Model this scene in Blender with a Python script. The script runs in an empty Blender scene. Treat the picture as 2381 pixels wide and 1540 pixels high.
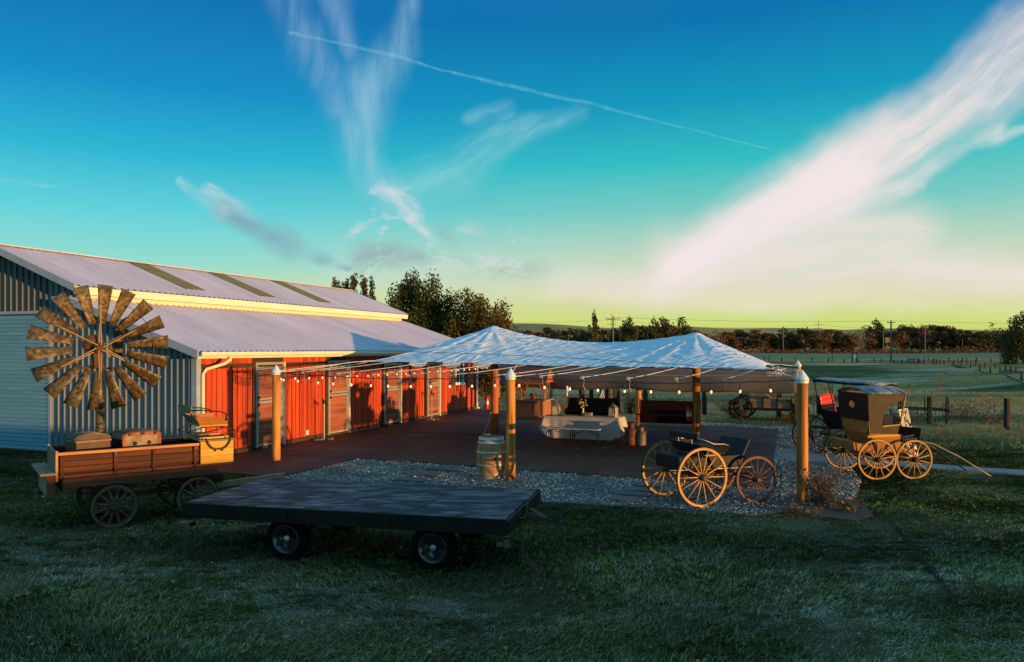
import bpy, bmesh, math, random
import numpy as np
from mathutils import Vector, Matrix, noise as mnoise

random.seed(11)
rng = np.random.default_rng(11)
SC = bpy.context.scene
COL = SC.collection
PI = math.pi
rad = math.radians

# ------------------------------------------------------------------ camera
HC = 2.9                                   # height of the lens above the lawn
cam_data = bpy.data.cameras.new("camera")
cam_data.sensor_width = 36.0
cam_data.lens = 26.85
cam_data.shift_y = 0.01765
cam_data.clip_start = 0.1
cam_data.clip_end = 9000
cam = bpy.data.objects.new("camera", cam_data)
cam.location = (0, 0, HC)
cam.rotation_euler = (PI / 2, 0, 0)
COL.objects.link(cam)
SC.camera = cam

# ------------------------------------------------------------------ sun
SUN_EL = 1.15
SUN_DIR = Vector((0.83, -0.557, math.tan(rad(SUN_EL)))).normalized()   # towards the sun
sun_data = bpy.data.lights.new("sun", 'SUN')
sun_data.energy = 5.0
sun_data.angle = rad(0.5)
sun_data.color = (1.0, 0.53, 0.19)
sun = bpy.data.objects.new("sun", sun_data)
sun.rotation_euler = (-SUN_DIR).to_track_quat('-Z', 'Y').to_euler()
sun.location = SUN_DIR * 60
COL.objects.link(sun)

# ------------------------------------------------------------------ view
SC.view_settings.view_transform = 'Standard'
SC.view_settings.look = 'None'
SC.view_settings.gamma = 1.0
SC.view_settings.exposure = 0.25
SC.view_settings.use_curve_mapping = False
SC.cycles.max_bounces = 6
SC.cycles.diffuse_bounces = 3
SC.cycles.glossy_bounces = 3
SC.cycles.transparent_max_bounces = 8

# ------------------------------------------------------------------ world: dawn sky with high cirrus
def srgb(r, g, b):
    f = lambda c: (c / 255 / 12.92) if c / 255 <= 0.04045 else ((c / 255 + 0.055) / 1.055) ** 2.4
    return (f(r), f(g), f(b), 1.0)

world = bpy.data.worlds.new("World")
SC.world = world
world.use_nodes = True
WT = world.node_tree
WT.nodes.clear()

def wn(kind, **kw):
    n = WT.nodes.new(kind)
    for k, v in kw.items():
        setattr(n, k, v)
    return n

def wset(sock, v):
    if isinstance(v, bpy.types.NodeSocket):
        WT.links.new(v, sock)
    elif v is not None:
        sock.default_value = v

def wm(op, a, b=None, c=None, clamp=False):
    n = wn('ShaderNodeMath', operation=op)
    wset(n.inputs[0], a); wset(n.inputs[1], b); wset(n.inputs[2], c)
    if clamp:
        return wm('MAXIMUM', wm('MINIMUM', n.outputs[0], 1.0), 0.0)
    return n.outputs[0]

def wv(op, a, b=None, scale=None):
    n = wn('ShaderNodeVectorMath', operation=op)
    wset(n.inputs[0], a); wset(n.inputs[1], b)
    if scale is not None:
        wset(n.inputs['Scale'], scale)
    return n

def wmix(fac, a, b):
    n = wn('ShaderNodeMix', data_type='RGBA')
    wset(n.inputs[0], fac); wset(n.inputs[6], a); wset(n.inputs[7], b)
    return n.outputs[2]

def wramp(fac, stops):
    n = wn('ShaderNodeValToRGB')
    cr = n.color_ramp
    while len(cr.elements) < len(stops):
        cr.elements.new(0.5)
    for e, (p, c) in zip(cr.elements, stops):
        e.position = p; e.color = c
    wset(n.inputs[0], fac)
    return n.outputs[0]

def wsmooth(x, lo, hi):
    n = wn('ShaderNodeMapRange', interpolation_type='SMOOTHSTEP')
    wset(n.inputs[0], x)
    n.inputs[1].default_value = lo; n.inputs[2].default_value = hi
    return n.outputs[0]

tc = wn('ShaderNodeTexCoord')
nrm = wv('NORMALIZE', tc.outputs['Generated']).outputs[0]
sep = wn('ShaderNodeSeparateXYZ'); wset(sep.inputs[0], nrm)
az = wm('MULTIPLY', wm('ARCTAN2', sep.outputs[0], sep.outputs[1]), 180 / PI)      # degrees from +Y towards +X
el = wm('MULTIPLY', wm('ARCSINE', sep.outputs[2]), 180 / PI)
elf = wm('DIVIDE', el, 90.0, clamp=True)
comb = wn('ShaderNodeCombineXYZ'); wset(comb.inputs[0], az); wset(comb.inputs[1], el)
P0 = comb.outputs[0]

def E(v):                                   # ramp position of a picture row (degrees above the horizon / 90)
    return max(0.0, math.degrees(math.atan((812 - v) / 1775.0)) / 90)

left = wramp(elf, [(0.0, srgb(196, 206, 92)), (E(748), srgb(203, 214, 128)), (E(690), srgb(192, 222, 170)), (E(620), srgb(140, 216, 206)),
                   (E(520), srgb(92, 206, 216)), (E(400), srgb(38, 178, 208)), (E(250), srgb(8, 138, 196)), (E(60), srgb(0, 112, 176)), (0.46, srgb(34, 122, 186)), (0.9, srgb(90, 150, 196))])
right = wramp(elf, [(0.0, srgb(200, 206, 96)), (E(750), srgb(204, 218, 122)), (E(690), srgb(216, 214, 168)), (E(600), srgb(190, 212, 190)),
                    (E(500), srgb(120, 200, 192)), (E(390), srgb(48, 188, 192)), (E(250), srgb(10, 150, 186)), (E(60), srgb(0, 112, 172)), (0.46, srgb(34, 122, 186)), (0.9, srgb(90, 150, 196))])
base = wmix(wsmooth(az, -28.0, 14.0), left, right)

# domain warp + fine fibres
n1 = wn('ShaderNodeTexNoise'); n1.inputs['Scale'].default_value = 0.07; n1.inputs['Detail'].default_value = 4.0
wset(n1.inputs['Vector'], P0)
warp = wv('SCALE', wv('SUBTRACT', n1.outputs['Color'], (0.5, 0.5, 0.5)).outputs[0], scale=4.5).outputs[0]
P1 = wv('ADD', P0, warp).outputs[0]
n1b = wn('ShaderNodeTexNoise'); n1b.inputs['Scale'].default_value = 0.45; n1b.inputs['Detail'].default_value = 4.0
wset(n1b.inputs['Vector'], P0)
warp2 = wv('SCALE', wv('SUBTRACT', n1b.outputs['Color'], (0.5, 0.5, 0.5)).outputs[0], scale=0.9).outputs[0]
P2 = wv('ADD', P1, warp2).outputs[0]
P3 = wv('ADD', P0, wv('SCALE', warp2, scale=0.25).outputs[0]).outputs[0]

def ang(u, v):
    x = (u - 1190) / 1775.0
    z = (812 - v) / 1775.0
    return (math.degrees(math.atan(x)), math.degrees(math.atan2(z, math.sqrt(1 + x * x))))

def fibre(angle, scale=0.55, stretch=7.0, lo=0.32, hi=0.68):
    r = wn('ShaderNodeVectorRotate', rotation_type='Z_AXIS'); wset(r.inputs['Vector'], P1); r.inputs['Angle'].default_value = -angle
    s = wv('MULTIPLY', r.outputs[0], (1.0 / stretch, 1.0, 1.0)).outputs[0]
    n = wn('ShaderNodeTexNoise'); n.inputs['Scale'].default_value = scale; n.inputs['Detail'].default_value = 5.0
    n.inputs['Roughness'].default_value = 0.6
    wset(n.inputs['Vector'], s)
    return wsmooth(n.outputs['Fac'], lo, hi)

def streak(p, q, w0, w1, space=None, edge=0.0):
    a, b = ang(*p), ang(*q)
    d = (b[0] - a[0], b[1] - a[1]); L2 = d[0] ** 2 + d[1] ** 2
    k = 0.0315
    rel = wv('SUBTRACT', space or P2, (a[0], a[1], 0)).outputs[0]
    t = wm('DIVIDE', wv('DOT_PRODUCT', rel, (d[0], d[1], 0)).outputs['Value'], L2, clamp=True)
    near = wn('ShaderNodeVectorMath', operation='SCALE'); near.inputs[0].default_value = (d[0], d[1], 0); wset(near.inputs['Scale'], t)
    dist = wv('LENGTH', wv('SUBTRACT', rel, near.outputs[0]).outputs[0]).outputs['Value']
    wid = wm('MULTIPLY_ADD', t, (w1 - w0) * k, w0 * k)
    return wm('SUBTRACT', 1.0, wsmooth(wm('DIVIDE', dist, wid), edge, 1.0))

def union(lst):
    out = lst[0]
    for x in lst[1:]:
        out = wm('MAXIMUM', out, x)
    return out

def over(col, mask, fib, strength, cloud, floor=0.35):
    f = wm('MULTIPLY_ADD', fib, 1 - floor, floor)
    return wmix(wm('MULTIPLY', wm('MULTIPLY', mask, f), strength, clamp=True), col, cloud)

PINK = srgb(236, 224, 222)
sky = base
# low bright bank, right of the middle
sky = over(sky, union([streak((1300, 665), (1900, 640), 60, 120, P1, .1), streak((1900, 640), (2500, 625), 120, 60, P1, .0), streak((1560, 590), (2080, 575), 110, 130, P1, .15)]), fibre(0.06, 0.45, 7), 0.92, srgb(234, 222, 216), 0.5)
# low warm veil near the horizon
sky = over(sky, streak((1250, 690), (2380, 715), 34, 40, P1), fibre(0.0, 0.8, 9), 0.55, srgb(232, 224, 190), 0.3)
# the great oblique band
fb = fibre(rad(31), 0.5, 9)
sky = over(sky, union([streak((1540, 640), (1900, 440), 90, 120, P2, .1), streak((1880, 450), (2440, 95), 122, 105, P2, .25)]), fb, 0.98, PINK, 0.36)
sky = over(sky, union([streak((1560, 610), (1960, 425), 60, 95, P2, .1)]), fb, 1.0, srgb(240, 228, 228), 0.7)
sky = over(sky, union([streak((1840, 500), (2120, 415), 80, 34), streak((2000, 460), (2320, 305), 40, 24), streak((2300, 320), (2440, 290), 22, 16)]), fb, 0.9, srgb(240, 226, 224), 0.35)
# wisps, left of the middle
fw = fibre(rad(80), 0.9, 7)
sky = over(sky, union([streak((640, -60), (700, 130), 70, 80), streak((700, 130), (765, 260), 80, 50), streak((745, -60), (800, 120), 66, 40)]), fw, 0.42, srgb(150, 184, 214), 0.25)
sky = over(sky, union([streak((955, -20), (920, 110), 34, 66), streak((920, 110), (850, 220), 66, 100), streak((850, 220), (828, 320), 100, 88), streak((828, 320), (870, 430), 88, 62), streak((870, 430), (945, 500), 62, 44)]), fibre(rad(100), 0.7, 6), 0.62, srgb(160, 204, 220), 0.35)
sky = over(sky, union([streak((930, 455), (1060, 400), 60, 66), streak((1060, 400), (1180, 328), 66, 56), streak((1180, 328), (1350, 262), 56, 36), streak((1080, 300), (1180, 262), 30, 40)]), fibre(rad(28), 0.8, 6), 0.5, srgb(160, 214, 216), 0.25)
sky = over(sky, union([streak((890, 450), (960, 515), 22, 26), streak((950, 505), (1010, 570), 26, 18), streak((1130, 565), (1220, 512), 22, 18), streak((1000, 560), (1130, 575), 18, 14)]), fibre(rad(-45), 1.3, 2.5), 0.85, srgb(216, 218, 226), 0.1)
sky = over(sky, streak((800, 640), (1330, 640), 50, 70, P1), fibre(0.0, 0.6, 6), 0.5, srgb(214, 220, 210), 0.4)
nb_ = wn('ShaderNodeTexNoise'); nb_.inputs['Scale'].default_value = 0.42; nb_.inputs['Detail'].default_value = 6.0; nb_.inputs['Roughness'].default_value = 0.62
wset(nb_.inputs['Vector'], wv('MULTIPLY', P2, (0.8, 1.35, 1.0)).outputs[0])
bits = wsmooth(nb_.outputs['Fac'], 0.50, 0.64)
sky = over(sky, wm('MULTIPLY', union([streak((880, 560), (1230, 590), 95, 75, P1), streak((900, 480), (1010, 560), 60, 70, P1)]), bits), fibre(0.3, 1.4, 2.5), 1.3, srgb(210, 214, 216), 0.5)
sky = over(sky, wm('MULTIPLY', streak((860, 600), (1260, 625), 50, 36, P1), wsmooth(nb_.outputs['Fac'], 0.56, 0.46)), fibre(0.3, 1.4, 2.5), 0.8, srgb(150, 172, 172), 0.4)
# small grey clouds
sky = over(sky, union([streak((530, 480), (680, 560), 38, 60, None, .2), streak((670, 555), (830, 610), 58, 14, None, .2)]), fibre(rad(-25), 0.7, 4), 1.0, srgb(128, 160, 178), 0.6)
sky = over(sky, union([streak((430, 412), (530, 480), 12, 34), streak((500, 440), (720, 545), 30, 22), streak((500, 420), (600, 500), 10, 12)]), fibre(rad(-35), 1.0, 4), 0.85, srgb(188, 212, 216), 0.3)
sky = over(sky, union([streak((850, 585), (990, 615), 36, 30), streak((1030, 535), (1085, 600), 38, 26), streak((1185, 622), (1250, 640), 22, 14), streak((1060, 620), (1120, 630), 18, 14)]), fibre(0.2, 1.0, 3), 0.9, srgb(150, 174, 176), 0.3)
sky = over(sky, union([streak((0, 410), (140, 435), 9, 6), streak((420, 455), (470, 480), 7, 9)]), fibre(0.0, 1.4, 3), 0.3, srgb(170, 214, 220), 0.3)
# old contrail
ct = [(675, 78), (800, 103), (930, 133), (1030, 165), (1140, 190), (1380, 243), (1600, 300), (1800, 350)]
sky = over(sky, union([streak(ct[i], ct[i + 1], [6, 5, 7, 4, 7, 6, 3, 3][i], [5, 7, 4, 7, 6, 3, 3][i], P3) for i in range(7)]), fibre(rad(-14), 3.0, 2, 0.3, 0.7), 0.36, srgb(140, 214, 224), 0.25)
# broken pale veil added overhead, out of view, to lift the fill light
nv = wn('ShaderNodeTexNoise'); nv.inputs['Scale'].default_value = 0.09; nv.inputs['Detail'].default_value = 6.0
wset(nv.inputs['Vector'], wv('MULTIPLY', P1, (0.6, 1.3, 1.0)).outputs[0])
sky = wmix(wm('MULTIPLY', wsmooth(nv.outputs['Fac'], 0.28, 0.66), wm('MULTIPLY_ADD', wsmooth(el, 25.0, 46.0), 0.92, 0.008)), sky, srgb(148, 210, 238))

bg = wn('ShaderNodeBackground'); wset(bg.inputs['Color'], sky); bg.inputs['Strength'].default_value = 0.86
nish = wn('ShaderNodeTexSky'); nish.sky_type = 'NISHITA'; nish.sun_disc = False
nish.sun_elevation = rad(SUN_EL); nish.sun_rotation = math.atan2(SUN_DIR.x, SUN_DIR.y)
bg2 = wn('ShaderNodeBackground'); wset(bg2.inputs['Color'], nish.outputs[0]); bg2.inputs['Strength'].default_value = 0.006
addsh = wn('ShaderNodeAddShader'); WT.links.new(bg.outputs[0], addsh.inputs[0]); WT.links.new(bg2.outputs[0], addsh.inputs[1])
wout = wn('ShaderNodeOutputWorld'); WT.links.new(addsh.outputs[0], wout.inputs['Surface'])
world.cycles.sampling_method = 'MANUAL'
world.cycles.sample_map_resolution = 512

# ------------------------------------------------------------------ helpers: pixels of the survey -> points
def at(u, v, z=0.0):
    Y = (HC - z) * 1775.0 / (v - 812)
    return Vector(((u - 1190) / 1775.0 * Y, Y, z))

def atY(u, v, Y):
    return Vector(((u - 1190) / 1775.0 * Y, Y, HC - (v - 812) / 1775.0 * Y))

CORNER = Vector((-8.1, 19.6, 0))
BANG = math.atan2(-0.354, 0.935)
E1 = Vector((math.cos(BANG), math.sin(BANG), 0)); E2 = Vector((-E1.y, E1.x, 0))

def W(a, b, z=0.0):                        # barn-aligned coordinates: a out from the red wall, b along it
    return CORNER + E1 * a + E2 * b + Vector((0, 0, z))

def ABof(x, y):
    dx, dy = x - CORNER.x, y - CORNER.y
    return dx * E1.x + dy * E1.y, dx * E2.x + dy * E2.y

def sstep(a, b, x):
    t = np.clip((x - a) / (b - a), 0, 1)
    return t * t * (3 - 2 * t)

def gz(x, y):
    """height of the ground"""
    x = np.asarray(x, float); y = np.asarray(y, float)
    r = np.hypot(x, y)
    und = 2.0 * (0.16 * np.sin(x * 0.11 + 1.3) * np.cos(y * 0.07 + x * 0.03) + 0.10 * np.sin(y * 0.19 + x * 0.13) + 0.22 * np.sin(x * 0.043 + y * 0.031 + 2.0))
    z = und * sstep(38, 62, r) * (1 - 0.7 * sstep(120, 260, r))
    z = z + 1.3 * sstep(180, 330, y)
    # bank added out of view behind the camera, shaped to shade the foreground
    sg = x * 0.83 - y * 0.557; q = x * 0.557 + y * 0.83
    z = z + (1.50 + .04 * (1 - sstep(6.5, 9.0, q))) * np.exp(-((sg - 17.0) / 2.6) ** 2) * (1 - sstep(11.9, 13.3, q)) * sstep(-60, -45, q)
    return z

def gzf(x, y):
    return float(gz(x, y))

# ------------------------------------------------------------------ helpers: materials
MATS = {}

def nodes_of(m):
    m.use_nodes = True
    return m.node_tree

def pm(name, c1, c2, scale=4.0, rough=0.7, stretch=(1, 1, 1), bump=0.2, metal=0.0, vary=0.12, spec=0.4, detail=6.0, c3=None, island=False, lo=0.35, hi=0.65, world_space=False, bdist=0.01, trans=0.0):
    """procedural material: two or three tones of stretched noise, relief and a little difference from piece to piece"""
    m = bpy.data.materials.new(name); t = nodes_of(m); N = t.nodes; L = t.links
    b = N['Principled BSDF']
    tc = N.new('ShaderNodeTexCoord')
    src = tc.outputs['Object']
    if world_space:
        g = N.new('ShaderNodeNewGeometry'); src = g.outputs['Position']
    mp = N.new('ShaderNodeMapping'); mp.inputs['Scale'].default_value = stretch; L.new(src, mp.inputs[0])
    oi = N.new('ShaderNodeObjectInfo')
    if not world_space:
        sc = N.new('ShaderNodeVectorMath'); sc.operation = 'SCALE'; sc.inputs[0].default_value = (37.0, 19.0, 23.0)
        L.new(oi.outputs['Random'], sc.inputs['Scale'])
        L.new(sc.outputs[0], mp.inputs['Location'])
    n = N.new('ShaderNodeTexNoise'); n.inputs['Scale'].default_value = scale; n.inputs['Detail'].default_value = detail
    n.inputs['Roughness'].default_value = 0.62
    L.new(mp.outputs[0], n.inputs['Vector'])
    r = N.new('ShaderNodeValToRGB')
    r.color_ramp.elements[0].position = lo; r.color_ramp.elements[0].color = (*c1, 1)
    r.color_ramp.elements[1].position = hi; r.color_ramp.elements[1].color = (*c2, 1)
    L.new(n.outputs['Fac'], r.inputs[0])
    col = r.outputs[0]
    if c3 is not None:
        n2 = N.new('ShaderNodeTexNoise'); n2.inputs['Scale'].default_value = scale * 0.37; n2.inputs['Detail'].default_value = 4.0
        L.new(mp.outputs[0], n2.inputs['Vector'])
        mr = N.new('ShaderNodeMapRange'); mr.inputs[1].default_value = 0.5; mr.inputs[2].default_value = 0.68
        L.new(n2.outputs['Fac'], mr.inputs[0])
        mx = N.new('ShaderNodeMix'); mx.data_type = 'RGBA'; L.new(mr.outputs[0], mx.inputs[0]); L.new(col, mx.inputs[6]); mx.inputs[7].default_value = (*c3, 1)
        col = mx.outputs[2]
    if vary > 0:
        hs = N.new('ShaderNodeHueSaturation'); mr = N.new('ShaderNodeMapRange')
        mr.inputs[3].default_value = 1 - vary; mr.inputs[4].default_value = 1 + vary
        if island:
            g = N.new('ShaderNodeNewGeometry'); L.new(g.outputs['Random Per Island'], mr.inputs[0])
        else:
            L.new(oi.outputs['Random'], mr.inputs[0])
        L.new(mr.outputs[0], hs.inputs['Value']); L.new(col, hs.inputs['Color']); col = hs.outputs[0]
    L.new(col, b.inputs['Base Color'])
    b.inputs['Roughness'].default_value = rough
    b.inputs['Metallic'].default_value = metal
    b.inputs['Specular IOR Level'].default_value = spec
    if bump > 0:
        bp = N.new('ShaderNodeBump'); bp.inputs['Strength'].default_value = bump; bp.inputs['Distance'].default_value = bdist
        L.new(n.outputs['Fac'], bp.inputs['Height']); L.new(bp.outputs[0], b.inputs['Normal'])
    if trans > 0:
        tr = N.new('ShaderNodeBsdfTranslucent'); L.new(col, tr.inputs['Color'])
        ms = N.new('ShaderNodeMixShader'); ms.inputs[0].default_value = trans
        L.new(b.outputs[0], ms.inputs[1]); L.new(tr.outputs[0], ms.inputs[2])
        out = [x for x in N if x.type == 'OUTPUT_MATERIAL'][0]
        L.new(ms.outputs[0], out.inputs['Surface'])
    MATS[name] = m
    return m

M = MATS
pm('roof_white', (.49, .455, .53), (.57, .53, .60), 1.3, 0.46, (1, .35, 1), 0.05, vary=0.07, spec=0.5)
pm('skylight_sheet', (.17, .17, .075), (.22, .22, .10), 3.0, 0.8, vary=0.05, bump=0.05, spec=0.1)
pm('siding_blue', (.105, .155, .20), (.13, .18, .225), 2.5, 0.5, (1, 1, .2), 0.05, vary=0.05)
pm('siding_dark', (.06, .075, .09), (.075, .09, .105), 2.5, 0.5, (1, 1, .2), 0.05, vary=0.05)
pm('roller_slat', (.11, .30, .44), (.15, .36, .50), 3.0, 0.45, (.3, 1, 1), 0.05, vary=0.05)
pm('trim_cream', (.78, .68, .46), (.84, .75, .53), 3.0, 0.45, (1, .3, 1), 0.05, vary=0.03)
pm('trim_grey', (.27, .36, .45), (.32, .42, .50), 3.0, 0.5, (1, .3, 1), 0.05, vary=0.03)
pm('red_board', (.46, .050, .012), (.63, .076, .016), 9.0, 0.75, (1, 1, .07), 0.45, vary=0.28, c3=(.26, .036, .012), lo=.38, hi=.62)
pm('dark_board', (.045, .022, .014), (.075, .035, .02), 6.0, 0.8, (1, .12, 1), 0.3, vary=0.15)
pm('door_plank', (.26, .075, .04), (.38, .115, .06), 8.0, 0.75, (1, .12, 1), 0.35, vary=0.15, c3=(.17, .05, .03))
pm('galvanised', (.36, .35, .31), (.46, .45, .40), 6.0, 0.45, (1, 1, 1), 0.1, metal=0.3, vary=0.06)
pm('black_iron', (.012, .012, .013), (.028, .024, .02), 8.0, 0.5, bump=0.15, metal=0.5, vary=0.1)
pm('window_glass', (.03, .045, .06), (.04, .06, .075), 2.0, 0.08, bump=0.0, spec=0.8)
pm('white_vinyl', (.70, .72, .70), (.78, .79, .76), 3.0, 0.4, bump=0.03)
pm('log_pine', (.27, .085, .018), (.68, .29, .068), 11.0, 0.85, (1, 1, .06), 0.7, vary=0.10, lo=.36, hi=.60, c3=(.30, .11, .028), bdist=0.02, spec=0.15)
pm('log_red', (.34, .10, .034), (.48, .155, .05), 7.0, 0.75, (1, 1, .12), 0.4, vary=0.10, c3=(.24, .08, .035), bdist=0.015)
pm('cap_white', (.66, .68, .66), (.74, .75, .72), 5.0, 0.35, bump=0.03)
pm('slab_red', (.042, .015, .009), (.078, .028, .016), 1.4, 0.7, (1, 1, 1), 0.15, vary=0.0, spec=0.25, c3=(.105, .050, .031), bdist=0.004, detail=9, world_space=True)
pm('concrete_path', (.19, .185, .175), (.28, .27, .255), 2.2, 0.85, bump=0.2, vary=0.04, c3=(.25, .25, .24))
pm('paver_grey', (.085, .075, .072), (.13, .115, .11), 6.0, 0.85, bump=0.3, vary=0.12)
pm('pebble', (.20, .16, .13), (.50, .41, .335), 0.9, 0.85, bump=0.1, island=True, vary=0.7, world_space=True)
pm('gravel_bed', (.06, .055, .05), (.15, .135, .12), 38.0, 0.95, bump=0.6, vary=0.0, world_space=True, bdist=0.03)
pm('wagon_brown', (.030, .008, .003), (.12, .030, .008), 5.0, 0.6, (.12, 1, 1), 0.35, vary=0.12, c3=(.05, .014, .006), spec=0.2)
pm('wagon_pale', (.17, .12, .07), (.29, .21, .13), 6.0, 0.8, (.12, 1, 1), 0.35, vary=0.10, c3=(.26, .20, .13))
pm('yellow_pine', (.52, .25, .028), (.80, .45, .07), 7.0, 0.65, (.08, 1, 1), 0.3, vary=0.08, spec=0.2, c3=(.54, .28, .06))
pm('beam_red', (.11, .028, .012), (.20, .056, .022), 5.0, 0.75, (.12, 1, 1), 0.35, vary=0.12, c3=(.12, .045, .022))
pm('spoke_grey', (.075, .042, .022), (.16, .095, .05), 12.0, 0.85, bump=0.3, vary=0.1)
pm('rusty_iron', (.075, .035, .02), (.14, .065, .034), 9.0, 0.8, bump=0.35, metal=0.25, vary=0.15)
pm('rust_bright', (.20, .065, .028), (.30, .10, .04), 9.0, 0.75, bump=0.3, metal=0.15, vary=0.15)
pm('zinc_old', (.07, .048, .024), (.27, .20, .10), 14.0, 0.6, bump=0.3, metal=0.35, vary=0.25, c3=(.08, .045, .02), lo=.40, hi=.66, spec=0.2)
pm('wood_weathered', (.26, .17, .085), (.36, .25, .13), 8.0, 0.8, (1, 1, .15), 0.3, vary=0.12)
pm('trunk_leather', (.05, .019, .010), (.10, .040, .021), 7.0, 0.55, bump=0.3, vary=0.1)
pm('trunk_tin', (.20, .135, .08), (.30, .21, .13), 9.0, 0.55, bump=0.25, metal=0.1, vary=0.08, c3=(.12, .08, .05))
pm('trunk_red', (.26, .05, .03), (.36, .075, .04), 8.0, 0.6, bump=0.2)
pm('deck_black', (.008, .007, .008), (.40, .31, .31), 3.0, 0.6, (.8, 2.6, 1), 0.5, vary=0.10, world_space=True, c3=(.012, .012, .016), spec=0.2, detail=12, lo=.46, hi=.80)
pm('black_paint', (.008, .008, .009), (.015, .014, .014), 4.0, 0.5, bump=0.08, vary=0.1, spec=0.15)
pm('black_leather', (.012, .011, .011), (.022, .020, .018), 9.0, 0.5, bump=0.25, vary=0.1, spec=0.18)
pm('tyre_rubber', (.005, .005, .005), (.010, .010, .010), 8.0, 0.95, bump=0.3, spec=0.05)
pm('rim_steel', (.10, .10, .10), (.22, .22, .21), 6.0, 0.35, bump=0.08, metal=0.85, c3=(.18, .16, .14))
pm('barrel_oak', (.36, .165, .06), (.50, .255, .10), 7.0, 0.65, (1, 1, .10), 0.25, vary=0.12, c3=(.34, .20, .08), spec=0.15)
pm('hoop_steel', (.44, .45, .46), (.58, .58, .58), 6.0, 0.45, bump=0.08, metal=0.6, vary=0.05)
pm('wheel_yellow', (.44, .215, .04), (.60, .32, .07), 9.0, 0.6, bump=0.2, vary=0.10, c3=(.33, .18, .05))
pm('wheel_red', (.11, .036, .018), (.20, .062, .028), 9.0, 0.65, bump=0.2, vary=0.10, c3=(.12, .035, .02))
pm('wheel_dark', (.05, .035, .024), (.10, .065, .04), 9.0, 0.7, bump=0.2, vary=0.10)
pm('hood_sunlit', (.050, .032, .012), (.080, .054, .020), 8.0, 0.6, bump=0.2, vary=0.05)  # side of the black hood, warm sunlight put into the colour
pm('wood_orange', (.34, .115, .026), (.52, .205, .045), 5.0, 0.5, (.15, 1, 1), 0.2, vary=0.08, c3=(.30, .13, .04))
pm('seat_red', (.42, .022, .028), (.55, .035, .042), 5.0, 0.45, bump=0.2, vary=0.04)
pm('seat_maroon', (.10, .016, .014), (.16, .026, .022), 5.0, 0.45, bump=0.2, vary=0.04)
pm('roof_painted_sheen', (.09, .092, .095), (.34, .34, .345), 5.0, 0.5, (3, .6, 1), 0.15, vary=0.04, c3=(.035, .035, .04), spec=0.25)  # pale sheen streaks painted into the dark roof colour
pm('sign_cream', (.58, .56, .42), (.72, .70, .54), 7.0, 0.8, (1, 1, .3), 0.25, c3=(.36, .34, .25))
pm('ink_black', (.02, .018, .016), (.05, .045, .04), 20.0, 0.8, bump=0.0)
pm('cloth_white', (.52, .48, .48), (.60, .55, .55), 3.0, 0.8, bump=0.1, trans=0.12)
pm('plastic_white', (.62, .58, .50), (.70, .66, .58), 3.0, 0.5, bump=0.05)
pm('pew_wood', (.010, .004, .003), (.022, .007, .005), 5.0, 0.6, (.15, 1, 1), 0.15, vary=0.05, spec=0.08)
pm('well_wood', (.30, .11, .045), (.42, .16, .065), 6.0, 0.7, (1, 1, .15), 0.3, vary=0.12)
pm('well_shingle', (.085, .042, .03), (.14, .072, .05), 9.0, 0.85, bump=0.3, vary=0.2)
pm('lantern_wood', (.34, .23, .11), (.46, .32, .16), 9.0, 0.7, bump=0.2)
pm('lantern_tin', (.30, .26, .19), (.42, .37, .28), 9.0, 0.5, bump=0.15, metal=0.4)
pm('milk_can_red', (.11, .03, .016), (.19, .055, .028), 7.0, 0.7, bump=0.25, c3=(.11, .035, .02))
pm('milk_can_grey', (.10, .085, .062), (.17, .145, .105), 7.0, 0.6, bump=0.25, metal=0.3, c3=(.12, .07, .04))
pm('extinguisher_red', (.50, .018, .016), (.58, .026, .022), 4.0, 0.3, bump=0.02)
pm('fence_wood', (.022, .016, .013), (.05, .036, .028), 9.0, 0.9, (1, 1, .15), 0.4, vary=0.2)
pm('pole_wood', (.13, .085, .055), (.22, .145, .095), 5.0, 0.9, (1, 1, .1), 0.3, vary=0.15)
pm('rope_white', (.66, .62, .54), (.76, .72, .64), 20.0, 0.9, bump=0.2)
pm('wire_dark', (.012, .012, .012), (.025, .025, .025), 10.0, 0.6, bump=0.0)
pm('shade_cloth', (.20, .165, .135), (.25, .205, .165), 20.0, 0.9, bump=0.1, trans=0.35)
pm('vase_cream', (.62, .58, .46), (.70, .66, .54), 6.0, 0.4, bump=0.05)
pm('flower_yellow', (.52, .42, .10), (.66, .58, .24), 8.0, 0.8, bump=0.0, vary=0.35)
pm('stem_green', (.05, .07, .02), (.09, .11, .035), 8.0, 0.8, bump=0.0, vary=0.2)
pm('dry_stem', (.075, .05, .03), (.15, .105, .06), 8.0, 0.9, bump=0.0, island=True, vary=0.35)
pm('dry_red_stem', (.07, .034, .025), (.12, .065, .045), 8.0, 0.9, bump=0.0, island=True, vary=0.35)
pm('mulch', (.05, .034, .024), (.12, .08, .055), 30.0, 0.95, bump=0.8, vary=0.0, bdist=0.03, world_space=True)
pm('soil_dark', (.022, .020, .016), (.05, .042, .034), 14.0, 0.95, bump=0.8, vary=0.0, bdist=0.03, spec=0.0)
pm('dead_leaf', (.22, .13, .04), (.40, .26, .08), 3.0, 0.9, bump=0.0, island=True, vary=0.5, spec=0.1)
pm('field_hill', (.54, .29, .10), (.66, .38, .14), .006, 1.0, (1, .35, 1), 0.0, vary=0.0, c3=(.34, .24, .10), world_space=True, spec=0.0)

def leaf_mat(name, c1, c2, c3):
    return pm(name, c1, c2, .55, 0.8, bump=0.0, island=True, vary=0.4, c3=c3, trans=0.25, spec=0.05)

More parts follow.
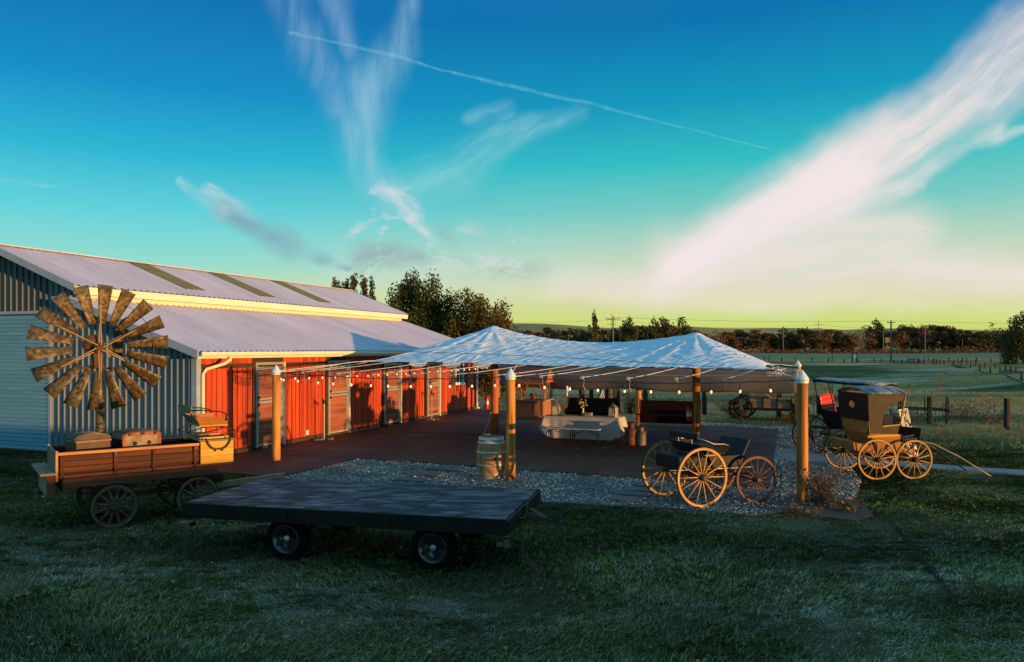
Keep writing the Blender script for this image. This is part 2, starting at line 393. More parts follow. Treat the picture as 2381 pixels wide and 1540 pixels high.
leaf_mat('leaf_olive', (.06, .048, .014), (.125, .095, .026), (.12, .065, .022))
leaf_mat('leaf_green', (.045, .052, .014), (.095, .098, .026), (.09, .065, .02))
leaf_mat('leaf_brown', (.14, .070, .032), (.24, .125, .055), (.10, .06, .028))
leaf_mat('leaf_dark', (.06, .062, .022), (.11, .105, .038), (.13, .08, .032))
leaf_mat('leaf_red', (.32, .03, .03), (.45, .05, .045), (.25, .03, .02))
pm('bark', (.07, .05, .035), (.13, .095, .065), 4.0, 0.95, (1, 1, .2), 0.5)
pm('bark_grey', (.15, .12, .09), (.24, .20, .15), 4.0, 0.95, (1, 1, .2), 0.5)

# the lamp bulbs are lit
mb_ = bpy.data.materials.new('bulb_lit'); t_ = nodes_of(mb_)
b_ = t_.nodes['Principled BSDF']; b_.inputs['Base Color'].default_value = (.9, .75, .5, 1)
b_.inputs['Emission Color'].default_value = (1.0, .66, .30, 1); b_.inputs['Emission Strength'].default_value = 0.8
M['bulb_lit'] = mb_

# canopy fabric
mc_ = bpy.data.materials.new('canopy_fabric'); t_ = nodes_of(mc_); N_ = t_.nodes; L_ = t_.links
b_ = N_['Principled BSDF']; b_.inputs['Roughness'].default_value = 0.6; b_.inputs['Specular IOR Level'].default_value = 0.3
tc_ = N_.new('ShaderNodeTexCoord'); mp_ = N_.new('ShaderNodeMapping'); mp_.vector_type = 'TEXTURE'; mp_.inputs['Rotation'].default_value = (0, 0, 1.05); mp_.inputs['Scale'].default_value = (2.4, .32, 1)
L_.new(tc_.outputs['Object'], mp_.inputs[0])
n_ = N_.new('ShaderNodeTexNoise'); n_.inputs['Scale'].default_value = 1.6; n_.inputs['Detail'].default_value = 5; L_.new(mp_.outputs[0], n_.inputs[0])
r_ = N_.new('ShaderNodeValToRGB'); r_.color_ramp.elements[0].position = .35; r_.color_ramp.elements[0].color = (.66, .76, .82, 1)
r_.color_ramp.elements[1].position = .65; r_.color_ramp.elements[1].color = (.76, .84, .89, 1); L_.new(n_.outputs[0], r_.inputs[0])
L_.new(r_.outputs[0], b_.inputs['Base Color'])
n3_ = N_.new('ShaderNodeTexNoise'); n3_.inputs['Scale'].default_value = 0.9; n3_.inputs['Detail'].default_value = 2.0; n3_.inputs['Distortion'].default_value = .6
mp3_ = N_.new('ShaderNodeMapping'); mp3_.vector_type = 'TEXTURE'; mp3_.inputs['Rotation'].default_value = (0, 0, 1.15); mp3_.inputs['Scale'].default_value = (3.2, .5, 1)
L_.new(tc_.outputs['Object'], mp3_.inputs[0]); L_.new(mp3_.outputs[0], n3_.inputs[0])
rd_ = N_.new('ShaderNodeValToRGB'); rd_.color_ramp.interpolation = 'EASE'
rd_.color_ramp.elements[0].position = .43; rd_.color_ramp.elements[0].color = (0, 0, 0, 1); rd_.color_ramp.elements[1].position = .57; rd_.color_ramp.elements[1].color = (0, 0, 0, 1)
e_ = rd_.color_ramp.elements.new(.5); e_.color = (1, 1, 1, 1); L_.new(n3_.outputs[0], rd_.inputs[0])
bp2_ = N_.new('ShaderNodeBump'); bp2_.inputs['Strength'].default_value = .6; bp2_.inputs['Distance'].default_value = .05; L_.new(rd_.outputs[0], bp2_.inputs['Height'])
bp_ = N_.new('ShaderNodeBump'); bp_.inputs['Strength'].default_value = .55; bp_.inputs['Distance'].default_value = .10; L_.new(n_.outputs[0], bp_.inputs['Height']); L_.new(bp2_.outputs[0], bp_.inputs['Normal']); L_.new(bp_.outputs[0], b_.inputs['Normal'])
tr_ = N_.new('ShaderNodeBsdfTranslucent'); tr_.inputs['Color'].default_value = (.55, .52, .50, 1)
ms_ = N_.new('ShaderNodeMixShader'); ms_.inputs[0].default_value = .14
L_.new(b_.outputs[0], ms_.inputs[1]); L_.new(tr_.outputs[0], ms_.inputs[2])
L_.new(ms_.outputs[0], [x for x in N_ if x.type == 'OUTPUT_MATERIAL'][0].inputs['Surface'])
M['canopy_fabric'] = mc_

# ground: turf and pasture with hoarfrost, position in metres
def ground_mat(name, blades):
    m = bpy.data.materials.new(name); t = nodes_of(m); N = t.nodes; L = t.links
    b = N['Principled BSDF']; b.inputs['Roughness'].default_value = 0.95; b.inputs['Specular IOR Level'].default_value = 0.0
    g = N.new('ShaderNodeNewGeometry'); pos = g.outputs['Position']
    sp = N.new('ShaderNodeSeparateXYZ'); L.new(pos, sp.inputs[0])
    def noise(scale, detail, stretch=(1, 1, 1), off=0.0):
        mp = N.new('ShaderNodeMapping'); mp.inputs['Scale'].default_value = stretch; mp.inputs['Location'].default_value = (off, off * .7, 0); L.new(pos, mp.inputs[0])
        n = N.new('ShaderNodeTexNoise'); n.inputs['Scale'].default_value = scale; n.inputs['Detail'].default_value = detail; L.new(mp.outputs[0], n.inputs['Vector'])
        return n.outputs['Fac']
    def rng_(x, lo, hi, a=0.0, c=1.0):
        n = N.new('ShaderNodeMapRange'); n.interpolation_type = 'SMOOTHSTEP'
        n.inputs[1].default_value = lo; n.inputs[2].default_value = hi; n.inputs[3].default_value = a; n.inputs[4].default_value = c
        L.new(x, n.inputs[0]); return n.outputs[0]
    def mul(a, c):
        n = N.new('ShaderNodeMath'); n.operation = 'MULTIPLY'; L.new(a, n.inputs[0])
        if isinstance(c, float): n.inputs[1].default_value = c
        else: L.new(c, n.inputs[1])
        return n.outputs[0]
    def mix(f, a, c):
        n = N.new('ShaderNodeMix'); n.data_type = 'RGBA'
        for s, v in ((n.inputs[0], f), (n.inputs[6], a), (n.inputs[7], c)):
            if isinstance(v, tuple): s.default_value = (*v, 1)
            else: L.new(v, s)
        return n.outputs[2]
    if blades:
        fine = g.outputs['Random Per Island']
        turf = mix(fine, (.016, .028, .005), (.25, .25, .042))
        turf = mix(mul(rng_(noise(.30, 3, (1, 1.5, 1), 11.0), .46, .60), rng_(sp.outputs[0], 2.0, 8.0, .35, 1.0)), turf, mix(fine, (.022, .060, .006), (.21, .32, .032)))
    else:
        fine = noise(9.0, 6)
        turf = mix(rng_(fine, .3, .7), (.010, .011, .003), (.040, .040, .011))
    dry = mul(rng_(noise(.55, 5, off=7.0), .48, .70), 0.6)
    turf = mix(dry, turf, (.11, .09, .05))
    frost = mul(rng_(noise(.42, 6, (.6, 1.3, 1), 3.0), .44, .66), rng_(noise(2.6, 5, (.7, 1.4, 1), 5.0), .42, .56))
    if blades:
        frost = mul(rng_(frost, 0, .8, .42, 1.0), rng_(fine, .45, .95, .0, 1.0))
    fr_near = rng_(sp.outputs[1], 9.0, 17.0, *((1.0, .4) if blades else (.10, .05)))
    turf = mix(mul(frost, fr_near), turf, (.72, .65, .54))
    patch_tone = rng_(noise(.33, 4, (.8, 1.4, 1), 31.0), .40, .60, .75, 1.5)  # random patches of brighter and darker turf
    vs_ = N.new('ShaderNodeVectorMath'); vs_.operation = 'SCALE'; L.new(turf, vs_.inputs[0]); L.new(patch_tone, vs_.inputs['Scale']); turf = vs_.outputs[0]
    # pasture: pale frosted, with tan tufts
    pn = noise(.10, 8, (.35, 1.5, 1), 1.0)
    past = mix(rng_(pn, .40, .58), (.085, .10, .038), (.48, .39, .23))
    tan = mul(rng_(noise(.06, 8, (.5, 1.2, 1), 5.0), .40, .55), 0.9)
    past = mix(mul(rng_(noise(.045, 6, (.6, 1.2, 1), 21.0), .52, .62), 0.7), past, (.055, .095, .032))
    past = mix(tan, past, (.52, .29, .11))
    past = mix(mul(rng_(noise(.9, 8, (.5, 1.3, 1), 2.0), .5, .72), 0.45), past, (.07, .075, .035))
    far = rng_(sp.outputs[1], 20.5, 29.0)
    col = mix(far, turf, past)
    bd = mul(rng_(sp.outputs[1], 150.0, 160.0), rng_(sp.outputs[1], 178.0, 186.0, 1.0, 0.0))
    past_b = mix(rng_(noise(.05, 5, (1, 1, 1), 4.0), .4, .6), (.22, .15, .06), (.46, .24, .08))
    col = mix(bd, col, past_b)
    # cropped green hay field beyond the track
    col = mix(mul(rng_(sp.outputs[1], 205.0, 225.0), 0.75), col, (.22, .25, .13))
    col = mix(mul(rng_(sp.outputs[1], 300.0, 318.0), 0.9), col, (.28, .19, .09))
    L.new(col, b.inputs['Base Color'])
    if not blades:
        bp = N.new('ShaderNodeBump'); bp.inputs['Strength'].default_value = 0.8; bp.inputs['Distance'].default_value = 0.05
        L.new(noise(5.0, 8), bp.inputs['Height']); L.new(bp.outputs[0], b.inputs['Normal'])
    else:
        tr = N.new('ShaderNodeBsdfTranslucent'); L.new(col, tr.inputs['Color'])
        ms = N.new('ShaderNodeMixShader'); ms.inputs[0].default_value = .3
        L.new(b.outputs[0], ms.inputs[1]); L.new(tr.outputs[0], ms.inputs[2])
        L.new(ms.outputs[0], [x for x in N if x.type == 'OUTPUT_MATERIAL'][0].inputs['Surface'])
    MATS[name] = m
    return m
ground_mat('turf', False)
ground_mat('blades', True)

# ------------------------------------------------------------------ helpers: meshes and objects
class MB:
    def __init__(s):
        s.v = []; s.f = []
    def add(s, vs, fs, mat=None):
        o = len(s.v)
        s.v += [tuple(mat @ Vector(p)) if mat is not None else tuple(p) for p in vs]
        s.f += [tuple(i + o for i in f) for f in fs]
        return s
    def box(s, x0, x1, y0, y1, z0, z1, mat=None):
        return s.add([(x0, y0, z0), (x1, y0, z0), (x1, y1, z0), (x0, y1, z0), (x0, y0, z1), (x1, y0, z1), (x1, y1, z1), (x0, y1, z1)],
                     [(3, 2, 1, 0), (4, 5, 6, 7), (0, 1, 5, 4), (1, 2, 6, 5), (2, 3, 7, 6), (3, 0, 4, 7)], mat)
    def bar(s, p, q, w, h=None, up=(0, 0, 1)):
        p, q = Vector(p), Vector(q); d = (q - p); L = d.length; d.normalize()
        u = Vector(up); x = d.cross(u)
        if x.length < 1e-4: x = d.cross(Vector((1, 0, 0)))
        x.normalize(); y = x.cross(d); h = h or w
        m = Matrix(((x.x, d.x, y.x, p.x), (x.y, d.y, y.y, p.y), (x.z, d.z, y.z, p.z), (0, 0, 0, 1)))
        return s.box(-w / 2, w / 2, 0, L, -h / 2, h / 2, m)
    def cyl(s, p, q, r0, r1=None, n=10, caps=True):
        p, q = Vector(p), Vector(q); d = (q - p).normalized(); r1 = r0 if r1 is None else r1
        x = d.cross(Vector((0, 0, 1)))
        if x.length < 1e-3: x = Vector((1, 0, 0))
        x.normalize(); y = d.cross(x)
        vs = [p + (x * math.cos(2 * PI * i / n) + y * math.sin(2 * PI * i / n)) * r0 for i in range(n)]
        vs += [q + (x * math.cos(2 * PI * i / n) + y * math.sin(2 * PI * i / n)) * r1 for i in range(n)]
        fs = [(i, (i + 1) % n, n + (i + 1) % n, n + i) for i in range(n)]
        if caps: fs += [tuple(range(n - 1, -1, -1)), tuple(range(n, 2 * n))]
        return s.add(vs, fs)
    def tube(s, pts, r, n=6):
        pts = [Vector(p) for p in pts]
        rings = []
        prev = None
        for i, p in enumerate(pts):
            d = (pts[min(i + 1, len(pts) - 1)] - pts[max(i - 1, 0)]).normalized()
            x = prev - d * prev.dot(d) if prev is not None else d.cross(Vector((0, 0, 1)))
            if x.length < 1e-3: x = d.cross(Vector((1, 0, 0)))
            x.normalize(); prev = x; y = d.cross(x)
            rr = r[i] if isinstance(r, (list, tuple)) else r
            rings.append([p + (x * math.cos(2 * PI * k / n) + y * math.sin(2 * PI * k / n)) * rr for k in range(n)])
        vs = [v for g in rings for v in g]; fs = []
        for i in range(len(pts) - 1):
            fs += [(i * n + k, i * n + (k + 1) % n, (i + 1) * n + (k + 1) % n, (i + 1) * n + k) for k in range(n)]
        m = (len(pts) - 1) * n
        fs += [tuple(range(n - 1, -1, -1)), tuple(range(m, m + n))]
        return s.add(vs, fs)
    def lathe(s, prof, n=20, mat=None, close=False):
        vs = []; fs = []
        for (r, z) in prof:
            vs += [(r * math.cos(2 * PI * i / n), r * math.sin(2 * PI * i / n), z) for i in range(n)]
        for j in range(len(prof) - 1):
            fs += [(j * n + i, j * n + (i + 1) % n, (j + 1) * n + (i + 1) % n, (j + 1) * n + i) for i in range(n)]
        if close:
            m = (len(prof) - 1) * n
            fs += [(m + i, m + (i + 1) % n, (i + 1) % n, i) for i in range(n)]
        else:
            fs += [tuple(range(n - 1, -1, -1)), tuple(range((len(prof) - 1) * n, len(prof) * n))]
        return s.add(vs, fs, mat)
    def prism(s, poly, t, mat=None):
        """poly in XY, from z=0 to z=t"""
        n = len(poly)
        vs = [(x, y, 0) for x, y in poly] + [(x, y, t) for x, y in poly]
        fs = [tuple(range(n - 1, -1, -1)), tuple(range(n, 2 * n))] + [(i, (i + 1) % n, n + (i + 1) % n, n + i) for i in range(n)]
        return s.add(vs, fs, mat)
    def mesh(s, name, mat=None, smooth=False):
        me = bpy.data.meshes.new(name); me.from_pydata(s.v, [], s.f); me.update()
        if mat is not None: me.materials.append(M[mat] if isinstance(mat, str) else mat)
        if smooth: me.shade_smooth()
        return me
    def build(s, name, mat=None, parent=None, loc=(0, 0, 0), rot=(0, 0, 0), smooth=False):
        return put(name, s.mesh(name, mat, smooth), parent, loc, rot)

ROTY = lambda a: Matrix.Rotation(a, 4, 'Y')
XZ = Matrix(((1, 0, 0, 0), (0, 0, -1, 0), (0, 1, 0, 0), (0, 0, 0, 1)))     # XY polygon -> XZ plane, thickness along -Y

def put(name, me, parent=None, loc=(0, 0, 0), rot=(0, 0, 0), scale=None):
    o = bpy.data.objects.new(name, me); COL.objects.link(o)
    o.location = loc; o.rotation_euler = rot
    if scale is not None: o.scale = scale if isinstance(scale, tuple) else (scale,) * 3
    if parent is not None: o.parent = parent
    return o

def tag(o, label=None, cat=None, group=None, kind=None):
    if label: o['label'] = label
    if cat: o['category'] = cat
    if group: o['group'] = group
    if kind: o['kind'] = kind
    return o

def thing(name, label, cat, loc=(0, 0, 0), rotz=0.0, group=None):
    o = bpy.data.objects.new(name, None); COL.objects.link(o)
    o.empty_display_size = 0.2
    o.location = loc; o.rotation_euler = (0, 0, rotz)
    return tag(o, label, cat, group)

def bevel(o, w=0.006, seg=2):
    m = o.modifiers.new('bevel', 'BEVEL'); m.width = w; m.segments = seg; m.limit_method = 'ANGLE'
    return o

def np_mesh(name, verts, loops, sizes, mat, smooth=False):
    me = bpy.data.meshes.new(name)
    me.vertices.add(len(verts)); me.vertices.foreach_set('co', np.asarray(verts, np.float32).ravel())
    me.loops.add(len(loops)); me.loops.foreach_set('vertex_index', np.asarray(loops, np.int32))
    sizes = np.asarray(sizes, np.int32); starts = np.concatenate(([0], np.cumsum(sizes)[:-1])).astype(np.int32)
    me.polygons.add(len(sizes)); me.polygons.foreach_set('loop_start', starts)
    me.update(calc_edges=True)
    if mat: me.materials.append(M[mat])
    if smooth: me.shade_smooth()
    return me

def pip(px, py, poly):
    """points in polygon, numpy"""
    inside = np.zeros(len(px), bool); n = len(poly)
    for i in range(n):
        x0, y0 = poly[i]; x1, y1 = poly[(i + 1) % n]
        c = ((y0 > py) != (y1 > py)) & (px < (x1 - x0) * (py - y0) / ((y1 - y0) if y1 != y0 else 1e-9) + x0)
        inside ^= c
    return inside
# ================================================================== SETTING
def axis(lo, hi, fine_lo, fine_hi, step, grow=1.13):
    a = list(np.arange(fine_lo, fine_hi + 1e-6, step)); s = step
    while a[-1] < hi: s *= grow; a.append(a[-1] + s)
    s = step
    while a[0] > lo: s *= grow; a.insert(0, a[0] - s)
    return np.array(a)

gx = axis(-3200, 3200, -45, 75, 1.5); gy = axis(-400, 3300, -45, 130, 1.5)
GX, GY = np.meshgrid(gx, gy); GZ = gz(GX, GY)
nx, ny = len(gx), len(gy)
V_ = np.stack([GX.ravel(), GY.ravel(), GZ.ravel()], 1)
ii = (np.arange(ny - 1)[:, None] * nx + np.arange(nx - 1)[None, :]).ravel()
lp = np.stack([ii, ii + 1, ii + 1 + nx, ii + nx], 1).ravel()
ground = tag(put('ground', np_mesh('ground', V_, lp, np.full(len(ii), 4), 'turf', True)), kind='structure')

# hills beyond the valley
hx = np.linspace(-3300, 3300, 120); hy = np.linspace(800, 3200, 60)
HX, HY = np.meshgrid(hx, hy)
HZ = 0.6 + (80 - 0.0155 * HX) * sstep(820, 2500, HY) + 5 * np.sin(HX * .006 + HY * .004) * np.cos(HX * .0023) * sstep(900, 1900, HY) + 2.5 * np.sin(HX * .017) * sstep(1200, 2200, HY)
ii = (np.arange(59)[:, None] * 120 + np.arange(119)[None, :]).ravel()
hills = tag(put('hills', np_mesh('hills', np.stack([HX.ravel(), HY.ravel(), HZ.ravel()], 1), np.stack([ii, ii + 1, ii + 121, ii + 120], 1).ravel(), np.full(len(ii), 4), 'field_hill', True)), kind='structure')

SLAB = [(0.0, -1.25), (3.55, -1.25), (3.62, 1.9), (6.3, 1.75), (13.9, 1.25), (13.75, 13.5), (7.9, 14.6), (3.4, 15.2), (2.6, 17.6), (0.0, 18.1)]
GRAV = [(3.3, -1.05), (3.9, -1.5), (5.0, -2.3), (7.5, -2.2), (9.8, -1.75), (11, -1.62), (12.5, -1.45), (13.7, -1.6), (14.6, -.7), (15.5, .7), (15.75, 3), (15.6, 5.7), (15.1, 9), (15.3, 14.4), (8, 15.9), (4.6, 16.6), (3.0, 18.6), (-.2, 18.9), (.5, 17.5), (3.0, 14.6), (12.5, 12.6), (12.8, 2.4), (3.2, 2.6)]
def wpoly(ab): return [(W(a, b).x, W(a, b).y) for a, b in ab]
PATH = [tuple(at(u, v).xy) for u, v in [(1790, 1074), (1900, 1076), (2040, 1083), (2170, 1092), (2290, 1100), (2420, 1109), (2560, 1119), (2600, 1108), (2420, 1098), (2290, 1091), (2170, 1082), (2040, 1070), (1920, 1057), (1860, 1049), (1790, 1046)]]
SLABW, GRAVW = wpoly(SLAB), wpoly(GRAV)
MULCHW = [tuple(at(u, v).xy) for u, v in [(1745, 1183), (1800, 1165), (1850, 1150), (1900, 1152), (1960, 1160), (2010, 1178), (2030, 1200), (1990, 1212), (1920, 1204), (1850, 1192)]]
BARNP = wpoly([(0.05, -.1), (0.05, 18.1), (-14.3, 18.1), (-14.3, -.1)])

slab = MB().prism(SLABW, 0.13).build('patio', 'slab_red', None, (0, 0, -0.09)); tag(slab, kind='structure')
# sawn joints in the patio: thin dark strips lying on it
for (a0, b0, a1, b1) in [(0.05, 6.4, 13.8, 6.4), (0.05, 11.2, 13.7, 11.2), (6.9, 1.8, 6.9, 14.6), (0.05, 1.7, 3.6, 1.7)]:
    p, q = W(a0, b0, .041), W(a1, b1, .041)
    o = MB().bar(p, q, .014, .006).build('joint_strip', 'black_paint'); o.parent = slab; o.matrix_parent_inverse = slab.matrix_world.inverted(); o.location = (0, 0, 0.09 - .0)
    o.matrix_parent_inverse = Matrix.Identity(4)
gravel = tag(MB().prism(GRAVW, 0.06).build('gravel_bed', 'gravel_bed', None, (0, 0, -0.05)), kind='structure')
path = tag(MB().prism(PATH, 0.12).build('path', 'concrete_path', None, (0, 0, -0.085)), kind='structure')
mulch = tag(MB().prism(MULCHW, 0.06).build('mulch', 'mulch', None, (0, 0, -0.044)), kind='structure')
for (u0, v0), (u1, v1) in [((1960, 1060), (1950, 1078)), ((2085, 1074), (2090, 1088)), ((2215, 1086), (2222, 1097)), ((2330, 1094), (2345, 1105))]:
    o = MB().bar(at(u0, v0, .036), at(u1, v1, .036), .012, .006).build('joint_strip', 'black_paint', path, (0, 0, 0.085))

rut = [at(u, v) for u, v in [(2068, 1212), (2088, 1232), (2120, 1268), (2160, 1316), (2195, 1362), (2222, 1402)]]
rp = []
for i, p in enumerate(rut):
    w = (.04, .07, .09, .08, .06, .03)[i]; rp.append((p.x - w * .8, p.y - w * .5))
for i, p in reversed(list(enumerate(rut))):
    w = (.04, .07, .09, .08, .06, .03)[i]; rp.append((p.x + w * .8, p.y + w * .5))
tag(MB().prism(rp, .05).build('bare_soil', 'soil_dark', None, (0, 0, -.042)), kind='structure')

def pave(name, label, pts, group):
    for (u, v, w, d, l) in pts:
        c = at(u, v, .03)
        o = bevel(MB().box(-w / 2, w / 2, -d / 2, d / 2, -.03, .035).build(name, 'paver_grey', None, c, (rng.uniform(-.01, .01), .0, BANG + rng.uniform(-.06, .06))), .01)
        tag(o, l, 'paver', group)
pave('paver', '', [(1457, 1161, .62, .36, 'square grey paver nearest the lawn, left of the black open buggy'), (1473, 1150, .62, .36, 'second grey paver from the lawn, left of the black open buggy'),
                   (1488, 1139.6, .62, .36, 'third grey paver from the lawn, beside the rear wheel of the open buggy'), (1506, 1130, .62, .36, 'grey paver next to the patio edge, behind the open buggy wheel')], 'pavers crossing the gravel by the open buggy')
pave('paver', '', [(957, 1116, .7, .40, 'dark grey paver nearest the flatbed trailer, in the gravel'), (993, 1104.5, .7, .40, 'middle dark grey paver between flatbed trailer and patio'), (1033, 1092, .8, .40, 'dark grey paver touching the patio edge left of the barrel')], 'pavers crossing the gravel behind the trailer')

# ------------------------------------------------------------------ pebbles
ab = rng.uniform([-0.6, -2.6], [16.2, 19.2], (110000, 2))
pw = np.stack([CORNER.x + ab[:, 0] * E1.x + ab[:, 1] * E2.x, CORNER.y + ab[:, 0] * E1.y + ab[:, 1] * E2.y], 1)
ok = pip(pw[:, 0], pw[:, 1], GRAVW) & ~pip(pw[:, 0], pw[:, 1], SLABW) & ~pip(pw[:, 0], pw[:, 1], PATH) & ~(pip(pw[:, 0], pw[:, 1], MULCHW) & (rng.random(len(pw)) < .8))
# ragged outer rim: thin the stones near the border by a noise
pw = pw[ok]
extra = rng.uniform(0, 1, len(pw))
pw = pw[:42000]
bm = bmesh.new(); bmesh.ops.create_icosphere(bm, subdivisions=1, radius=1.0)
iv = np.array([v.co[:] for v in bm.verts]); iff = np.array([[v.index for v in f.verts] for f in bm.faces]); bm.free()
n = len(pw); sz = rng.uniform(.011, .024, n) * (1 + .35 * (rng.random(n) < .12))
S_ = np.stack([sz * rng.uniform(.8, 1.5, n), sz * rng.uniform(.7, 1.2, n), sz * rng.uniform(.5, .8, n)], 1)
an = rng.uniform(0, 2 * PI, n); ca, sa = np.cos(an), np.sin(an)
P_ = iv[None] * S_[:, None, :] * rng.uniform(.85, 1.15, (n, 12, 1))
P_ = np.stack([P_[..., 0] * ca[:, None] - P_[..., 1] * sa[:, None], P_[..., 0] * sa[:, None] + P_[..., 1] * ca[:, None], P_[..., 2]], -1)
P_[..., 0] += pw[:, None, 0]; P_[..., 1] += pw[:, None, 1]; P_[..., 2] += .012 + rng.uniform(0, .012, n)[:, None]
lp = (iff[None] + (np.arange(n) * 12)[:, None, None]).ravel()
tag(put('gravel', np_mesh('gravel', P_.reshape(-1, 3), lp, np.full(n * 20, 3), 'pebble', True)), 'rounded grey river pebbles spread between patio and lawn', 'gravel', kind='stuff')

# ================================================================== BARN
barn = thing('barn', 'long raised-roof metal barn with red board stable front', 'barn', CORNER, BANG)
BL = 18.0
LZ0, LX0, LK = 2.83, .36, .327            # lean-to roof: eave height, eave x, rise
def lean_z(x): return LZ0 + LK * (LX0 - x)
UX0, UZ0, UXR, UZR = -3.85, 4.62, -7.1, 5.88
UK = (UZR - UZ0) / (UX0 - UXR)
def upper_z(x): return UZ0 + UK * (UX0 - x)
mir = lambda x: 2 * UXR - x

def sheet(width, length, ribs=4, h=.032, w=.05):
    """ribbed metal sheet: local x across, y along, z out"""
    prof = []
    p = width / ribs
    for i in range(ribs):
        c = p * (i + .5)
        prof += [(p * i, 0), (c - w, 0), (c - w * .45, h), (c + w * .45, h), (c + w, 0)]
    prof.append((width, 0))
    n = len(prof)
    vs = [(x, 0, z) for x, z in prof] + [(x, length, z) for x, z in prof]
    fs = [(i, i + 1, n + i + 1, n + i) for i in range(n - 1)]
    return MB().add(vs, fs)

def roof_side(sign):
    """sign=1 the side towards the patio, -1 the far side"""
    fx = (lambda x: x) if sign == 1 else mir
    ln = math.hypot(LX0 + 4.15, LK * (LX0 + 4.15)); un = math.hypot(UX0 - UXR, UZR - UZ0)
    # deck slabs under the sheets
    y0, y1 = -.34, BL + .32
    d = MB()
    def slabquad(xa, za, xb, zb, t):
        d.add([(fx(xa), y0, za), (fx(xa), y1, za), (fx(xb), y1, zb), (fx(xb), y0, zb), (fx(xa), y0, za - t), (fx(xa), y1, za - t), (fx(xb), y1, zb - t), (fx(xb), y0, zb - t)],
              [(0, 1, 2, 3), (7, 6, 5, 4), (0, 4, 5, 1), (1, 5, 6, 2), (2, 6, 7, 3), (3, 7, 4, 0)])
    slabquad(LX0, LZ0 - .012, -4.2, lean_z(-4.2) - .012, .07)
    roof = d.build('roof', 'trim_grey', barn)
    roof['label'] = 'lower lean-to roof of pale ribbed sheets' if sign == 1 else 'far lean-to roof'
    d = MB(); slabquad(UX0, UZ0 - .012, UXR, UZR - .012, .07)
    roof2 = d.build('roof', 'trim_grey', barn); roof2['label'] = 'upper ridge roof of pale ribbed sheets with three skylights'
    pw_ = (y1 - y0) / 20
    me1 = sheet(pw_, ln).mesh('roof_panel', 'roof_white'); me2 = sheet(pw_, un).mesh('roof_panel', 'roof_white')
    for me, x0, z0, k, rf in ((me1, LX0, LZ0, LK, roof), (me2, UX0, UZ0, UK, roof2)):
        for i in range(20):
            o = put('roof_panel', me, rf)
            # local x -> barn y, local y -> up the slope (towards -x), z -> outward normal
            ys = Vector((-sign, 0, k)).normalized(); xs = Vector((0, 1, 0)) if sign == 1 else Vector((0, -1, 0)); zs = xs.cross(ys)
            org = Vector((fx(x0), y0 + pw_ * (i if sign == 1 else i + 1), z0 + .004))
            MX = Matrix(((xs.x, ys.x, zs.x, org.x), (xs.y, ys.y, zs.y, org.y), (xs.z, ys.z, zs.z, org.z), (0, 0, 0, 1)))
            o.location = org; o.rotation_euler = MX.to_euler()
            if sign == 1 and rf is roof2 and i in (5, 9, 13):
                if i == 5: roof_side.sky = sheet(pw_ * .96, un * .78).mesh('skylight', 'skylight_sheet')
                s_ = put('skylight', roof_side.sky, rf); s_.location = org + zs * .02 + ys * un * .2 + xs * pw_ * .02
                s_.rotation_euler = MX.to_euler(); s_['label'] = 'olive translucent skylight sheet'
    # clerestory strip between the two roofs
    s = MB().box(min(fx(-4.02), fx(-4.2)), max(fx(-4.02), fx(-4.2)), 0, BL, 4.1, upper_z(-4.0) - .09).build('step_wall', 'trim_cream', barn)
    s2 = MB().box(min(fx(UX0 + .01), fx(UX0 - .03)), max(fx(UX0 + .01), fx(UX0 - .03)), y0, y1, UZ0 - .22, UZ0 - .02).build('fascia', 'trim_cream', barn)
    # rake boards on both gables
    for yy in (y0 - .03, y1):
        b_ = MB()
        for xa, za, xb, zb in ((LX0 + .02, LZ0, -4.2, lean_z(-4.2)), (UX0 + .02, UZ0, UXR, UZR)):
            xa, xb = fx(xa), fx(xb)
            vs = [(xa, yy, za + .035), (xb, yy, zb + .035), (xb, yy, zb - .17), (xa, yy, za - .17)]
            vs += [(x, y + .03, z) for x, y, z in vs]
            b_.add(vs, [(0, 1, 2, 3), (7, 6, 5, 4), (0, 4, 5, 1), (1, 5, 6, 2), (2, 6, 7, 3), (3, 7, 4, 0)])
        b_.build('rake_trim', 'trim_grey', barn)
    return roof
roof_side(1); roof_side(-1)
MB().bar((UXR, -.36, UZR + .03), (UXR, BL + .34, UZR + .03), .3, .03).build('ridge_cap', 'roof_white', barn)

# gable wall facing the camera: ribbed sheets, clipped under the roof
gw = MB()
gw.add([(0, 0, 0), (0, 0, lean_z(0) - .09), (-4.05, 0, lean_z(-4.05) - .09), (-4.05, 0, upper_z(-4.05) - .09), (UXR, 0, UZR - .09), (mir(-4.05), 0, upper_z(-4.05) - .09), (mir(-4.05), 0, lean_z(-4.05) - .09), (mir(0), 0, lean_z(0) - .09), (mir(0), 0, 0)], [tuple(range(9))])
gw.add([(x, .12, z) for x, y, z in gw.v[:9]], [tuple(range(8, -1, -1))])
gable = gw.build('gable_wall', 'siding_dark', barn)
def gable_panel(xa, xb, zfun, z0, mat, ribs=4):
    """vertical ribbed sheet from x=xa (right) to xb (left)"""
    w = xa - xb; p = w / ribs; prof = []
    for i in range(ribs):
        c = p * (i + .5)
        prof += [(p * i, 0), (c - .022, 0), (c - .012, .036), (c + .012, .036), (c + .022, 0)]
    prof.append((w, 0)); n = len(prof)
    vs = [(xa - x, -.012 - d, z0) for x, d in prof] + [(xa - x, -.012 - d, zfun(xa - x) - .10) for x, d in prof]
    MB().add(vs, [(n + i, n + i + 1, i + 1, i) for i in range(n - 1)]).build('siding_panel', mat, gable)
cuts = [-.10, -.9, -1.8, -2.7, -3.6, -4.05]
for i in range(5): gable_panel(cuts[i], cuts[i + 1], lean_z, .06, 'siding_blue', 4 if i < 4 else 2)
gable_panel(-4.05, -5.2, upper_z, .06, 'siding_blue', 5)
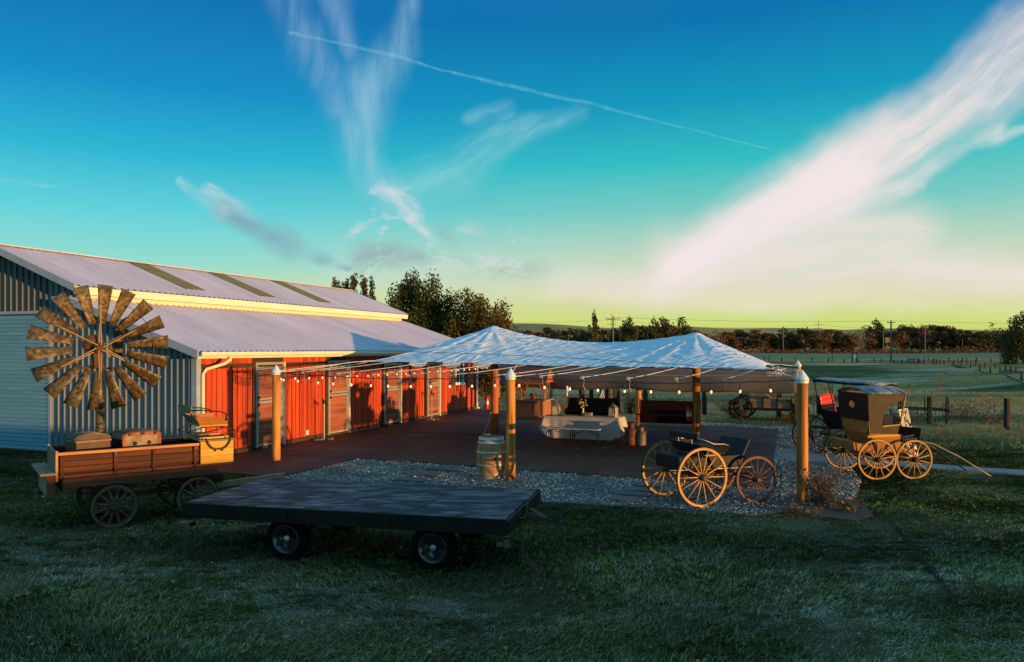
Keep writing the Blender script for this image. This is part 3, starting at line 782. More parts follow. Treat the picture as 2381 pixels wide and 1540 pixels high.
for i in range(4): gable_panel(-5.2 - .95 * i, -5.2 - .95 * (i + 1), lambda x: upper_z(x) if x > UXR else upper_z(mir(x)), 3.98, 'siding_dark')
gable_panel(-9.0, mir(-4.05), lambda x: upper_z(mir(x)), .06, 'siding_blue', 5)
for i in range(4): gable_panel(mir(-4.05) - 1.0 * i, mir(-4.05) - 1.0 * (i + 1), lambda x: lean_z(mir(x)), .06, 'siding_blue')
MB().box(-.12, .055, -.055, .0, .05, lean_z(0) - .1).box(0.004, .055, 0, .10, .05, lean_z(0) - .1).build('corner_trim', 'trim_grey', barn)
# roller door in the gable
rd = MB().box(-9.0, -5.2, -.02, -.004, .02, 3.9).build('roller_door', 'siding_dark', barn)
me = MB().box(-1.88, 1.88, -.045, 0, .0, .088).box(-1.88, 1.88, -.012, 0, .088, .11).mesh('slat', 'roller_slat')
for i in range(34): put('slat', me, rd, (-7.1, -.022, .06 + i * .1115))
MB().box(-5.2, -5.1, -.07, -.0, .02, 3.98).box(-9.1, -9.0, -.07, -.0, .02, 3.98).box(-9.0, -5.2, -.07, 0, 3.9, 3.98).build('door_frame', 'trim_grey', barn)
# back and far walls
MB().box(mir(0), 0, BL - .02, BL + .1, 0, lean_z(-.2) - .1).box(mir(-4.05), -4.05, BL - .02, BL + .1, 2, 4.5).box(mir(0) - .1, mir(0), 0, BL, 0, lean_z(0) - .12).build('rear_wall', 'siding_blue', barn)

# red board front
wall = MB().box(-.12, -.012, 0.02, BL, 0, lean_z(0) - .1).build('board_wall', 'dark_board', barn)
DOORS = [(2.20, 3.45), (5.74, 6.96), (9.33, 10.57), (12.82, 13.98)]
WIN = (15.35, 16.5)
bm_tall = {}
def board(y, w, z0, z1, th, mat='red_board'):
    key = (round(w, 3), round(z1 - z0, 3), round(th, 3), mat)
    if key not in bm_tall:
        bm_tall[key] = MB().box(0, th, -w / 2, w / 2, 0, z1 - z0).mesh('board', mat)
    return put('board', bm_tall[key], wall, (-.01, y, z0))
y = .12; pitch = .1985
k = 0
while y + pitch < BL - .02:
    yc = y + pitch / 2
    inside = any(a - .12 < yc < b + .12 for a, b in DOORS)
    if not inside:
        if WIN[0] - .02 < yc < WIN[1] + .02:
            board(yc, pitch - .03, .17, 1.30, .024 + .006 * (k % 2))
            board(yc, pitch - .03, 2.32, 2.38, .024)
        else:
            board(yc, pitch - .03, .17, 2.38, .024 + .006 * (k % 2))
    if not any(a < yc < b for a, b in DOORS):
        board(yc, pitch - .012, 2.50, 2.74, .022)
    y += pitch; k += 1
MB().box(0, .05, .05, BL, 2.385, 2.495).build('trim_board', 'dark_board', wall)
kick = [(.1, 2.12), (3.53, 5.66), (7.04, 9.25), (10.65, 12.74), (14.06, 17.96)]
for a, b in kick: MB().box(-.008, .045, a, b, .03, .16).build('kick_board', 'dark_board', wall)
for a, b in DOORS: MB().box(-.008, .03, a, b, .03, .10).build('kick_board', 'dark_board', wall)
# stable doors
def door(i, y0, y1, extra=None):
    f = MB()
    fw = .07; z0, z1 = .10, 2.52; zs = 1.42
    f.box(0, .085, y0, y0 + fw, z0, z1).box(0, .085, y1 - fw, y1, z0, z1).box(0, .085, y0 + fw, y1 - fw, z1 - fw, z1)
    d = f.build('door', 'galvanised', barn)
    d['label'] = ['stable door behind the near left post', 'second stable door from the near corner', 'third stable door from the near corner', 'stable door nearest the window'][i]
    a, b = y0 + fw + .006, y1 - fw - .006
    for (za, zb) in ((z0 + .02, zs - .012), (zs + .012, z1 - fw - .10)):
        lf = MB(); s = .06
        lf.box(.012, .062, a, a + s, za, zb).box(.012, .062, b - s, b, za, zb).box(.012, .062, a + s, b - s, za, za + s).box(.012, .062, a + s, b - s, zb - s, zb)
        lf.build('door_leaf', 'galvanised', d)
        n = max(4, round((zb - za - 2 * s) / .145)); h = (zb - za - 2 * s) / n
        key = ('plank', round(h, 3), round(b - a, 3))
        if key not in bm_tall:
            # lap boards: thicker at the foot
            w = (b - a) - 2 * s - .004
            bm_tall[key] = MB().add([(.0, -w / 2, 0), (.040, -w / 2, 0), (.016, -w / 2, h - .006), (0, -w / 2, h - .006), (.0, w / 2, 0), (.040, w / 2, 0), (.016, w / 2, h - .006), (0, w / 2, h - .006)],
                                    [(0, 1, 2, 3), (7, 6, 5, 4), (1, 5, 6, 2), (0, 4, 5, 1), (2, 6, 7, 3), (3, 7, 4, 0)]).mesh('plank', 'door_plank')
        for j in range(n): put('plank', bm_tall[key], d, (.004, (a + b) / 2, za + s + j * h))
    MB().box(.0, .03, a, b, z1 - fw - .095, z1 - fw - .004).build('transom', 'galvanised', d)
    l = MB()
    for zz in (zs + .10, zs - .10):
        l.box(.062, .10, a + .0, a + .09, zz - .022, zz + .022).cyl((.085, a + .045, zz - .06), (.085, a + .045, zz + .03), .014)
    l.build('latch', 'black_iron', d)
    h_ = MB()
    for zz in (.35, 1.2, 1.65, 2.2): h_.box(.062, .078, b - .09, b + .01, zz - .025, zz + .025)
    h_.build('hinge', 'galvanised', d)
    # flashing on the right-hand jamb
    MB().box(0, .10, y1 + .004, y1 + .05, .05, z1).build('jamb_trim', 'trim_cream', d)
    MB().box(0, .07, y0 - .11, y0 - .006, .16, 2.38).build('jamb_board', 'dark_board', d)
for i, (a, b) in enumerate(DOORS): door(i, a, b)
# window with shutters
y0, y1 = 15.62, 16.5
w = MB().box(0, .06, y0, y0 + .06, 1.34, 2.3).box(0, .06, y1 - .06, y1, 1.34, 2.3).box(0, .06, y0 + .06, y1 - .06, 1.34, 1.40).box(0, .06, y0 + .06, y1 - .06, 2.24, 2.3).box(0, .05, (y0 + y1) / 2 - .025, (y0 + y1) / 2 + .025, 1.40, 2.24).build('window', 'white_vinyl', barn)
for a, b in ((y0 + .06, (y0 + y1) / 2 - .025), ((y0 + y1) / 2 + .025, y1 - .06)): MB().box(0.005, .02, a, b, 1.40, 2.24).build('pane', 'window_glass', w)
MB().box(0, .085, y0 - .03, y1 + .03, 1.29, 1.34).build('sill', 'white_vinyl', w)
for a in (y0 - .42, y1 + .06):
    s = MB().box(0.014, .05, a, a + .36, 1.30, 2.32).build('shutter', 'dark_board', w)
# gutter and downspouts
g = MB()
prof = [(0, 0), (.11, 0), (.145, .05), (.145, .115), (.125, .125), (.125, .03), (.0, .02)]
yA, yB = -.34, BL + .3
g.add([(LX0 + .0 + x, yA, 2.705 + z) for x, z in prof] + [(LX0 + x, yB, 2.705 + z) for x, z in prof], [(i, (i + 1) % 7, 7 + (i + 1) % 7, 7 + i) for i in range(7)] + [tuple(range(6, -1, -1)), tuple(range(7, 14))])
g.box(LX0 - .03, LX0 - .003, yA, yB, 2.66, 2.80)
g.build('gutter', 'trim_cream', barn)
MB().box(0.012, LX0 - .032, 0.02, BL, 2.735, 2.755).build('soffit', 'trim_cream', barn)
MB().tube([(LX0 + .07, .75, 2.71), (LX0 + .07, .75, 2.62), (LX0 - .0, .62, 2.52), (.12, .22, 2.38), (.10, .12, 2.25), (.10, .12, .15), (.2, .10, .08)], .045, 8).build('downspout', 'trim_cream', barn, smooth=True)
MB().tube([(LX0 + .07, BL - .35, 2.71), (LX0 + .0, BL - .30, 2.55), (.12, BL - .12, 2.4), (.10, BL - .08, 2.25), (.10, BL - .08, .15), (.22, BL - .05, .08)], .05, 8).build('downspout', 'white_vinyl', barn, smooth=True)
MB().box(.04, .075, 4.55, 4.67, .22, .36).build('outlet_box', 'white_vinyl', barn)
MB().box(.045, .075, BL - .1, BL + .02, .05, 2.7).build('corner_trim', 'trim_cream', barn)

# yard hydrants in front of the boards
def hydrant(a, b, label, h):
    t = thing('yard_hydrant', label, 'yard hydrant', W(a, b, .04), BANG, 'iron yard hydrants in front of the stable')
    MB().cyl((0, 0, 0), (0, 0, h), .022, n=8).build('standpipe', 'galvanised', t)
    MB().cyl((0, 0, h - .02), (0, 0, h + .09), .045, .035, 8).bar((0, 0, h + .07), (0, -.07, h + .13), .03).cyl((0, 0, h + .04), (0, .15, h - .02), .022, n=8).cyl((0, .15, h - .02), (0, .16, h - .1), .026, n=8).build('tap_head', 'black_iron', t)
    MB().tube([(0, -.06, h + .12), (0, -.09, h + .02), (0, -.085, h - .15)], .014, 6).build('lever', 'black_iron', t)
    m = MB(); 
    for q in range(26):
        an = random.uniform(0, 2 * PI); r = random.uniform(.1, .42); s = random.uniform(.02, .04)
        m.lathe([(s * .7, -.01), (s, .012), (s * .5, .03)], 6, Matrix.Translation((r * math.cos(an) * .7, r * math.sin(an), .0)))
    tag(m.build('drain_stones', 'pebble', t), kind='stuff')
hydrant(.42, 5.0, 'black tap head on a pipe before the red boards, between first and second door', 1.15)
hydrant(.5, 12.35, 'black tap head on a pipe beside the stable door nearest the window', 1.05)
# ================================================================== POSTS, CANOPY, ROPES AND LAMPS
POST = [(Vector((-6.08, 19.7, .04)), 2.30, 'pine post with white cap in front of the first stable door', .105),
        (Vector((-.03, 16.85, .0)), 2.33, 'pine post with white cap right behind the oak barrel', .105),
        (Vector((5.55, 14.6, 0)), 2.35, 'pine post with white cap nearest the camera, right of the open buggy', .105),
        (W(14.4, 15.2), 2.33, 'white-capped pine post directly behind the nearest right-hand post', .11),
        (W(8.31, 15.5), 2.32, 'slim pine post behind the left end of the right-hand pew', .11),
        (W(1.7, 16.5), 2.32, 'pine post farthest back, half hidden by the red centre pole', .11)]
POST[3][0].z = 0; POST[4][0].z = .0; POST[5][0].z = 0.0
for p, h, label, r in POST:
    t = thing('canopy_post', label, 'post', p, random.uniform(0, 6), 'capped posts around the canopy')
    m = MB(); n = 14
    pts = [(r * (1 + .03 * math.sin(z * 3 + p.x)), z) for z in np.linspace(0, h - .02, 9)]
    m.lathe(pts, n); m.build('log', 'log_pine', t, smooth=True)
    MB().lathe([(r + .010, h - .10), (r + .013, h - .005), (r + .010, h), (.010, h + .15), (0.001, h + .154)], 16).build('post_cap', 'cap_white', t)
    w_ = MB().lathe([(r + .016, h - .05), (r + .024, h - .035), (r + .016, h - .02)], 14)
    w_.build('rope_lashing', 'rope_white', t)
for p, h, label, r, mat in [(W(4.87, 8.36, .04), 3.5, 'thick red-brown pole carrying the left peak of the canopy', .135, 'log_red'), (W(11.47, 8.73, .04), 3.3, 'thick pine pole carrying the right peak of the canopy', .12, 'log_pine')]:
    t = thing('canopy_pole', label, 'pole', p, 0, 'poles under the canopy peaks')
    MB().lathe([(r * 1.03, 0), (r, 1.0), (r * .97, 2.0), (r * .93, h)], 16).build('log', mat, t, smooth=True)

# canopy membrane in barn-aligned coordinates (a, b)
A0, A1, B0, B1 = 1.55, 13.95, 4.72, 12.1
PK = [(4.87, 8.36, 3.63), (11.47, 8.73, 3.44)]
NA, NB = 210, 130
aa = np.linspace(0, 1, NA); bb = np.linspace(0, 1, NB)
UA, UB = np.meshgrid(aa, bb, indexing='ij')
# edges sag inwards between the tie points, and the corners pull out
inset_b = .34 * 4 * UA * (1 - UA)
inset_a = .42 * 4 * UB * (1 - UB)
CA = A0 + inset_a + (A1 - A0 - 2 * inset_a) * UA
CB = B0 + inset_b + (B1 - B0 - 2 * inset_b) * UB
edge = np.minimum(np.minimum(UA, 1 - UA) * (A1 - A0), np.minimum(UB, 1 - UB) * (B1 - B0))
ZE = 2.52 - .14 * UA + .02 * np.sin(UA * 9)                     # height of the hem
# hull with hip creases
ap1, bp1, h1 = PK[0]; ap2, bp2, h2 = PK[1]
f = (CA - ap1) / (ap2 - ap1)
hl = np.clip((ap1 - CA) / (ap1 - A0 - .3), 0, 1); hr = np.clip((CA - ap2) / (A1 - .3 - ap2), 0, 1)
fm = np.clip(f, 0, 1)
ridge = (h1 + (h2 - h1) * fm - 2.45) * (1 - .34 * np.sin(PI * fm) ** .9)
bc = bp1 + (bp2 - bp1) * fm
vv = np.where(CB < bc, (bc - CB) / (bc - B0 - .2), (CB - bc) / (B1 - .2 - bc)); vv = np.clip(vv, 0, 1)
hh = np.maximum(hl, hr)
pn = 7.0
m_ = np.clip((hh ** pn + vv ** pn) ** (1 / pn), 0, 1)
hull = ridge * (1 - m_)
# tension membrane (Laplace) gives the concave flare towards the peaks
T = np.zeros((NA, NB)); mask = np.zeros((NA, NB), bool)
for (a_, b_, h_) in PK:
    d = np.hypot(CA - a_, CB - b_); mm = d < .16; mask |= mm; T[mm] = h_ - 2.45
T[~mask] = hull[~mask]
Tm = T.copy()
for _ in range(600):
    Tn = Tm.copy(); Tn[1:-1, 1:-1] = .25 * (Tm[2:, 1:-1] + Tm[:-2, 1:-1] + Tm[1:-1, 2:] + Tm[1:-1, :-2])
    Tn[mask] = T[mask]; Tn[0] = Tn[-1] = 0; Tn[:, 0] = Tn[:, -1] = 0; Tm = Tn
Z = ZE + .72 * hull + .28 * Tm
# folds running from the peaks, and cross wrinkles
for (a_, b_, h_), ph in zip(PK, (0.4, 1.9)):
    d = np.hypot(CA - a_, CB - b_); th = np.arctan2(CB - b_, CA - a_)
    amp = .016 * np.exp(-((d - 1.0) / 1.3) ** 2) + .007 * np.exp(-((d - 2.8) / 1.6) ** 2)
    Z += amp * (np.sin(th * 22 + ph + 1.2 * np.sin(th * 3)) + .7 * np.abs(np.sin(th * 17 + 2.2 * ph)))
dg = CA * .75 + CB * .66
Z += .010 * (1 - np.abs(np.sin(dg * 5 + 1.1 * np.sin(CA * 1.1 - CB)))) ** 3 * np.clip(edge / .6, 0, 1) + .004 * np.sin(dg * 17 + 2 * np.sin(CB * 1.3))
Z -= .05 * np.abs(np.sin(UA * PI * 9)) * np.exp(-edge / .25) * 0.5
VC = np.stack([CA.ravel(), CB.ravel(), Z.ravel()], 1)
ii = (np.arange(NA - 1)[:, None] * NB + np.arange(NB - 1)[None, :]).ravel()
lp = np.stack([ii, ii + NB, ii + NB + 1, ii + 1], 1).ravel()
canopy = thing('canopy', 'white fabric canopy stretched over two poles above the patio', 'canopy', CORNER, BANG)
fab = put('fabric', np_mesh('fabric', VC, lp, np.full(len(ii), 4), 'canopy_fabric', True), canopy)
sol = fab.modifiers.new('thick', 'SOLIDIFY'); sol.thickness = .006; sol.offset = -1
def cz(a, b):
    """height of the fabric at barn coordinates"""
    i = np.argmin((CA - a) ** 2 + (CB - b) ** 2)
    return float(Z.ravel()[i])
def hem(u):
    i = int(round(u * (NA - 1))); return Vector((CA[i, 0], CB[i, 0], Z[i, 0]))
def hem_far(u):
    i = int(round(u * (NA - 1))); return Vector((CA[i, -1], CB[i, -1], Z[i, -1]))
def hem_left(u):
    i = int(round(u * (NB - 1))); return Vector((CA[0, i], CB[0, i], Z[0, i]))
def hem_right(u):
    i = int(round(u * (NB - 1))); return Vector((CA[-1, i], CB[-1, i], Z[-1, i]))
# black sleeves on the hem and half-moon flaps between ties
for k in range(12):
    u = .04 + k * .083
    p, q = hem(u), hem(min(1, u + .045))
    MB().cyl(p + Vector((0, -.01, -.005)), q + Vector((0, -.01, -.005)), .016, n=6).build('hem_sleeve', 'black_paint', canopy)
for u in (.16, .245, .325):
    p, q = hem(u), hem(u + .045); c = (p + q) / 2; d = (q - p) / 2
    pts = [(math.cos(t) * d.length, math.sin(t) * .15) for t in np.linspace(PI, 2 * PI, 12)]
    m = MB().prism(pts, .008, XZ)
    m.build('flap', 'cap_white', canopy, c + Vector((0, -.02, 0)), (0, 0, math.atan2(d.y, d.x)))
tp = lambda i: POST[i][0] + Vector((0, 0, POST[i][1] - .03))
inv = Matrix.Translation(CORNER) @ Matrix.Rotation(BANG, 4, 'Z'); inv.invert()
LT = [inv @ tp(i) for i in range(6)]                           # post tops in canopy space
def catline(p, q, sag, n=14):
    return [Vector(p).lerp(Vector(q), i / n) - Vector((0, 0, sag * 4 * (i / n) * (1 - i / n))) for i in range(n + 1)]
def rope(p, q, r=.007, sag=.02, tail=True):
    pts = catline(p, q, sag, 6)
    m = MB().tube(pts, r, 5)
    if tail:
        q = Vector(q)
        e = [q + Vector((0, 0, 0)), q + Vector((.05, .02, -.07)), q + Vector((.02, .03, -.17)), q + Vector((.07, .02, -.28))]
        m.tube(e, r * .6, 4)
        m.tube([q + Vector((.03 * math.cos(t), 0, .035 * math.sin(t))) for t in np.linspace(0, 2 * PI, 9)], r * .8, 4)
    return m.build('tie_rope', 'rope_white', canopy, smooth=True)
# near side: hem to the cable between the front posts
def front_cable(s):
    """s from 0 at the left front post to 2 at the right front post"""
    i = 0 if s < 1 else 1; t = s - i
    p = LT[i].lerp(LT[i + 1], t); p.z -= .10 * 4 * t * (1 - t) * .5; return p
for u in (.11, .2, .285, .37, .455, .56, .64, .72, .80, .88, .955):
    p = hem(u); s = (p.x - LT[0].x) / (LT[1].x - LT[0].x)
    if s > 1: s = 1 + (p.x - LT[1].x) / (LT[2].x - LT[1].x)
    rope(p, front_cable(min(2, max(0.02, s - .06))) + Vector((0, .25, .02)))
for u in (.12, .3, .5, .7, .88):
    p = hem_far(u); rope(p, Vector((p.x + .1, 15.6 - .05 * (p.x - 8), 2.2)), tail=False)
for u in (.2, .4, .6, .8):
    p = hem_right(u); rope(p, LT[2].lerp(LT[3], .32 + .42 * u) + Vector((0, 0, -.05)))
    p = hem_left(u); rope(p, LT[0].lerp(LT[5], .3 + .45 * u) + Vector((.25, 0, 0)))
rope(hem(0.004), LT[0], .009, .04, False); rope(hem(.05), LT[0] + Vector((.05, 0, 0)), .008, .05, False)
rope(hem(.43), LT[1] + Vector((0, 0, .05)), .009, .03, False); rope(hem(.6), LT[1] + Vector((.1, .02, 0)), .011, .03, False)
rope(hem(.995), LT[2], .009, .03, False); rope(hem_right(.03), LT[2] + Vector((0, 0, .03)), .008, .03, False)
rope(hem_far(.996), LT[3], .009, .03, False); rope(hem_far(.004), LT[5], .009, .03, False)
# a long rope laid across the cloth
pts = []
for t in np.linspace(0, 1, 30):
    a = 1.9 + t * 7.6; b = 5.0 + 2.1 * math.sin(min(1, t * 1.35) * PI / 2)
    pts.append(Vector((a, b, cz(a, b) + .018)))
MB().tube([LT[0] + Vector((0, 0, .02))] + pts, .009, 5).build('tie_rope', 'rope_white', canopy, smooth=True)
# bunched cord at the right hand corner
m = MB(); c = hem(.985) + Vector((.05, .25, -.02))
for q in range(9):
    pp = [c + Vector((random.uniform(-.25, .35), random.uniform(-.3, .6), random.uniform(-.16, .10))) for _ in range(5)]
    m.tube(pp, .006, 4)
m.build('cord_bundle', 'rope_white', canopy, smooth=True)

# strings of lamps: cable, sockets and bulbs
bulb_me = MB().lathe([(.004, -.072), (.016, -.064), (.024, -.046), (.022, -.025), (.012, -.005), (.009, 0)], 8).mesh('bulb', 'bulb_lit', True)
sock_me = MB().lathe([(.016, -.012), (.018, .05), (.011, .085), (.005, .12)], 7).mesh('socket', 'wire_dark', True)
def lamp_string(label, path, step, drop=.06, start=.2, wob=.02):
    org = path[0].copy()
    t = thing('lamp_string', label, 'string lights', org, 0, 'strings of lamps around the canopy')
    L = [0.0]
    for i in range(1, len(path)): L.append(L[-1] + (path[i] - path[i - 1]).length)
    def pos(s):
        for i in range(1, len(path)):
            if s <= L[i] or i == len(path) - 1:
                return path[i - 1].lerp(path[i], min(1, (s - L[i - 1]) / (L[i] - L[i - 1])))
    n = int((L[-1] - start * 2) / step)
    cab = []
    for s in np.linspace(0, L[-1], n * 3):
        cab.append(pos(s) - org - Vector((0, 0, .02 * (1 + math.sin(s * 2 * PI / step)) * .5)))
    MB().tube(cab, .010, 5).build('cable', 'wire_dark', t, smooth=True)
    for k in range(n + 1):
        s = start + k * step + random.uniform(-.06, .06); p = pos(s) - org
        tilt = (random.uniform(-.14, .14), random.uniform(-.14, .14), 0)
        so = put('socket', sock_me, t, p + Vector((0, 0, -.145)), tilt)
        put('bulb', bulb_me, so, (0, 0, -.008))
def sagline(i, j, sag, dz=0.0, n=16):
    p, q = tp(i) + Vector((0, 0, dz)), tp(j) + Vector((0, 0, dz))
    return catline(p, q, sag, n)
lamp_string('lamp string from the first stable door to the post by the barrel', sagline(0, 1, .10), .55)
lamp_string('lamp string between the barrel post and the right-hand front post', sagline(1, 2, .10), .58)
lamp_string('lamp string receding along the red stable front under the canopy', sagline(0, 5, .06), .62)
lamp_string('lamp string along the shade screen at the back of the patio', sagline(5, 4, .06, -.02) + sagline(4, 3, .06, -.02)[1:], .62)
lamp_string('lamp string between the two posts on the right edge of the patio', sagline(2, 3, .12, .03), .55)

# straight steel cables at the post tops
def cable(name, label, p, q, r, sag=.0, mat='wire_dark', cat='cable', grp=None):
    o = MB().tube([v - Vector(p) for v in catline(p, q, sag, 12)], r, 4).build(name, mat, None, p, smooth=True)
    return tag(o, label, cat, grp)
up = Vector((0, 0, .06))
cable('steel_cable', 'thin steel cable from the first-door post to the barrel post', tp(0) + up, tp(1) + up, .005, .01, 'galvanised')
cable('steel_cable', 'thin steel cable from the barrel post to the near right post', tp(1) + up, tp(2) + up, .005, .01, 'galvanised')
cable('steel_cable', 'thin cable crossing the canopy from barn roof to the far right post', W(-.2, 9.5, 3.02), tp(3) + Vector((0, 0, .1)), .005, .10, 'wire_dark')
cable('steel_cable', 'thin cable crossing low over the canopy from barn eave to the near right post', W(.3, 3.6, 2.86), tp(2) + Vector((0, 0, .12)), .005, -.12, 'wire_dark')

# shade screen hanging at the back of the patio
sc = thing('shade_screen', 'long brown shade cloth hung across the back of the patio', 'shade screen', W(1.7, 16.5), BANG)
inv2 = (Matrix.Translation(W(1.7, 16.5)) @ Matrix.Rotation(BANG, 4, 'Z')).inverted()
pts = [inv2 @ POST[5][0], inv2 @ POST[4][0], inv2 @ POST[3][0]]
nu, nvv = 80, 9; vs = []
for i in range(nu):
    t = i / (nu - 1) * 2; k = 0 if t < 1 else 1; p = pts[k].lerp(pts[k + 1], t - k)
    for j in range(nvv):
        s = j / (nvv - 1)
        top = 2.17 - .05 * math.sin(PI * (t - k)) ; bot = 1.27 - .07 * math.sin(PI * (t - k)) + .03 * math.sin(t * 9)
        vs.append((p.x, p.y - .14 - .05 * s * math.sin(t * 13) - .10 * math.sin(PI * s) * math.sin(PI * (t - k)), top + (bot - top) * s))
ii = [(i * nvv + j, (i + 1) * nvv + j, (i + 1) * nvv + j + 1, i * nvv + j + 1) for i in range(nu - 1) for j in range(nvv - 1)]
o = MB().add(vs, ii).build('screen_cloth', 'shade_cloth', sc, smooth=True); o.modifiers.new('thick', 'SOLIDIFY').thickness = .008
for z in (2.15, 1.66):
    MB().tube([p + Vector((0, -.2, z)) for p in pts], .006, 4).build('support_wire', 'galvanised', sc)
# ================================================================== WHEELS
WC = {}
def ring_mesh(name, r0, r1, w, n, mat):
    m = MB(); m.lathe([(r0, -w / 2), (r1, -w / 2), (r1, w / 2), (r0, w / 2)], n, Matrix.Rotation(PI / 2, 4, 'X'), close=True)
    return m.mesh(name, mat)
def wheel(parent, loc, R, nsp, mat, tmat, hmat, fel=.045, sw=.026, w=.045, hub=.07, hl=.2, rot=(0, 0, 0), club=False, name='wheel'):
    """spoked wheel, axle along local y: wooden rim > tyre, hub, spokes"""
    key = (round(R, 3), nsp, mat, tmat, hmat, fel, club)
    if key not in WC:
        rim = ring_mesh('wheel', R - .012 - fel, R - .012, w, 40, mat)
        ty = ring_mesh('tyre', R - .011, R, w * .98, 40, tmat)
        hb = MB().lathe([(.02, -hl * .62), (hub * .45, -hl * .62), (hub * .55, -hl * .35), (hub, -hl * .22), (hub, hl * .22), (hub * .7, hl * .5), (.02, hl * .5)], 14, Matrix.Rotation(PI / 2, 4, 'X')).mesh('hub', hmat, False)
        s = MB(); r0, r1 = hub * .85, R - .012 - fel + .004
        if club:
            prof = [(r0, sw * .9), (r0 + .06, sw * .75), (r0 + .10, sw * .5), (r1 - .03, sw * .42), (r1, sw * .5)]
        else:
            prof = [(r0, sw * .55), (r0 + (r1 - r0) * .25, sw * .5), (r1, sw * .36)]
        s.tube([(x, 0, 0) for x, _ in prof], [a for _, a in prof], 6)
        WC[key] = (rim, ty, hb, s.mesh('spoke', mat, True))
    rim, ty, hb, sp = WC[key]
    o = put(name, rim, parent, loc, rot)
    put('tyre', ty, o); put('hub', hb, o)
    ph = random.uniform(0, 1)
    for k in range(nsp): put('spoke', sp, o, (0, 0, 0), (0, 2 * PI * (k + ph) / nsp, 0))
    return o

# ================================================================== FARM WAGON (left)
WAG = Vector((-7.13, 12.0, 0)); WANG = math.atan2(.6, .8)
wg = thing('farm_wagon', 'weathered wooden freight wagon with spring seat, parked before the barn gable', 'wagon', WAG, WANG)
Lw, Ww = 2.66, 1.12
zb, zt = .93, 1.27
def plank_part(name, x0, x1, y0, y1, z0, z1, mat, label=None, parent=None, bw=.006):
    o = bevel(MB().box(x0, x1, y0, y1, z0, z1).build(name, mat, parent or wg), bw)
    if label: o['label'] = label
    return o
for j in range(6): plank_part('floor_plank', .02, Lw, .03 + j * .178, .03 + j * .178 + .17, zb - .02, zb + .012, 'wagon_brown')
for yy, nm in ((0, 'near'), (Ww - .03, 'far')):
    for k in range(3): plank_part('side_board', .0, Lw - .02, yy + .002 * k, yy + .03, zb + .014 + k * (zt - zb - .064) / 3, zb + .010 + (k + 1) * (zt - zb - .064) / 3, 'wagon_brown')
    plank_part('side_rail', -.01, 2.12, yy - .016, yy + .05, zt - .048, zt, 'beam_red' if yy else 'wood_orange')
    plank_part('sill_beam', .0, Lw, yy - .012, yy + .06, zb - .075, zb - .022, 'beam_red' if yy == 0 else 'wagon_brown')
for x in (.02, .78, 1.36, 2.02):
    for yy in (-.035, Ww + .0):
        plank_part('stake', x, x + .055, yy, yy + .033, zb - .07, zt - .05, 'wagon_brown')
plank_part('tail_board', -.032, -.002, .02, Ww - .03, zb + .01, zt + .005, 'wagon_pale')
for yy in (.0, Ww - .03): plank_part('corner_post', -.04, -.003, yy - .02, yy + .02, zb - .12, zt + .03, 'wood_orange' if yy == 0 else 'wagon_pale')
# feed box behind the tail board
plank_part('feed_box_lid', -.25, -.04, -.05, Ww + .26, zb - .01, zb + .03, 'wagon_pale')
plank_part('feed_box', -.15, -.06, -.0, Ww + .16, zb - .36, zb - .012, 'wagon_pale')
plank_part('feed_box_end', -.16, -.05, -.028, -.002, zb - .37, zb - .012, 'beam_red')
# running gear
for yy in (.10, Ww - .18): plank_part('frame_beam', .04, 2.45, yy, yy + .07, zb - .22, zb - .08, 'beam_red')
plank_part('outer_beam', .06, 2.42, -.02, .035, zb - .235, zb - .085, 'beam_red')
for x in (.1, .77, 1.45, 2.06): plank_part('bolster', x - .045, x + .045, .0, Ww, zb - .30, zb - .222, 'beam_red')
plank_part('front_box', 1.75, 2.55, .10, Ww - .10, zb - .40, zb - .24, 'wagon_brown')
MB().cyl((.77, -.16, .36), (.77, Ww + .16, .36), .032, n=8).cyl((2.06, -.16, .36), (2.06, Ww + .16, .36), .032, n=8).bar((.77, .25, .40), (.77, .25, .64), .08).bar((.77, .87, .40), (.77, .87, .64), .08).bar((2.06, .25, .40), (2.06, .25, .64), .08).bar((2.06, .87, .40), (2.06, .87, .64), .08).bar((.77, .56, .42), (2.06, .56, .42), .07).bar((1.2, .2, .62), (2.0, .5, .40), .02).build('axle', 'rusty_iron', wg)
for x in (.77, 2.06):
    for yy in (-.12, Ww + .12): wheel(wg, (x, yy, .358), .36, 12, 'spoke_grey', 'tyre_rubber', 'rusty_iron', fel=.05, sw=.046, w=.075, hub=.085, hl=.24, club=True)
# leaf springs under the bed
for x in (.77, 2.06):
    for yy in (.06, Ww - .06):
        pts = [(x - .38 + .76 * i / 10, yy, .56 + .09 * (2 * i / 10 - 1) ** 2) for i in range(11)]
        MB().tube(pts, .016, 4).tube([(a, b, .68 - (c - .56) * .8) for a, b, c in pts], .016, 4).build('leaf_spring', 'rusty_iron', wg)
# seat box and lid
x0s = 2.13
for k in range(3): plank_part('seat_box_board', x0s, Lw + .03, -.045, -.012 - .0015 * k, zb - .03 + k * .13, zb - .033 + (k + 1) * .13, 'yellow_pine', 'bright yellow pine board on the side of the seat box')
plank_part('seat_box_back', x0s, Lw + .03, Ww + .0, Ww + .03, zb - .03, zt + .02, 'yellow_pine')
plank_part('seat_box_front', Lw + .0, Lw + .03, -.01, Ww, zb - .03, zt + .02, 'yellow_pine')
for k, (ya, yb) in enumerate(((-.05, .36), (.37, .74), (.75, Ww + .04))): plank_part('lid_board', x0s - .02, Lw + .05, ya, yb, zt + .022, zt + .046, 'wagon_pale')
for yy in (.12, .70): plank_part('cleat', x0s + .03, Lw + .0, yy, yy + .06, zt + .047, zt + .075, 'yellow_pine')
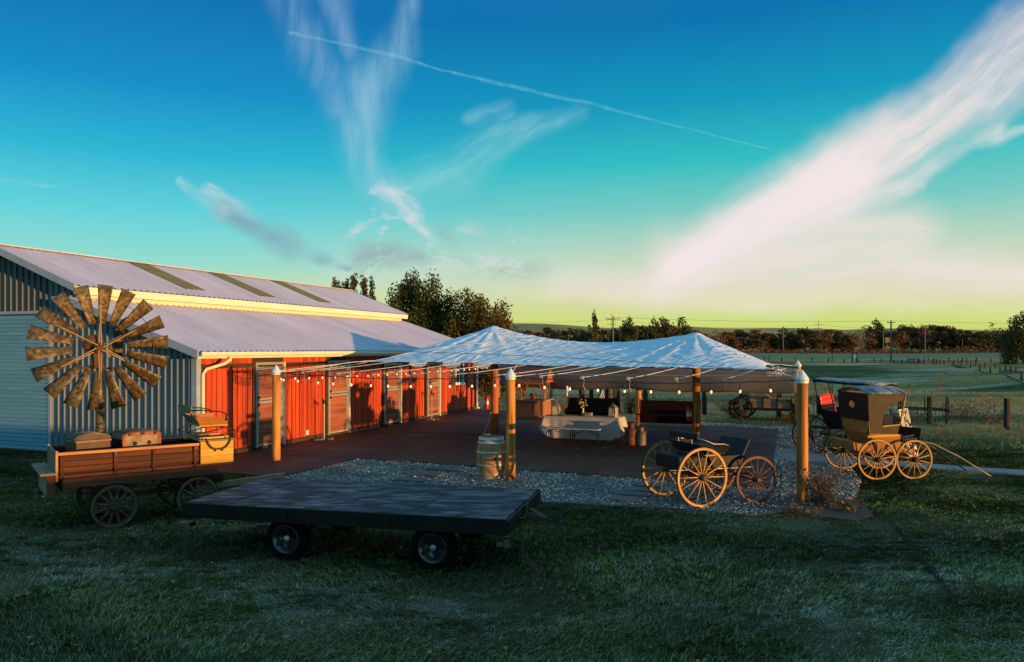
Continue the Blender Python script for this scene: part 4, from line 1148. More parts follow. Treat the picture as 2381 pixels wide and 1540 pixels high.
# elliptic springs carrying the seat
zs = zt + .075
for y in (.18, .86):
    xc = (x0s + Lw) / 2 - .02
    lo = [(xc + .40 * t, y, zs + .088 - .078 * (1 - t * t)) for t in np.linspace(-1, 1, 15)]
    hi = [(xc + .40 * t, y, zs + .092 + .088 * (1 - t * t)) for t in np.linspace(-1, 1, 15)]
    MB().tube(lo, .012, 5).tube(hi, .012, 5).build('seat_spring', 'black_iron', wg, smooth=True)
zq = zs + .185
plank_part('seat_base', x0s + .02, Lw - .02, .12, .92, zq, zq + .03, 'yellow_pine')
def slopeboard(p, n0, name='seat_side', mat='wood_orange'):
    m = MB(); m.add(p + [tuple(Vector(q) + Vector(n0)) for q in p], [(0, 1, 2, 3), (7, 6, 5, 4), (0, 4, 5, 1), (1, 5, 6, 2), (2, 6, 7, 3), (3, 7, 4, 0)])
    m.build(name, mat, wg)
xa, xb = x0s + .03, Lw - .03
slopeboard([(xa, .13, zq + .032), (xb, .13, zq + .032), (xb, .04, zq + .16), (xa - .08, .04, zq + .18)], (0, .022, .004))
slopeboard([(xa, .91, zq + .032), (xb, .91, zq + .032), (xb, 1.0, zq + .16), (xa - .08, 1.0, zq + .18)], (0, -.022, .004))
slopeboard([(xa, .14, zq + .032), (xa, .90, zq + .032), (xa - .10, .99, zq + .185), (xa - .10, .05, zq + .185)], (.02, 0, .006), 'seat_back_board', 'wagon_pale')
m = bevel(MB().bar((xa - .15, .08, zq + .31), (xa - .15, .96, zq + .31), .03, .13).build('back_rest', 'wagon_pale', wg), .012)
MB().cyl((xa - .09, .25, zq + .17), (xa - .145, .25, zq + .29), .012).cyl((xa - .09, .75, zq + .17), (xa - .145, .75, zq + .29), .012).build('back_strut', 'black_iron', wg)
for yy in (.05, .99):
    MB().tube([(xa - .15, yy, zq + .30), (xa + .02, yy, zq + .30), (xb - .14, yy, zq + .26), (xb - .04, yy, zq + .22), (xb - .03, yy, zq + .10)], .014, 6).build('arm_rail', 'black_iron', wg, smooth=True)
# hand rail hooped over the box side
pts = [(x0s + .10 + .40 * (t + 1) / 2, -.075 - .015 * math.cos(t * 1.5), zt + .03 - .15 * (1 - abs(t) ** 3)) for t in np.linspace(-1, 1, 17)]
MB().tube([(x0s + .10, .03, zt + .06)] + pts + [(x0s + .50, .03, zt + .06)], .016, 6).bar((x0s + .24, -.08, zt - .16), (x0s + .24, -.08, zt - .115), .02).bar((x0s + .36, -.08, zt - .16), (x0s + .36, -.08, zt - .115), .02).build('hoop_rail', 'rusty_iron', wg, smooth=True)
MB().bar((Lw - .45, .56, .40), (Lw + 1.15, .50, .47), .085, .10).build('tongue', 'wood_weathered', wg)
MB().tube([(2.1, 1.0, .5), (2.5, 1.05, .8), (2.75, 1.05, 1.05)], .014, 5).build('brake_lever', 'rusty_iron', wg)
for x in (2.02, .78):
    MB().lathe([(.03, -.008), (.03, .008), (.012, .01)], 8, Matrix.Translation((x + .028, -.045, zt - .075)) @ Matrix.Rotation(PI / 2, 4, 'X')).build('bolt', 'spoke_grey', wg)

# steamer trunks standing in the wagon
def steamer(label, x, y, w, d, h, body, rise, style):
    wp = Matrix.Translation(WAG) @ Matrix.Rotation(WANG, 4, 'Z')
    t = thing('steamer_trunk', label, 'trunk', wp @ Vector((x, y, zb + .013)), WANG + .22)
    h1 = h - rise
    n = 12
    prof = [(-w / 2, h1)] + [(w / 2 * math.sin(a), h1 + rise * math.cos(a) ** .8 if abs(a) < 1.5 else h1) for a in np.linspace(-1.45, 1.45, n)] + [(w / 2, h1)]
    bx = bevel(MB().box(-w / 2, w / 2, -d / 2, d / 2, 0, h1).build('chest', body[0], t), .01)
    # lid: rounded across x, extruded along y
    lid = MB().prism(prof, d + .012, Matrix.Translation((0, d / 2 + .006, .003)) @ XZ).build('lid', body[1], t)
    if style == 'plain':
        for yy in np.linspace(-d * .42, d * .42, 4):
            q = [(px * 1.012, pz + .008) for px, pz in prof]
            MB().tube([(px, yy, pz) for px, pz in q], .011, 5).build('slat', body[2], t)
        MB().box(-w / 2 - .008, w / 2 + .008, -d / 2 - .008, d / 2 + .008, 0, .04).box(-w / 2 - .006, w / 2 + .006, -d / 2 - .006, d / 2 + .006, h1 - .03, h1 - .004).build('binding', body[2], t)
    else:
        for yy in np.linspace(-d * .46, d * .46, 5):
            MB().tube([(px * 1.012, yy, pz + .01) for px, pz in prof], .013, 4).build('slat', body[2], t)
        for xx in (-w / 2, w / 2):
            for yy in (-d / 2, d / 2):
                MB().box(xx - .022, xx + .022, yy - .012, yy + .012, .0, h1 + .01).build('corner_binding', 'trunk_red', t)
        for i in range(len(prof) - 1):
            p, q = prof[i], prof[i + 1]
            MB().bar((p[0], -d / 2 - .016, p[1] - .018), (q[0], -d / 2 - .016, q[1] - .018), .016, .045).build('edge_binding', 'trunk_red' if i % 3 else 'black_iron', t)
        MB().box(-w / 2 + .03, w / 2 - .03, -d / 2 - .02, -d / 2 - .004, h1 * .50, h1 * .56).build('band', 'wagon_pale', t)
        for xx in (-w * .2, w * .2):
            MB().lathe([(.035, 0), (.032, .014), (.012, .022)], 10, Matrix.Translation((xx, -d / 2 - .004, h1 * .72)) @ Matrix.Rotation(PI / 2, 4, 'X')).build('lock', 'black_iron', t)
        for xx in np.linspace(-d * .35, d * .35, 5):
            MB().box(-w / 2 - .014, -w / 2 - .002, xx - .03, xx + .03, .03, h1 - .06).build('slat', 'black_iron', t)
    return t
steamer('rounded brown leather trunk at the tail end of the wagon', .50, .60, .54, .46, .54, ('trunk_leather', 'trunk_leather', 'wagon_pale'), .085, 'plain')
steamer('pale tin-panelled trunk with red edging in the middle of the wagon', 1.22, .60, .60, .50, .54, ('trunk_tin', 'trunk_tin', 'spoke_grey'), .045, 'fancy')

# ================================================================== WINDMILL
WMP = Vector((-8.09, 15.0, 0))
face = math.atan2(0 - WMP.x, 0 - WMP.y)              # turn the wheel towards where the viewer stands
wm_ = thing('windmill', 'rusty eighteen-blade farm wind wheel on a steel pole beside the barn', 'windmill', WMP, -face + PI)
# local: +y away from viewer, wheel in the xz plane
HUBZ = 2.93; RO = 1.235
MB().cyl((0, .22, 0), (0, .22, 1.9), .085, .085, 12).cyl((0, .22, 1.9), (0, .22, HUBZ - .25), .06, .05, 10).build('mast', 'zinc_old', wm_, smooth=True)
MB().lathe([(.03, -.14), (.14, -.12), (.20, -.02), (.20, .1), (.12, .16), (.03, .18)], 14, Matrix.Translation((-.12, .26, HUBZ + .06)) @ Matrix.Rotation(PI / 2, 4, 'X')).box(-.14, .06, .14, .36, HUBZ - .4, HUBZ - .02).cyl((-.12, .4, HUBZ + .08), (0, .1, HUBZ), .05).tube([(-.2, .2, HUBZ - .36), (.1, .3, HUBZ - .42), (.25, .3, HUBZ - .40)], .018, 5).box(-.3, .12, .2, .24, HUBZ - .42, HUBZ - .38).build('gear_box', 'rusty_iron', wm_)
MB().cyl((0, -.10, HUBZ), (0, .22, HUBZ), .06, n=10).cyl((0, -.06, HUBZ), (0, .0, HUBZ), .10, n=12).build('hub', 'rusty_iron', wm_)
bl = MB(); r0, r1 = RO * .385, RO
NB_ = 5; vs = []
for i in range(NB_):
    t = i / (NB_ - 1); r = r0 + (r1 - r0) * t; hw = (.074 + (.152 - .074) * t)
    tw = rad(34 - 8 * t)
    for s in (-1, -.5, 0, .5, 1):
        cy = .014 * (1 - s * s)
        vs.append((hw * s * math.cos(tw), hw * s * math.sin(tw) - cy, r))
fs = [(i * 5 + k, i * 5 + k + 1, (i + 1) * 5 + k + 1, (i + 1) * 5 + k) for i in range(NB_ - 1) for k in range(4)]
bl.add(vs, fs); blade_me = bl.mesh('blade', 'zinc_old', True)
br_me = MB().tube([(-.10, -.06, RO * .77), (0, .02, RO * .765), (.10, .04, RO * .77)], .008, 4).mesh('bracket', 'black_iron')
for k in range(18):
    b_ = put('blade', blade_me, wm_, (0, 0, HUBZ), (random.uniform(-.03, .03), 2 * PI * (k + .22) / 18, random.uniform(-.05, .05)))
    s_ = b_.modifiers.new('thick', 'SOLIDIFY'); s_.thickness = .004
    put('bracket', br_me, b_)
for k in range(6):
    a = 2 * PI * (k + .03) / 6 - .04
    d = Vector((math.sin(a), 0, math.cos(a))); s = Vector((d.z, 0, -d.x)) * .022
    c = Vector((0, 0, HUBZ))
    MB().bar(c + s + Vector((0, -.09, 0)), c + d * RO * .74 + s * .4 + Vector((0, .02, 0)), .020).bar(c - s + Vector((0, .06, 0)), c + d * RO * .78 - s * .4 + Vector((0, .05, 0)), .020).build('spoke_arm', 'wood_weathered', wm_)
for rr in (.41, .775):
    m = MB().lathe([(RO * rr - .006, .02), (RO * rr + .006, .02), (RO * rr + .006, .045), (RO * rr - .006, .045)], 54, Matrix.Translation((0, .0, HUBZ)) @ Matrix.Rotation(-PI / 2, 4, 'X'), close=True)
    m.build('rim_band', 'rusty_iron', wm_)
# tail vane folded behind the wheel
m = MB()
poly = [(.05, -.12), (.22, .42), (.30, .62), (.42, .72), (.36, .40), (.34, -.10)]
m.prism(poly, .012, Matrix.Translation((0.06, .52, HUBZ - .08)) @ XZ)
v = m.build('tail_vane', 'zinc_old', wm_)
MB().bar((0, .25, HUBZ), (.25, .5, HUBZ + .1), .03).build('vane_arm', 'rusty_iron', wm_)

# ================================================================== FLATBED TRAILER
TR = Vector((-4.59, 10.72, 0)); TANG = -.231
tr = thing('flatbed_trailer', 'low black flatbed trailer with frosted deck, parked on the lawn', 'trailer', TR, TANG)
TL, TW, TZ = 4.63, 2.10, .75
cutsx = [0, .66, 1.45, 2.30, 3.36, TL]
for i in range(5):
    o = MB().box(cutsx[i] + .004, cutsx[i + 1] - .004, .0, TW, TZ - .035, TZ + rng.uniform(-.002, .003)).build('deck_board', 'deck_black', tr); bevel(o, .004)
for yy in (-.035, TW + .003):
    MB().box(-.02, TL + .02, yy, yy + .032, TZ - .18, TZ - .003).box(-.02, TL + .02, yy - .02, yy + .05, TZ - .195, TZ - .181).build('side_rail', 'black_paint', tr)
for x in (1.60, 1.70, 3.08, 3.18): MB().bar((x, -.04, TZ - .18), (x, -.04, TZ - .004), .016).build('rail_stake', 'black_paint', tr)
for xx in (-.04, TL + .004):
    MB().box(xx, xx + .035, -.03, TW + .03, TZ - .17, TZ - .02).box(xx - .01, xx + .055, -.03, TW + .03, TZ - .185, TZ - .171).build('end_rail', 'black_paint', tr)
for x in (.5, 1.4, 2.3, 3.2, 4.1): MB().bar((x, 0, TZ - .10), (x, TW, TZ - .10), .06, .12).build('cross_member', 'black_paint', tr)
for yy in (.5, TW - .5): MB().bar((.1, yy, TZ - .26), (TL - .1, yy, TZ - .26), .08, .14).build('chassis_beam', 'black_paint', tr)
def car_wheel(x, y, side):
    R_, wdt = .31, .19
    rot = Matrix.Rotation(PI / 2, 4, 'X')
    if 'car' not in WC:
        ty = MB().lathe([(.19, -wdt / 2), (.25, -wdt / 2 - .008), (.295, -wdt / 2 + .02), (.31, -wdt / 2 + .05), (.31, wdt / 2 - .05), (.295, wdt / 2 - .02), (.25, wdt / 2 + .008), (.19, wdt / 2)], 32, rot, close=True).mesh('wheel', 'tyre_rubber', True)
        rm = MB().lathe([(.188, .10), (.196, .095), (.185, .07), (.165, .055), (.15, .02), (.142, .0), (.05, -.01), (.02, -.01), (.02, -.02), (.15, -.03), (.188, -.05)], 32, rot, close=True).mesh('rim', 'rim_steel', True)
        sp = MB(); 
        sp.add([(-.032, -.02, .03), (.032, -.02, .03), (.022, -.055, .155), (-.022, -.055, .155), (-.028, -.045, .03), (.028, -.045, .03), (.018, -.075, .155), (-.018, -.075, .155)], [(3, 2, 1, 0), (4, 5, 6, 7), (0, 1, 5, 4), (1, 2, 6, 5), (2, 3, 7, 6), (3, 0, 4, 7)])
        cp = MB().lathe([(.045, 0), (.044, .05), (.03, .065), (.008, .07)], 14, rot).mesh('hub_cap', 'hoop_steel', True)
        bk = MB().lathe([(.01, -.012), (.15, -.012), (.15, .0), (.01, .0)], 24, rot).mesh('brake_drum', 'black_paint')
        WC['car'] = (ty, rm, sp.mesh('rim_spoke', 'black_paint'), cp, bk)
    ty, rm, sp, cp, bk = WC['car']
    o = put('wheel', ty, tr, (x, y, R_ - .015), (0, 0, 0 if side < 0 else PI))
    put('rim', rm, o, (0, .0, 0)); put('hub_cap', cp, o, (0, -.01, 0)); put('brake_drum', bk, o, (0, .01, 0))
    for k in range(5): put('rim_spoke', sp, o, (0, 0, 0), (0, 2 * PI * (k + .3) / 5, 0))
for x in (1.50, 3.62):
    for y, s in ((.19, -1), (TW - .19, 1)): car_wheel(x, y, s)
MB().cyl((1.50, .15, .30), (1.50, TW - .15, .30), .035).cyl((3.62, .15, .30), (3.62, TW - .15, .30), .035).bar((1.5, .5, .30), (1.5, .5, .5), .05).bar((3.62, .5, .3), (3.62, .5, .5), .05).bar((1.5, TW - .5, .30), (1.5, TW - .5, .5), .05).bar((3.62, TW - .5, .3), (3.62, TW - .5, .5), .05).build('axle', 'black_paint', tr)
# corner step, hitch and chains at the right-hand end
MB().box(TL - .02, TL + .06, -.02, .06, TZ - .36, TZ - .25).box(TL - .1, TL - .02, -.05, .05, TZ - .34, TZ - .28).build('corner_jack', 'rim_steel', tr)
MB().box(-.1, .1, -.03, .10, TZ - .34, TZ - .28).box(-.16, -.06, -.01, .07, TZ - .37, TZ - .30).build('corner_step', 'rim_steel', tr)
MB().bar((TL + .03, TW * .62, TZ - .14), (TL + .30, TW * .56, TZ - .24), .10, .05).bar((TL + .03, TW * .50, TZ - .14), (TL + .30, TW * .55, TZ - .24), .08, .05).build('coupler', 'rusty_iron', tr)
MB().tube([(TL + .035, .55, TZ - .01), (TL + .05, .6, TZ - .12), (TL + .06, .9, TZ - .17), (TL + .05, 1.1, TZ - .02)], .012, 5).build('tie_hook', 'rusty_iron', tr)
lk = MB().lathe([(.013, -.004), (.021, -.004), (.021, .004), (.013, .004)], 8, Matrix.Diagonal((1, 1.5, 1, 1)), close=True).mesh('chain_link', 'rusty_iron')
def chain(pts, parent):
    c = MB(); P = [Vector(p) for p in pts]; out = []
    for i in range(len(P) - 1):
        n = max(1, int((P[i + 1] - P[i]).length / .043))
        for k in range(n): out.append((P[i].lerp(P[i + 1], k / n), (P[i + 1] - P[i]).normalized()))
    for k, (p, d) in enumerate(out):
        q = d.to_track_quat('Y', 'Z').to_matrix().to_4x4()
        put('chain_link', lk, parent, p, (Matrix.Translation(p) @ q @ Matrix.Rotation(PI / 2 * (k % 2), 4, 'Y')).to_euler())
for off in (0, .05):
    base = MB().cyl((TL + .02, .62 + off, TZ - .2), (TL + .05, .62 + off, TZ - .2), .02).build('safety_chain', 'rusty_iron', tr)
    chain([(TL + .055, .62 + off, TZ - .19), (TL + .07, .60 + off, TZ - .40), (TL + .12, .52 + off, .18), (TL + .26, .40 + off, .055), (TL + .42, .36 + off * 2, .05)], base)

# ================================================================== OAK BARREL
BR = at(1142, 1113)
bar_ = thing('oak_barrel', 'oak wine barrel with steel hoops standing on the gravel beside a post', 'barrel', BR + Vector((0, 0, .02)), .3)
BH = .92
def br_r(z): t = (z / BH - .5) * 2; return .335 - .065 * t * t
ns = 24
prof_z = np.linspace(0, BH, 9)
sm = MB(); vs = []; hw = PI / ns - .006
for z in prof_z:
    r = br_r(z)
    for rr, a in ((r, -hw), (r, hw), (r - .03, hw), (r - .03, -hw)): vs.append((rr * math.cos(a), rr * math.sin(a), z))
fs = []
for j in range(8):
    for k in range(4): fs.append((j * 4 + k, j * 4 + (k + 1) % 4, (j + 1) * 4 + (k + 1) % 4, (j + 1) * 4 + k))
fs += [(3, 2, 1, 0), (32, 33, 34, 35)]
stave = sm.add(vs, fs).mesh('stave', 'barrel_oak')
for k in range(ns): put('stave', stave, bar_, (0, 0, 0), (0, 0, 2 * PI * k / ns))
for z, h in ((.0, .05), (.10, .035), (.30, .04), (.58, .04), (.79, .035), (.87, .052)):
    z1 = z + h
    MB().lathe([(br_r(z) - .002, z), (br_r(z) + .006, z), (br_r(z1) + .006, z1), (br_r(z1) - .002, z1)], 36, None, True).build('hoop', 'hoop_steel', bar_, smooth=False)
MB().lathe([(.01, BH - .05), (br_r(BH) - .028, BH - .05), (br_r(BH) - .028, BH - .03), (.01, BH - .03)], 24).build('head', 'barrel_oak', bar_)
MB().cyl((0, -br_r(.47) + .01, .47), (0, -br_r(.47) - .012, .47), .028).build('bung', 'wagon_brown', bar_)

# ================================================================== OPEN BUGGY (black box, yellow and red wheels)
BG = Vector((3.25, 14.5, 0.01)); BGA = math.atan2(.37, .93)
bg_ = thing('open_buggy', 'open black horse buggy with one seat and spoked wheels on the gravel', 'buggy', BG, BGA)
def bp(name, x0, x1, y0, y1, z0, z1, mat, bw=.008): return bevel(MB().box(x0, x1, y0, y1, z0, z1).build(name, mat, bg_), bw)
TRK = .60
wheel(bg_, (0, -TRK, .548), .55, 14, 'wheel_yellow', 'black_iron', 'wheel_dark', fel=.04, hub=.062, hl=.2)['label'] = 'big yellow rear wheel nearest the camera'
wheel(bg_, (0, TRK, .548), .55, 14, 'wheel_yellow', 'black_iron', 'wheel_dark', fel=.04, hub=.062, hl=.2)
wheel(bg_, (1.22, -TRK, .436), .44, 14, 'wheel_red', 'black_iron', 'wheel_dark', fel=.036, hub=.058, hl=.2, rot=(0, 0, -.10))
wheel(bg_, (1.22, TRK, .436), .44, 14, 'wheel_red', 'black_iron', 'wheel_dark', fel=.036, hub=.058, hl=.2, rot=(0, 0, -.10))
MB().cyl((0, -TRK - .05, .548), (0, TRK + .05, .548), .024, n=8).bar((0, -.5, .548), (0, .5, .548), .06).build('rear_axle', 'wheel_dark', bg_)
MB().cyl((1.22, -TRK - .05, .436), (1.22, TRK + .05, .436), .022, n=8).bar((1.22, -.5, .44), (1.22, .5, .44), .055).build('front_axle', 'wheel_red', bg_)
MB().bar((.0, 0, .52), (1.22, 0, .46), .05, .05).bar((0, -.35, .53), (1.1, -.06, .47), .025).bar((0, .35, .53), (1.1, .06, .47), .025).build('reach_pole', 'wheel_red', bg_)
for x, z in ((0.0, .57), (1.22, .47)):
    lo = [(x, .46 * t, z + .085 * t * t) for t in np.linspace(-1, 1, 13)]; hi = [(x, .46 * t, z + .17 - .085 * t * t) for t in np.linspace(-1, 1, 13)]
    MB().tube(lo, .014, 5).tube(hi, .014, 5).build('leaf_spring', 'black_iron', bg_, smooth=True)
bp('body_floor', -.34, 1.20, -.36, .36, .655, .69, 'black_paint')
bp('body_side', -.34, 1.12, -.385, -.362, .66, .88, 'black_paint'); bp('body_side', -.34, 1.12, .362, .385, .66, .88, 'black_paint')
bp('body_tail', -.365, -.342, -.385, .385, .66, .88, 'black_paint'); bp('body_front', 1.122, 1.145, -.385, .385, .66, .84, 'black_paint')
bp('body_step', -.1, .5, -.43, -.39, .655, .675, 'black_iron')
bp('boot_lid', -.34, .12, -.36, .36, .881, .90, 'black_leather')
bp('seat_riser', .18, .58, -.34, .34, .69, .92, 'wood_orange')
m = MB()
for yy in (-.42, .40): pass
bp('seat_pan', .14, .66, -.42, .42, .922, .95, 'black_paint')
m = MB().add([(.10, -.43, .952), (.68, -.43, .952), (.72, -.50, 1.09), (.04, -.50, 1.12), (.10, -.41, .952), (.68, -.41, .952), (.71, -.475, 1.09), (.05, -.475, 1.12)], [(0, 1, 2, 3), (7, 6, 5, 4), (0, 4, 5, 1), (1, 5, 6, 2), (2, 6, 7, 3), (3, 7, 4, 0)])
m.build('seat_side', 'black_leather', bg_)
MB().add([(x, -y, z) for x, y, z in m.v[:8]], [tuple(reversed(f)) for f in m.f[:6]]).build('seat_side', 'black_leather', bg_)
MB().add([(.10, -.43, .952), (.10, .43, .952), (.04, .50, 1.12), (.04, -.50, 1.12), (.13, -.41, .952), (.13, .41, .952), (.07, .475, 1.12), (.07, -.475, 1.12)], [(3, 2, 1, 0), (4, 5, 6, 7), (0, 1, 5, 4), (1, 2, 6, 5), (2, 3, 7, 6), (3, 0, 4, 7)]).build('seat_shell', 'black_leather', bg_)
bp('cushion', .15, .66, -.40, .40, .951, 1.05, 'black_leather', .03)
bp('back_rest', -.02, .06, -.46, .46, 1.20, 1.33, 'black_leather', .03)
MB().cyl((.05, -.22, 1.10), (.03, -.22, 1.22), .011).cyl((.05, .22, 1.10), (.03, .22, 1.22), .011).build('back_strut', 'hoop_steel', bg_)
for s in (-1, 1):
    MB().tube([(.03, s * .46, 1.24), (.18, s * .50, 1.19), (.32, s * .515, 1.13), (.55, s * .51, 1.12), (.66, s * .50, 1.09)], .008, 5).build('arm_rail', 'hoop_steel', bg_, smooth=True)
MB().add([(1.0, -.42, .80), (1.0, .42, .80), (1.20, .42, 1.16), (1.20, -.42, 1.16), (1.022, -.42, .79), (1.022, .42, .79), (1.222, .42, 1.15), (1.222, -.42, 1.15)], [(3, 2, 1, 0), (4, 5, 6, 7), (0, 1, 5, 4), (1, 2, 6, 5), (2, 3, 7, 6), (3, 0, 4, 7)]).build('dash_board', 'black_leather', bg_)
MB().tube([(-.55, -.38, .67), (-.3, -.38, .66), (.8, -.40, .645), (1.35, -.36, .63)], .012, 5).build('side_bar', 'galvanised', bg_, smooth=True)
# ================================================================== CLOSED BUGGY with black hood (right)
CB_ = Vector((8.07, 17.72, 0)); CBA = .05
cb = thing('hooded_buggy', 'hooded horse buggy with pale orange wood body, yellow wheels and shafts down', 'buggy', CB_, CBA)
def cp_(name, x0, x1, y0, y1, z0, z1, mat, bw=.008): return bevel(MB().box(x0, x1, y0, y1, z0, z1).build(name, mat, cb), bw)
TK = .76
for x, y, R_, rz in ((0, -TK, .46, .04), (0, TK, .48, -.04), (.88, -TK + .06, .445, .08), (.88, TK, .445, .08)):
    wheel(cb, (x, y, R_ - .012), R_, 14, 'wheel_yellow', 'black_iron', 'black_paint', fel=.034, sw=.026, w=.036, hub=.058, hl=.2, rot=(0, 0, rz))
MB().cyl((0, -TK - .06, .45), (0, TK + .06, .45), .024, n=8).bar((0, -.6, .45), (0, .6, .45), .05).build('rear_axle', 'wheel_yellow', cb)
MB().cyl((.88, -TK, .435), (.88, TK + .05, .435), .022, n=8).bar((.88, -.6, .435), (.88, .6, .435), .045).build('front_axle', 'wheel_yellow', cb)
MB().bar((0, -.15, .43), (.88, -.10, .42), .035).bar((0, .15, .43), (.88, .10, .42), .035).bar((0, -.5, .5), (.88, -.45, .47), .025).build('reach_pole', 'wheel_dark', cb)
for x, z in ((0.0, .47), (.88, .46)):
    lo = [(x, .56 * t, z + .07 * t * t) for t in np.linspace(-1, 1, 13)]; hi = [(x, .56 * t, z + .15 - .07 * t * t) for t in np.linspace(-1, 1, 13)]
    MB().tube(lo, .013, 5).tube(hi, .013, 5).build('leaf_spring', 'black_iron', cb, smooth=True)
# wooden body: lower tub and tapered upper body
def tub(name, pts, mat):
    """eight corners: bottom four then top four"""
    return bevel(MB().add(pts, [(3, 2, 1, 0), (4, 5, 6, 7), (0, 1, 5, 4), (1, 2, 6, 5), (2, 3, 7, 6), (3, 0, 4, 7)]).build(name, mat, cb), .006)
tub('body_tub', [(.12, -.52, .56), (.78, -.52, .56), (.78, .52, .56), (.12, .52, .56), (.02, -.56, .80), (.72, -.56, .80), (.72, .56, .80), (.02, .56, .80)], 'wood_orange')
tub('body_floor', [(.72, -.50, .58), (1.06, -.50, .56), (1.06, .50, .56), (.72, .50, .58), (.722, -.50, .66), (1.10, -.50, .62), (1.10, .50, .62), (.722, .50, .66)], 'wood_orange')
tub('body_panel', [(.05, -.55, .802), (.66, -.55, .802), (.66, .55, .802), (.05, .55, .802), (-.10, -.62, 1.0), (.64, -.58, .98), (.64, .58, .98), (-.10, .62, 1.0)], 'wood_orange')
tub('rear_panel', [(-.10, -.62, 1.002), (-.085, -.62, 1.002), (-.085, .62, 1.002), (-.10, .62, 1.002), (-.13, -.64, 1.32), (-.115, -.64, 1.32), (-.115, .64, 1.32), (-.13, .64, 1.32)], 'wood_orange')
tub('tail_tray', [(-.40, -.55, .62), (.05, -.55, .56), (.05, .55, .56), (-.40, .55, .62), (-.46, -.58, .80), (.0, -.58, .74), (.0, .58, .74), (-.46, .58, .80)], 'wood_orange')
tub('seat_bench', [(.10, -.55, .985), (.50, -.55, .985), (.50, .55, .985), (.10, .55, .985), (.10, -.55, 1.10), (.50, -.55, 1.10), (.50, .55, 1.10), (.10, .55, 1.10)], 'seat_maroon')
# hood: rear curtain with an oval light, side curtains cut away in an arch, bowed roof
zc0, zc1 = 1.28, 1.90
def holed(outer, hole_c, hole_r, n=20):
    """plate in local (u,v) with an elliptical hole; returns verts, faces"""
    angs = [2 * PI * i / n for i in range(n)]
    inner = [(hole_c[0] + hole_r[0] * math.cos(a), hole_c[1] + hole_r[1] * math.sin(a)) for a in angs]
    out = []
    (x0, y0), (x1, y1) = outer
    for a in angs:
        dx, dy = math.cos(a), math.sin(a)
        t = min(((x1 - hole_c[0]) / dx) if dx > 1e-6 else ((x0 - hole_c[0]) / dx if dx < -1e-6 else 1e9), ((y1 - hole_c[1]) / dy) if dy > 1e-6 else ((y0 - hole_c[1]) / dy if dy < -1e-6 else 1e9))
        out.append((hole_c[0] + dx * t, hole_c[1] + dy * t))
    for c in ((x0, y0), (x1, y0), (x1, y1), (x0, y1)):
        k = min(range(n), key=lambda i: (out[i][0] - c[0]) ** 2 + (out[i][1] - c[1]) ** 2); out[k] = c
    vs = inner + out
    return vs, [(i, n + i, n + (i + 1) % n, (i + 1) % n) for i in range(n)]
vs, fs = holed(((-.70, zc0), (.70, zc1)), (.05, 1.62), (.13, .085))
o = MB().add([(-.14 - .05 * (z - zc0), y, z) for y, z in vs], fs).build('rear_curtain', 'black_leather', cb); o.modifiers.new('t', 'SOLIDIFY').thickness = .012
MB().bar((-.157, .05, 1.54), (-.157, .05, 1.70), .012).build('light_bar', 'black_iron', cb)
rng_o = [(-.157, .05 + .14 * math.cos(t), 1.62 + .093 * math.sin(t)) for t in np.linspace(0, 2 * PI, 25)]
MB().tube(rng_o, .007, 5).build('light_trim', 'wood_orange', cb)
def side_curtain(s, y0, y1):
    # outline in x,z with arched opening at the front upper part
    x0, x1 = -.15, .66
    outer_l = [(x0, .975), (x0 - .03, 1.88)]
    n = 12
    cx, cz_, rx, rz = .64, 1.26, .44, .49
    arch = [(cx - rx * math.cos(t), cz_ + rz * math.sin(t)) for t in np.linspace(0, PI / 2, n)]
    pts = []
    # quad strip between outer boundary and the arch
    outer = [(x0 + (cx - rx - x0) * 0, 1.26 + (1.87 - 1.26) * min(1, i / 6)) if i <= 6 else (x0 + (x1 + .02 - x0) * (i - 6) / 5, 1.87) for i in range(n)]
    m = MB()
    vs = [(x, 0, z) for x, z in arch] + [(x, 0, z) for x, z in outer]
    m.add(vs, [(i, i + 1, n + i + 1, n + i) for i in range(n - 1)])
    m.add([(x0, 0, 1.26), (cx - rx, 0, 1.26), (cx - rx, 0, 1.16), (x1 - .06, 0, 1.20), (x1 - .10, 0, .98), (x0 + .02, 0, .93)], [(5, 4, 3, 2, 1, 0)])
    o = m.build('side_curtain', 'hood_sunlit', cb, (0, 0, 0))
    for v in o.data.vertices:
        t = (v.co.z - .95) / .92; v.co.y = y0 + (y1 - y0) * t
    o.modifiers.new('t', 'SOLIDIFY').thickness = .012
    MB().bar((x0 + .03, y0, .935), (x1 - .08, y0, .965), .03, .045).build('curtain_rail', 'yellow_pine', cb)
    MB().bar((x1 - .055, y0 + (y1 - y0) * .28, 1.20), (x1 + .01, y1, 1.85), .022, .03).bar((cx - rx, y0 + (y1 - y0) * .25, 1.165), (x1 - .06, y0 + (y1 - y0) * .27, 1.205), .02, .02).build('hood_post', 'yellow_pine', cb)
side_curtain(-1, -.585, -.71); side_curtain(1, .585, .71)
nr = 13; vs = []
for i in range(nr):
    t = i / (nr - 1) * 2 - 1; y = .735 * t; z = 1.885 + .13 * (1 - t * t)
    for x in np.linspace(-.20, .72, 5): vs.append((x, y, z + (.012 if abs(x - .26) < .3 else 0)))
m = MB().add(vs, [(i * 5 + k, (i + 1) * 5 + k, (i + 1) * 5 + k + 1, i * 5 + k + 1) for i in range(nr - 1) for k in range(4)])
o = m.build('hood_roof', 'roof_painted_sheen', cb, smooth=True); o.modifiers.new('t', 'SOLIDIFY').thickness = .02
for x in (.02, .26, .5): MB().tube([(x, .735 * t, 1.895 + .13 * (1 - t * t)) for t in np.linspace(-1, 1, 13)], .010, 5).build('roof_bow', 'roof_painted_sheen', cb)
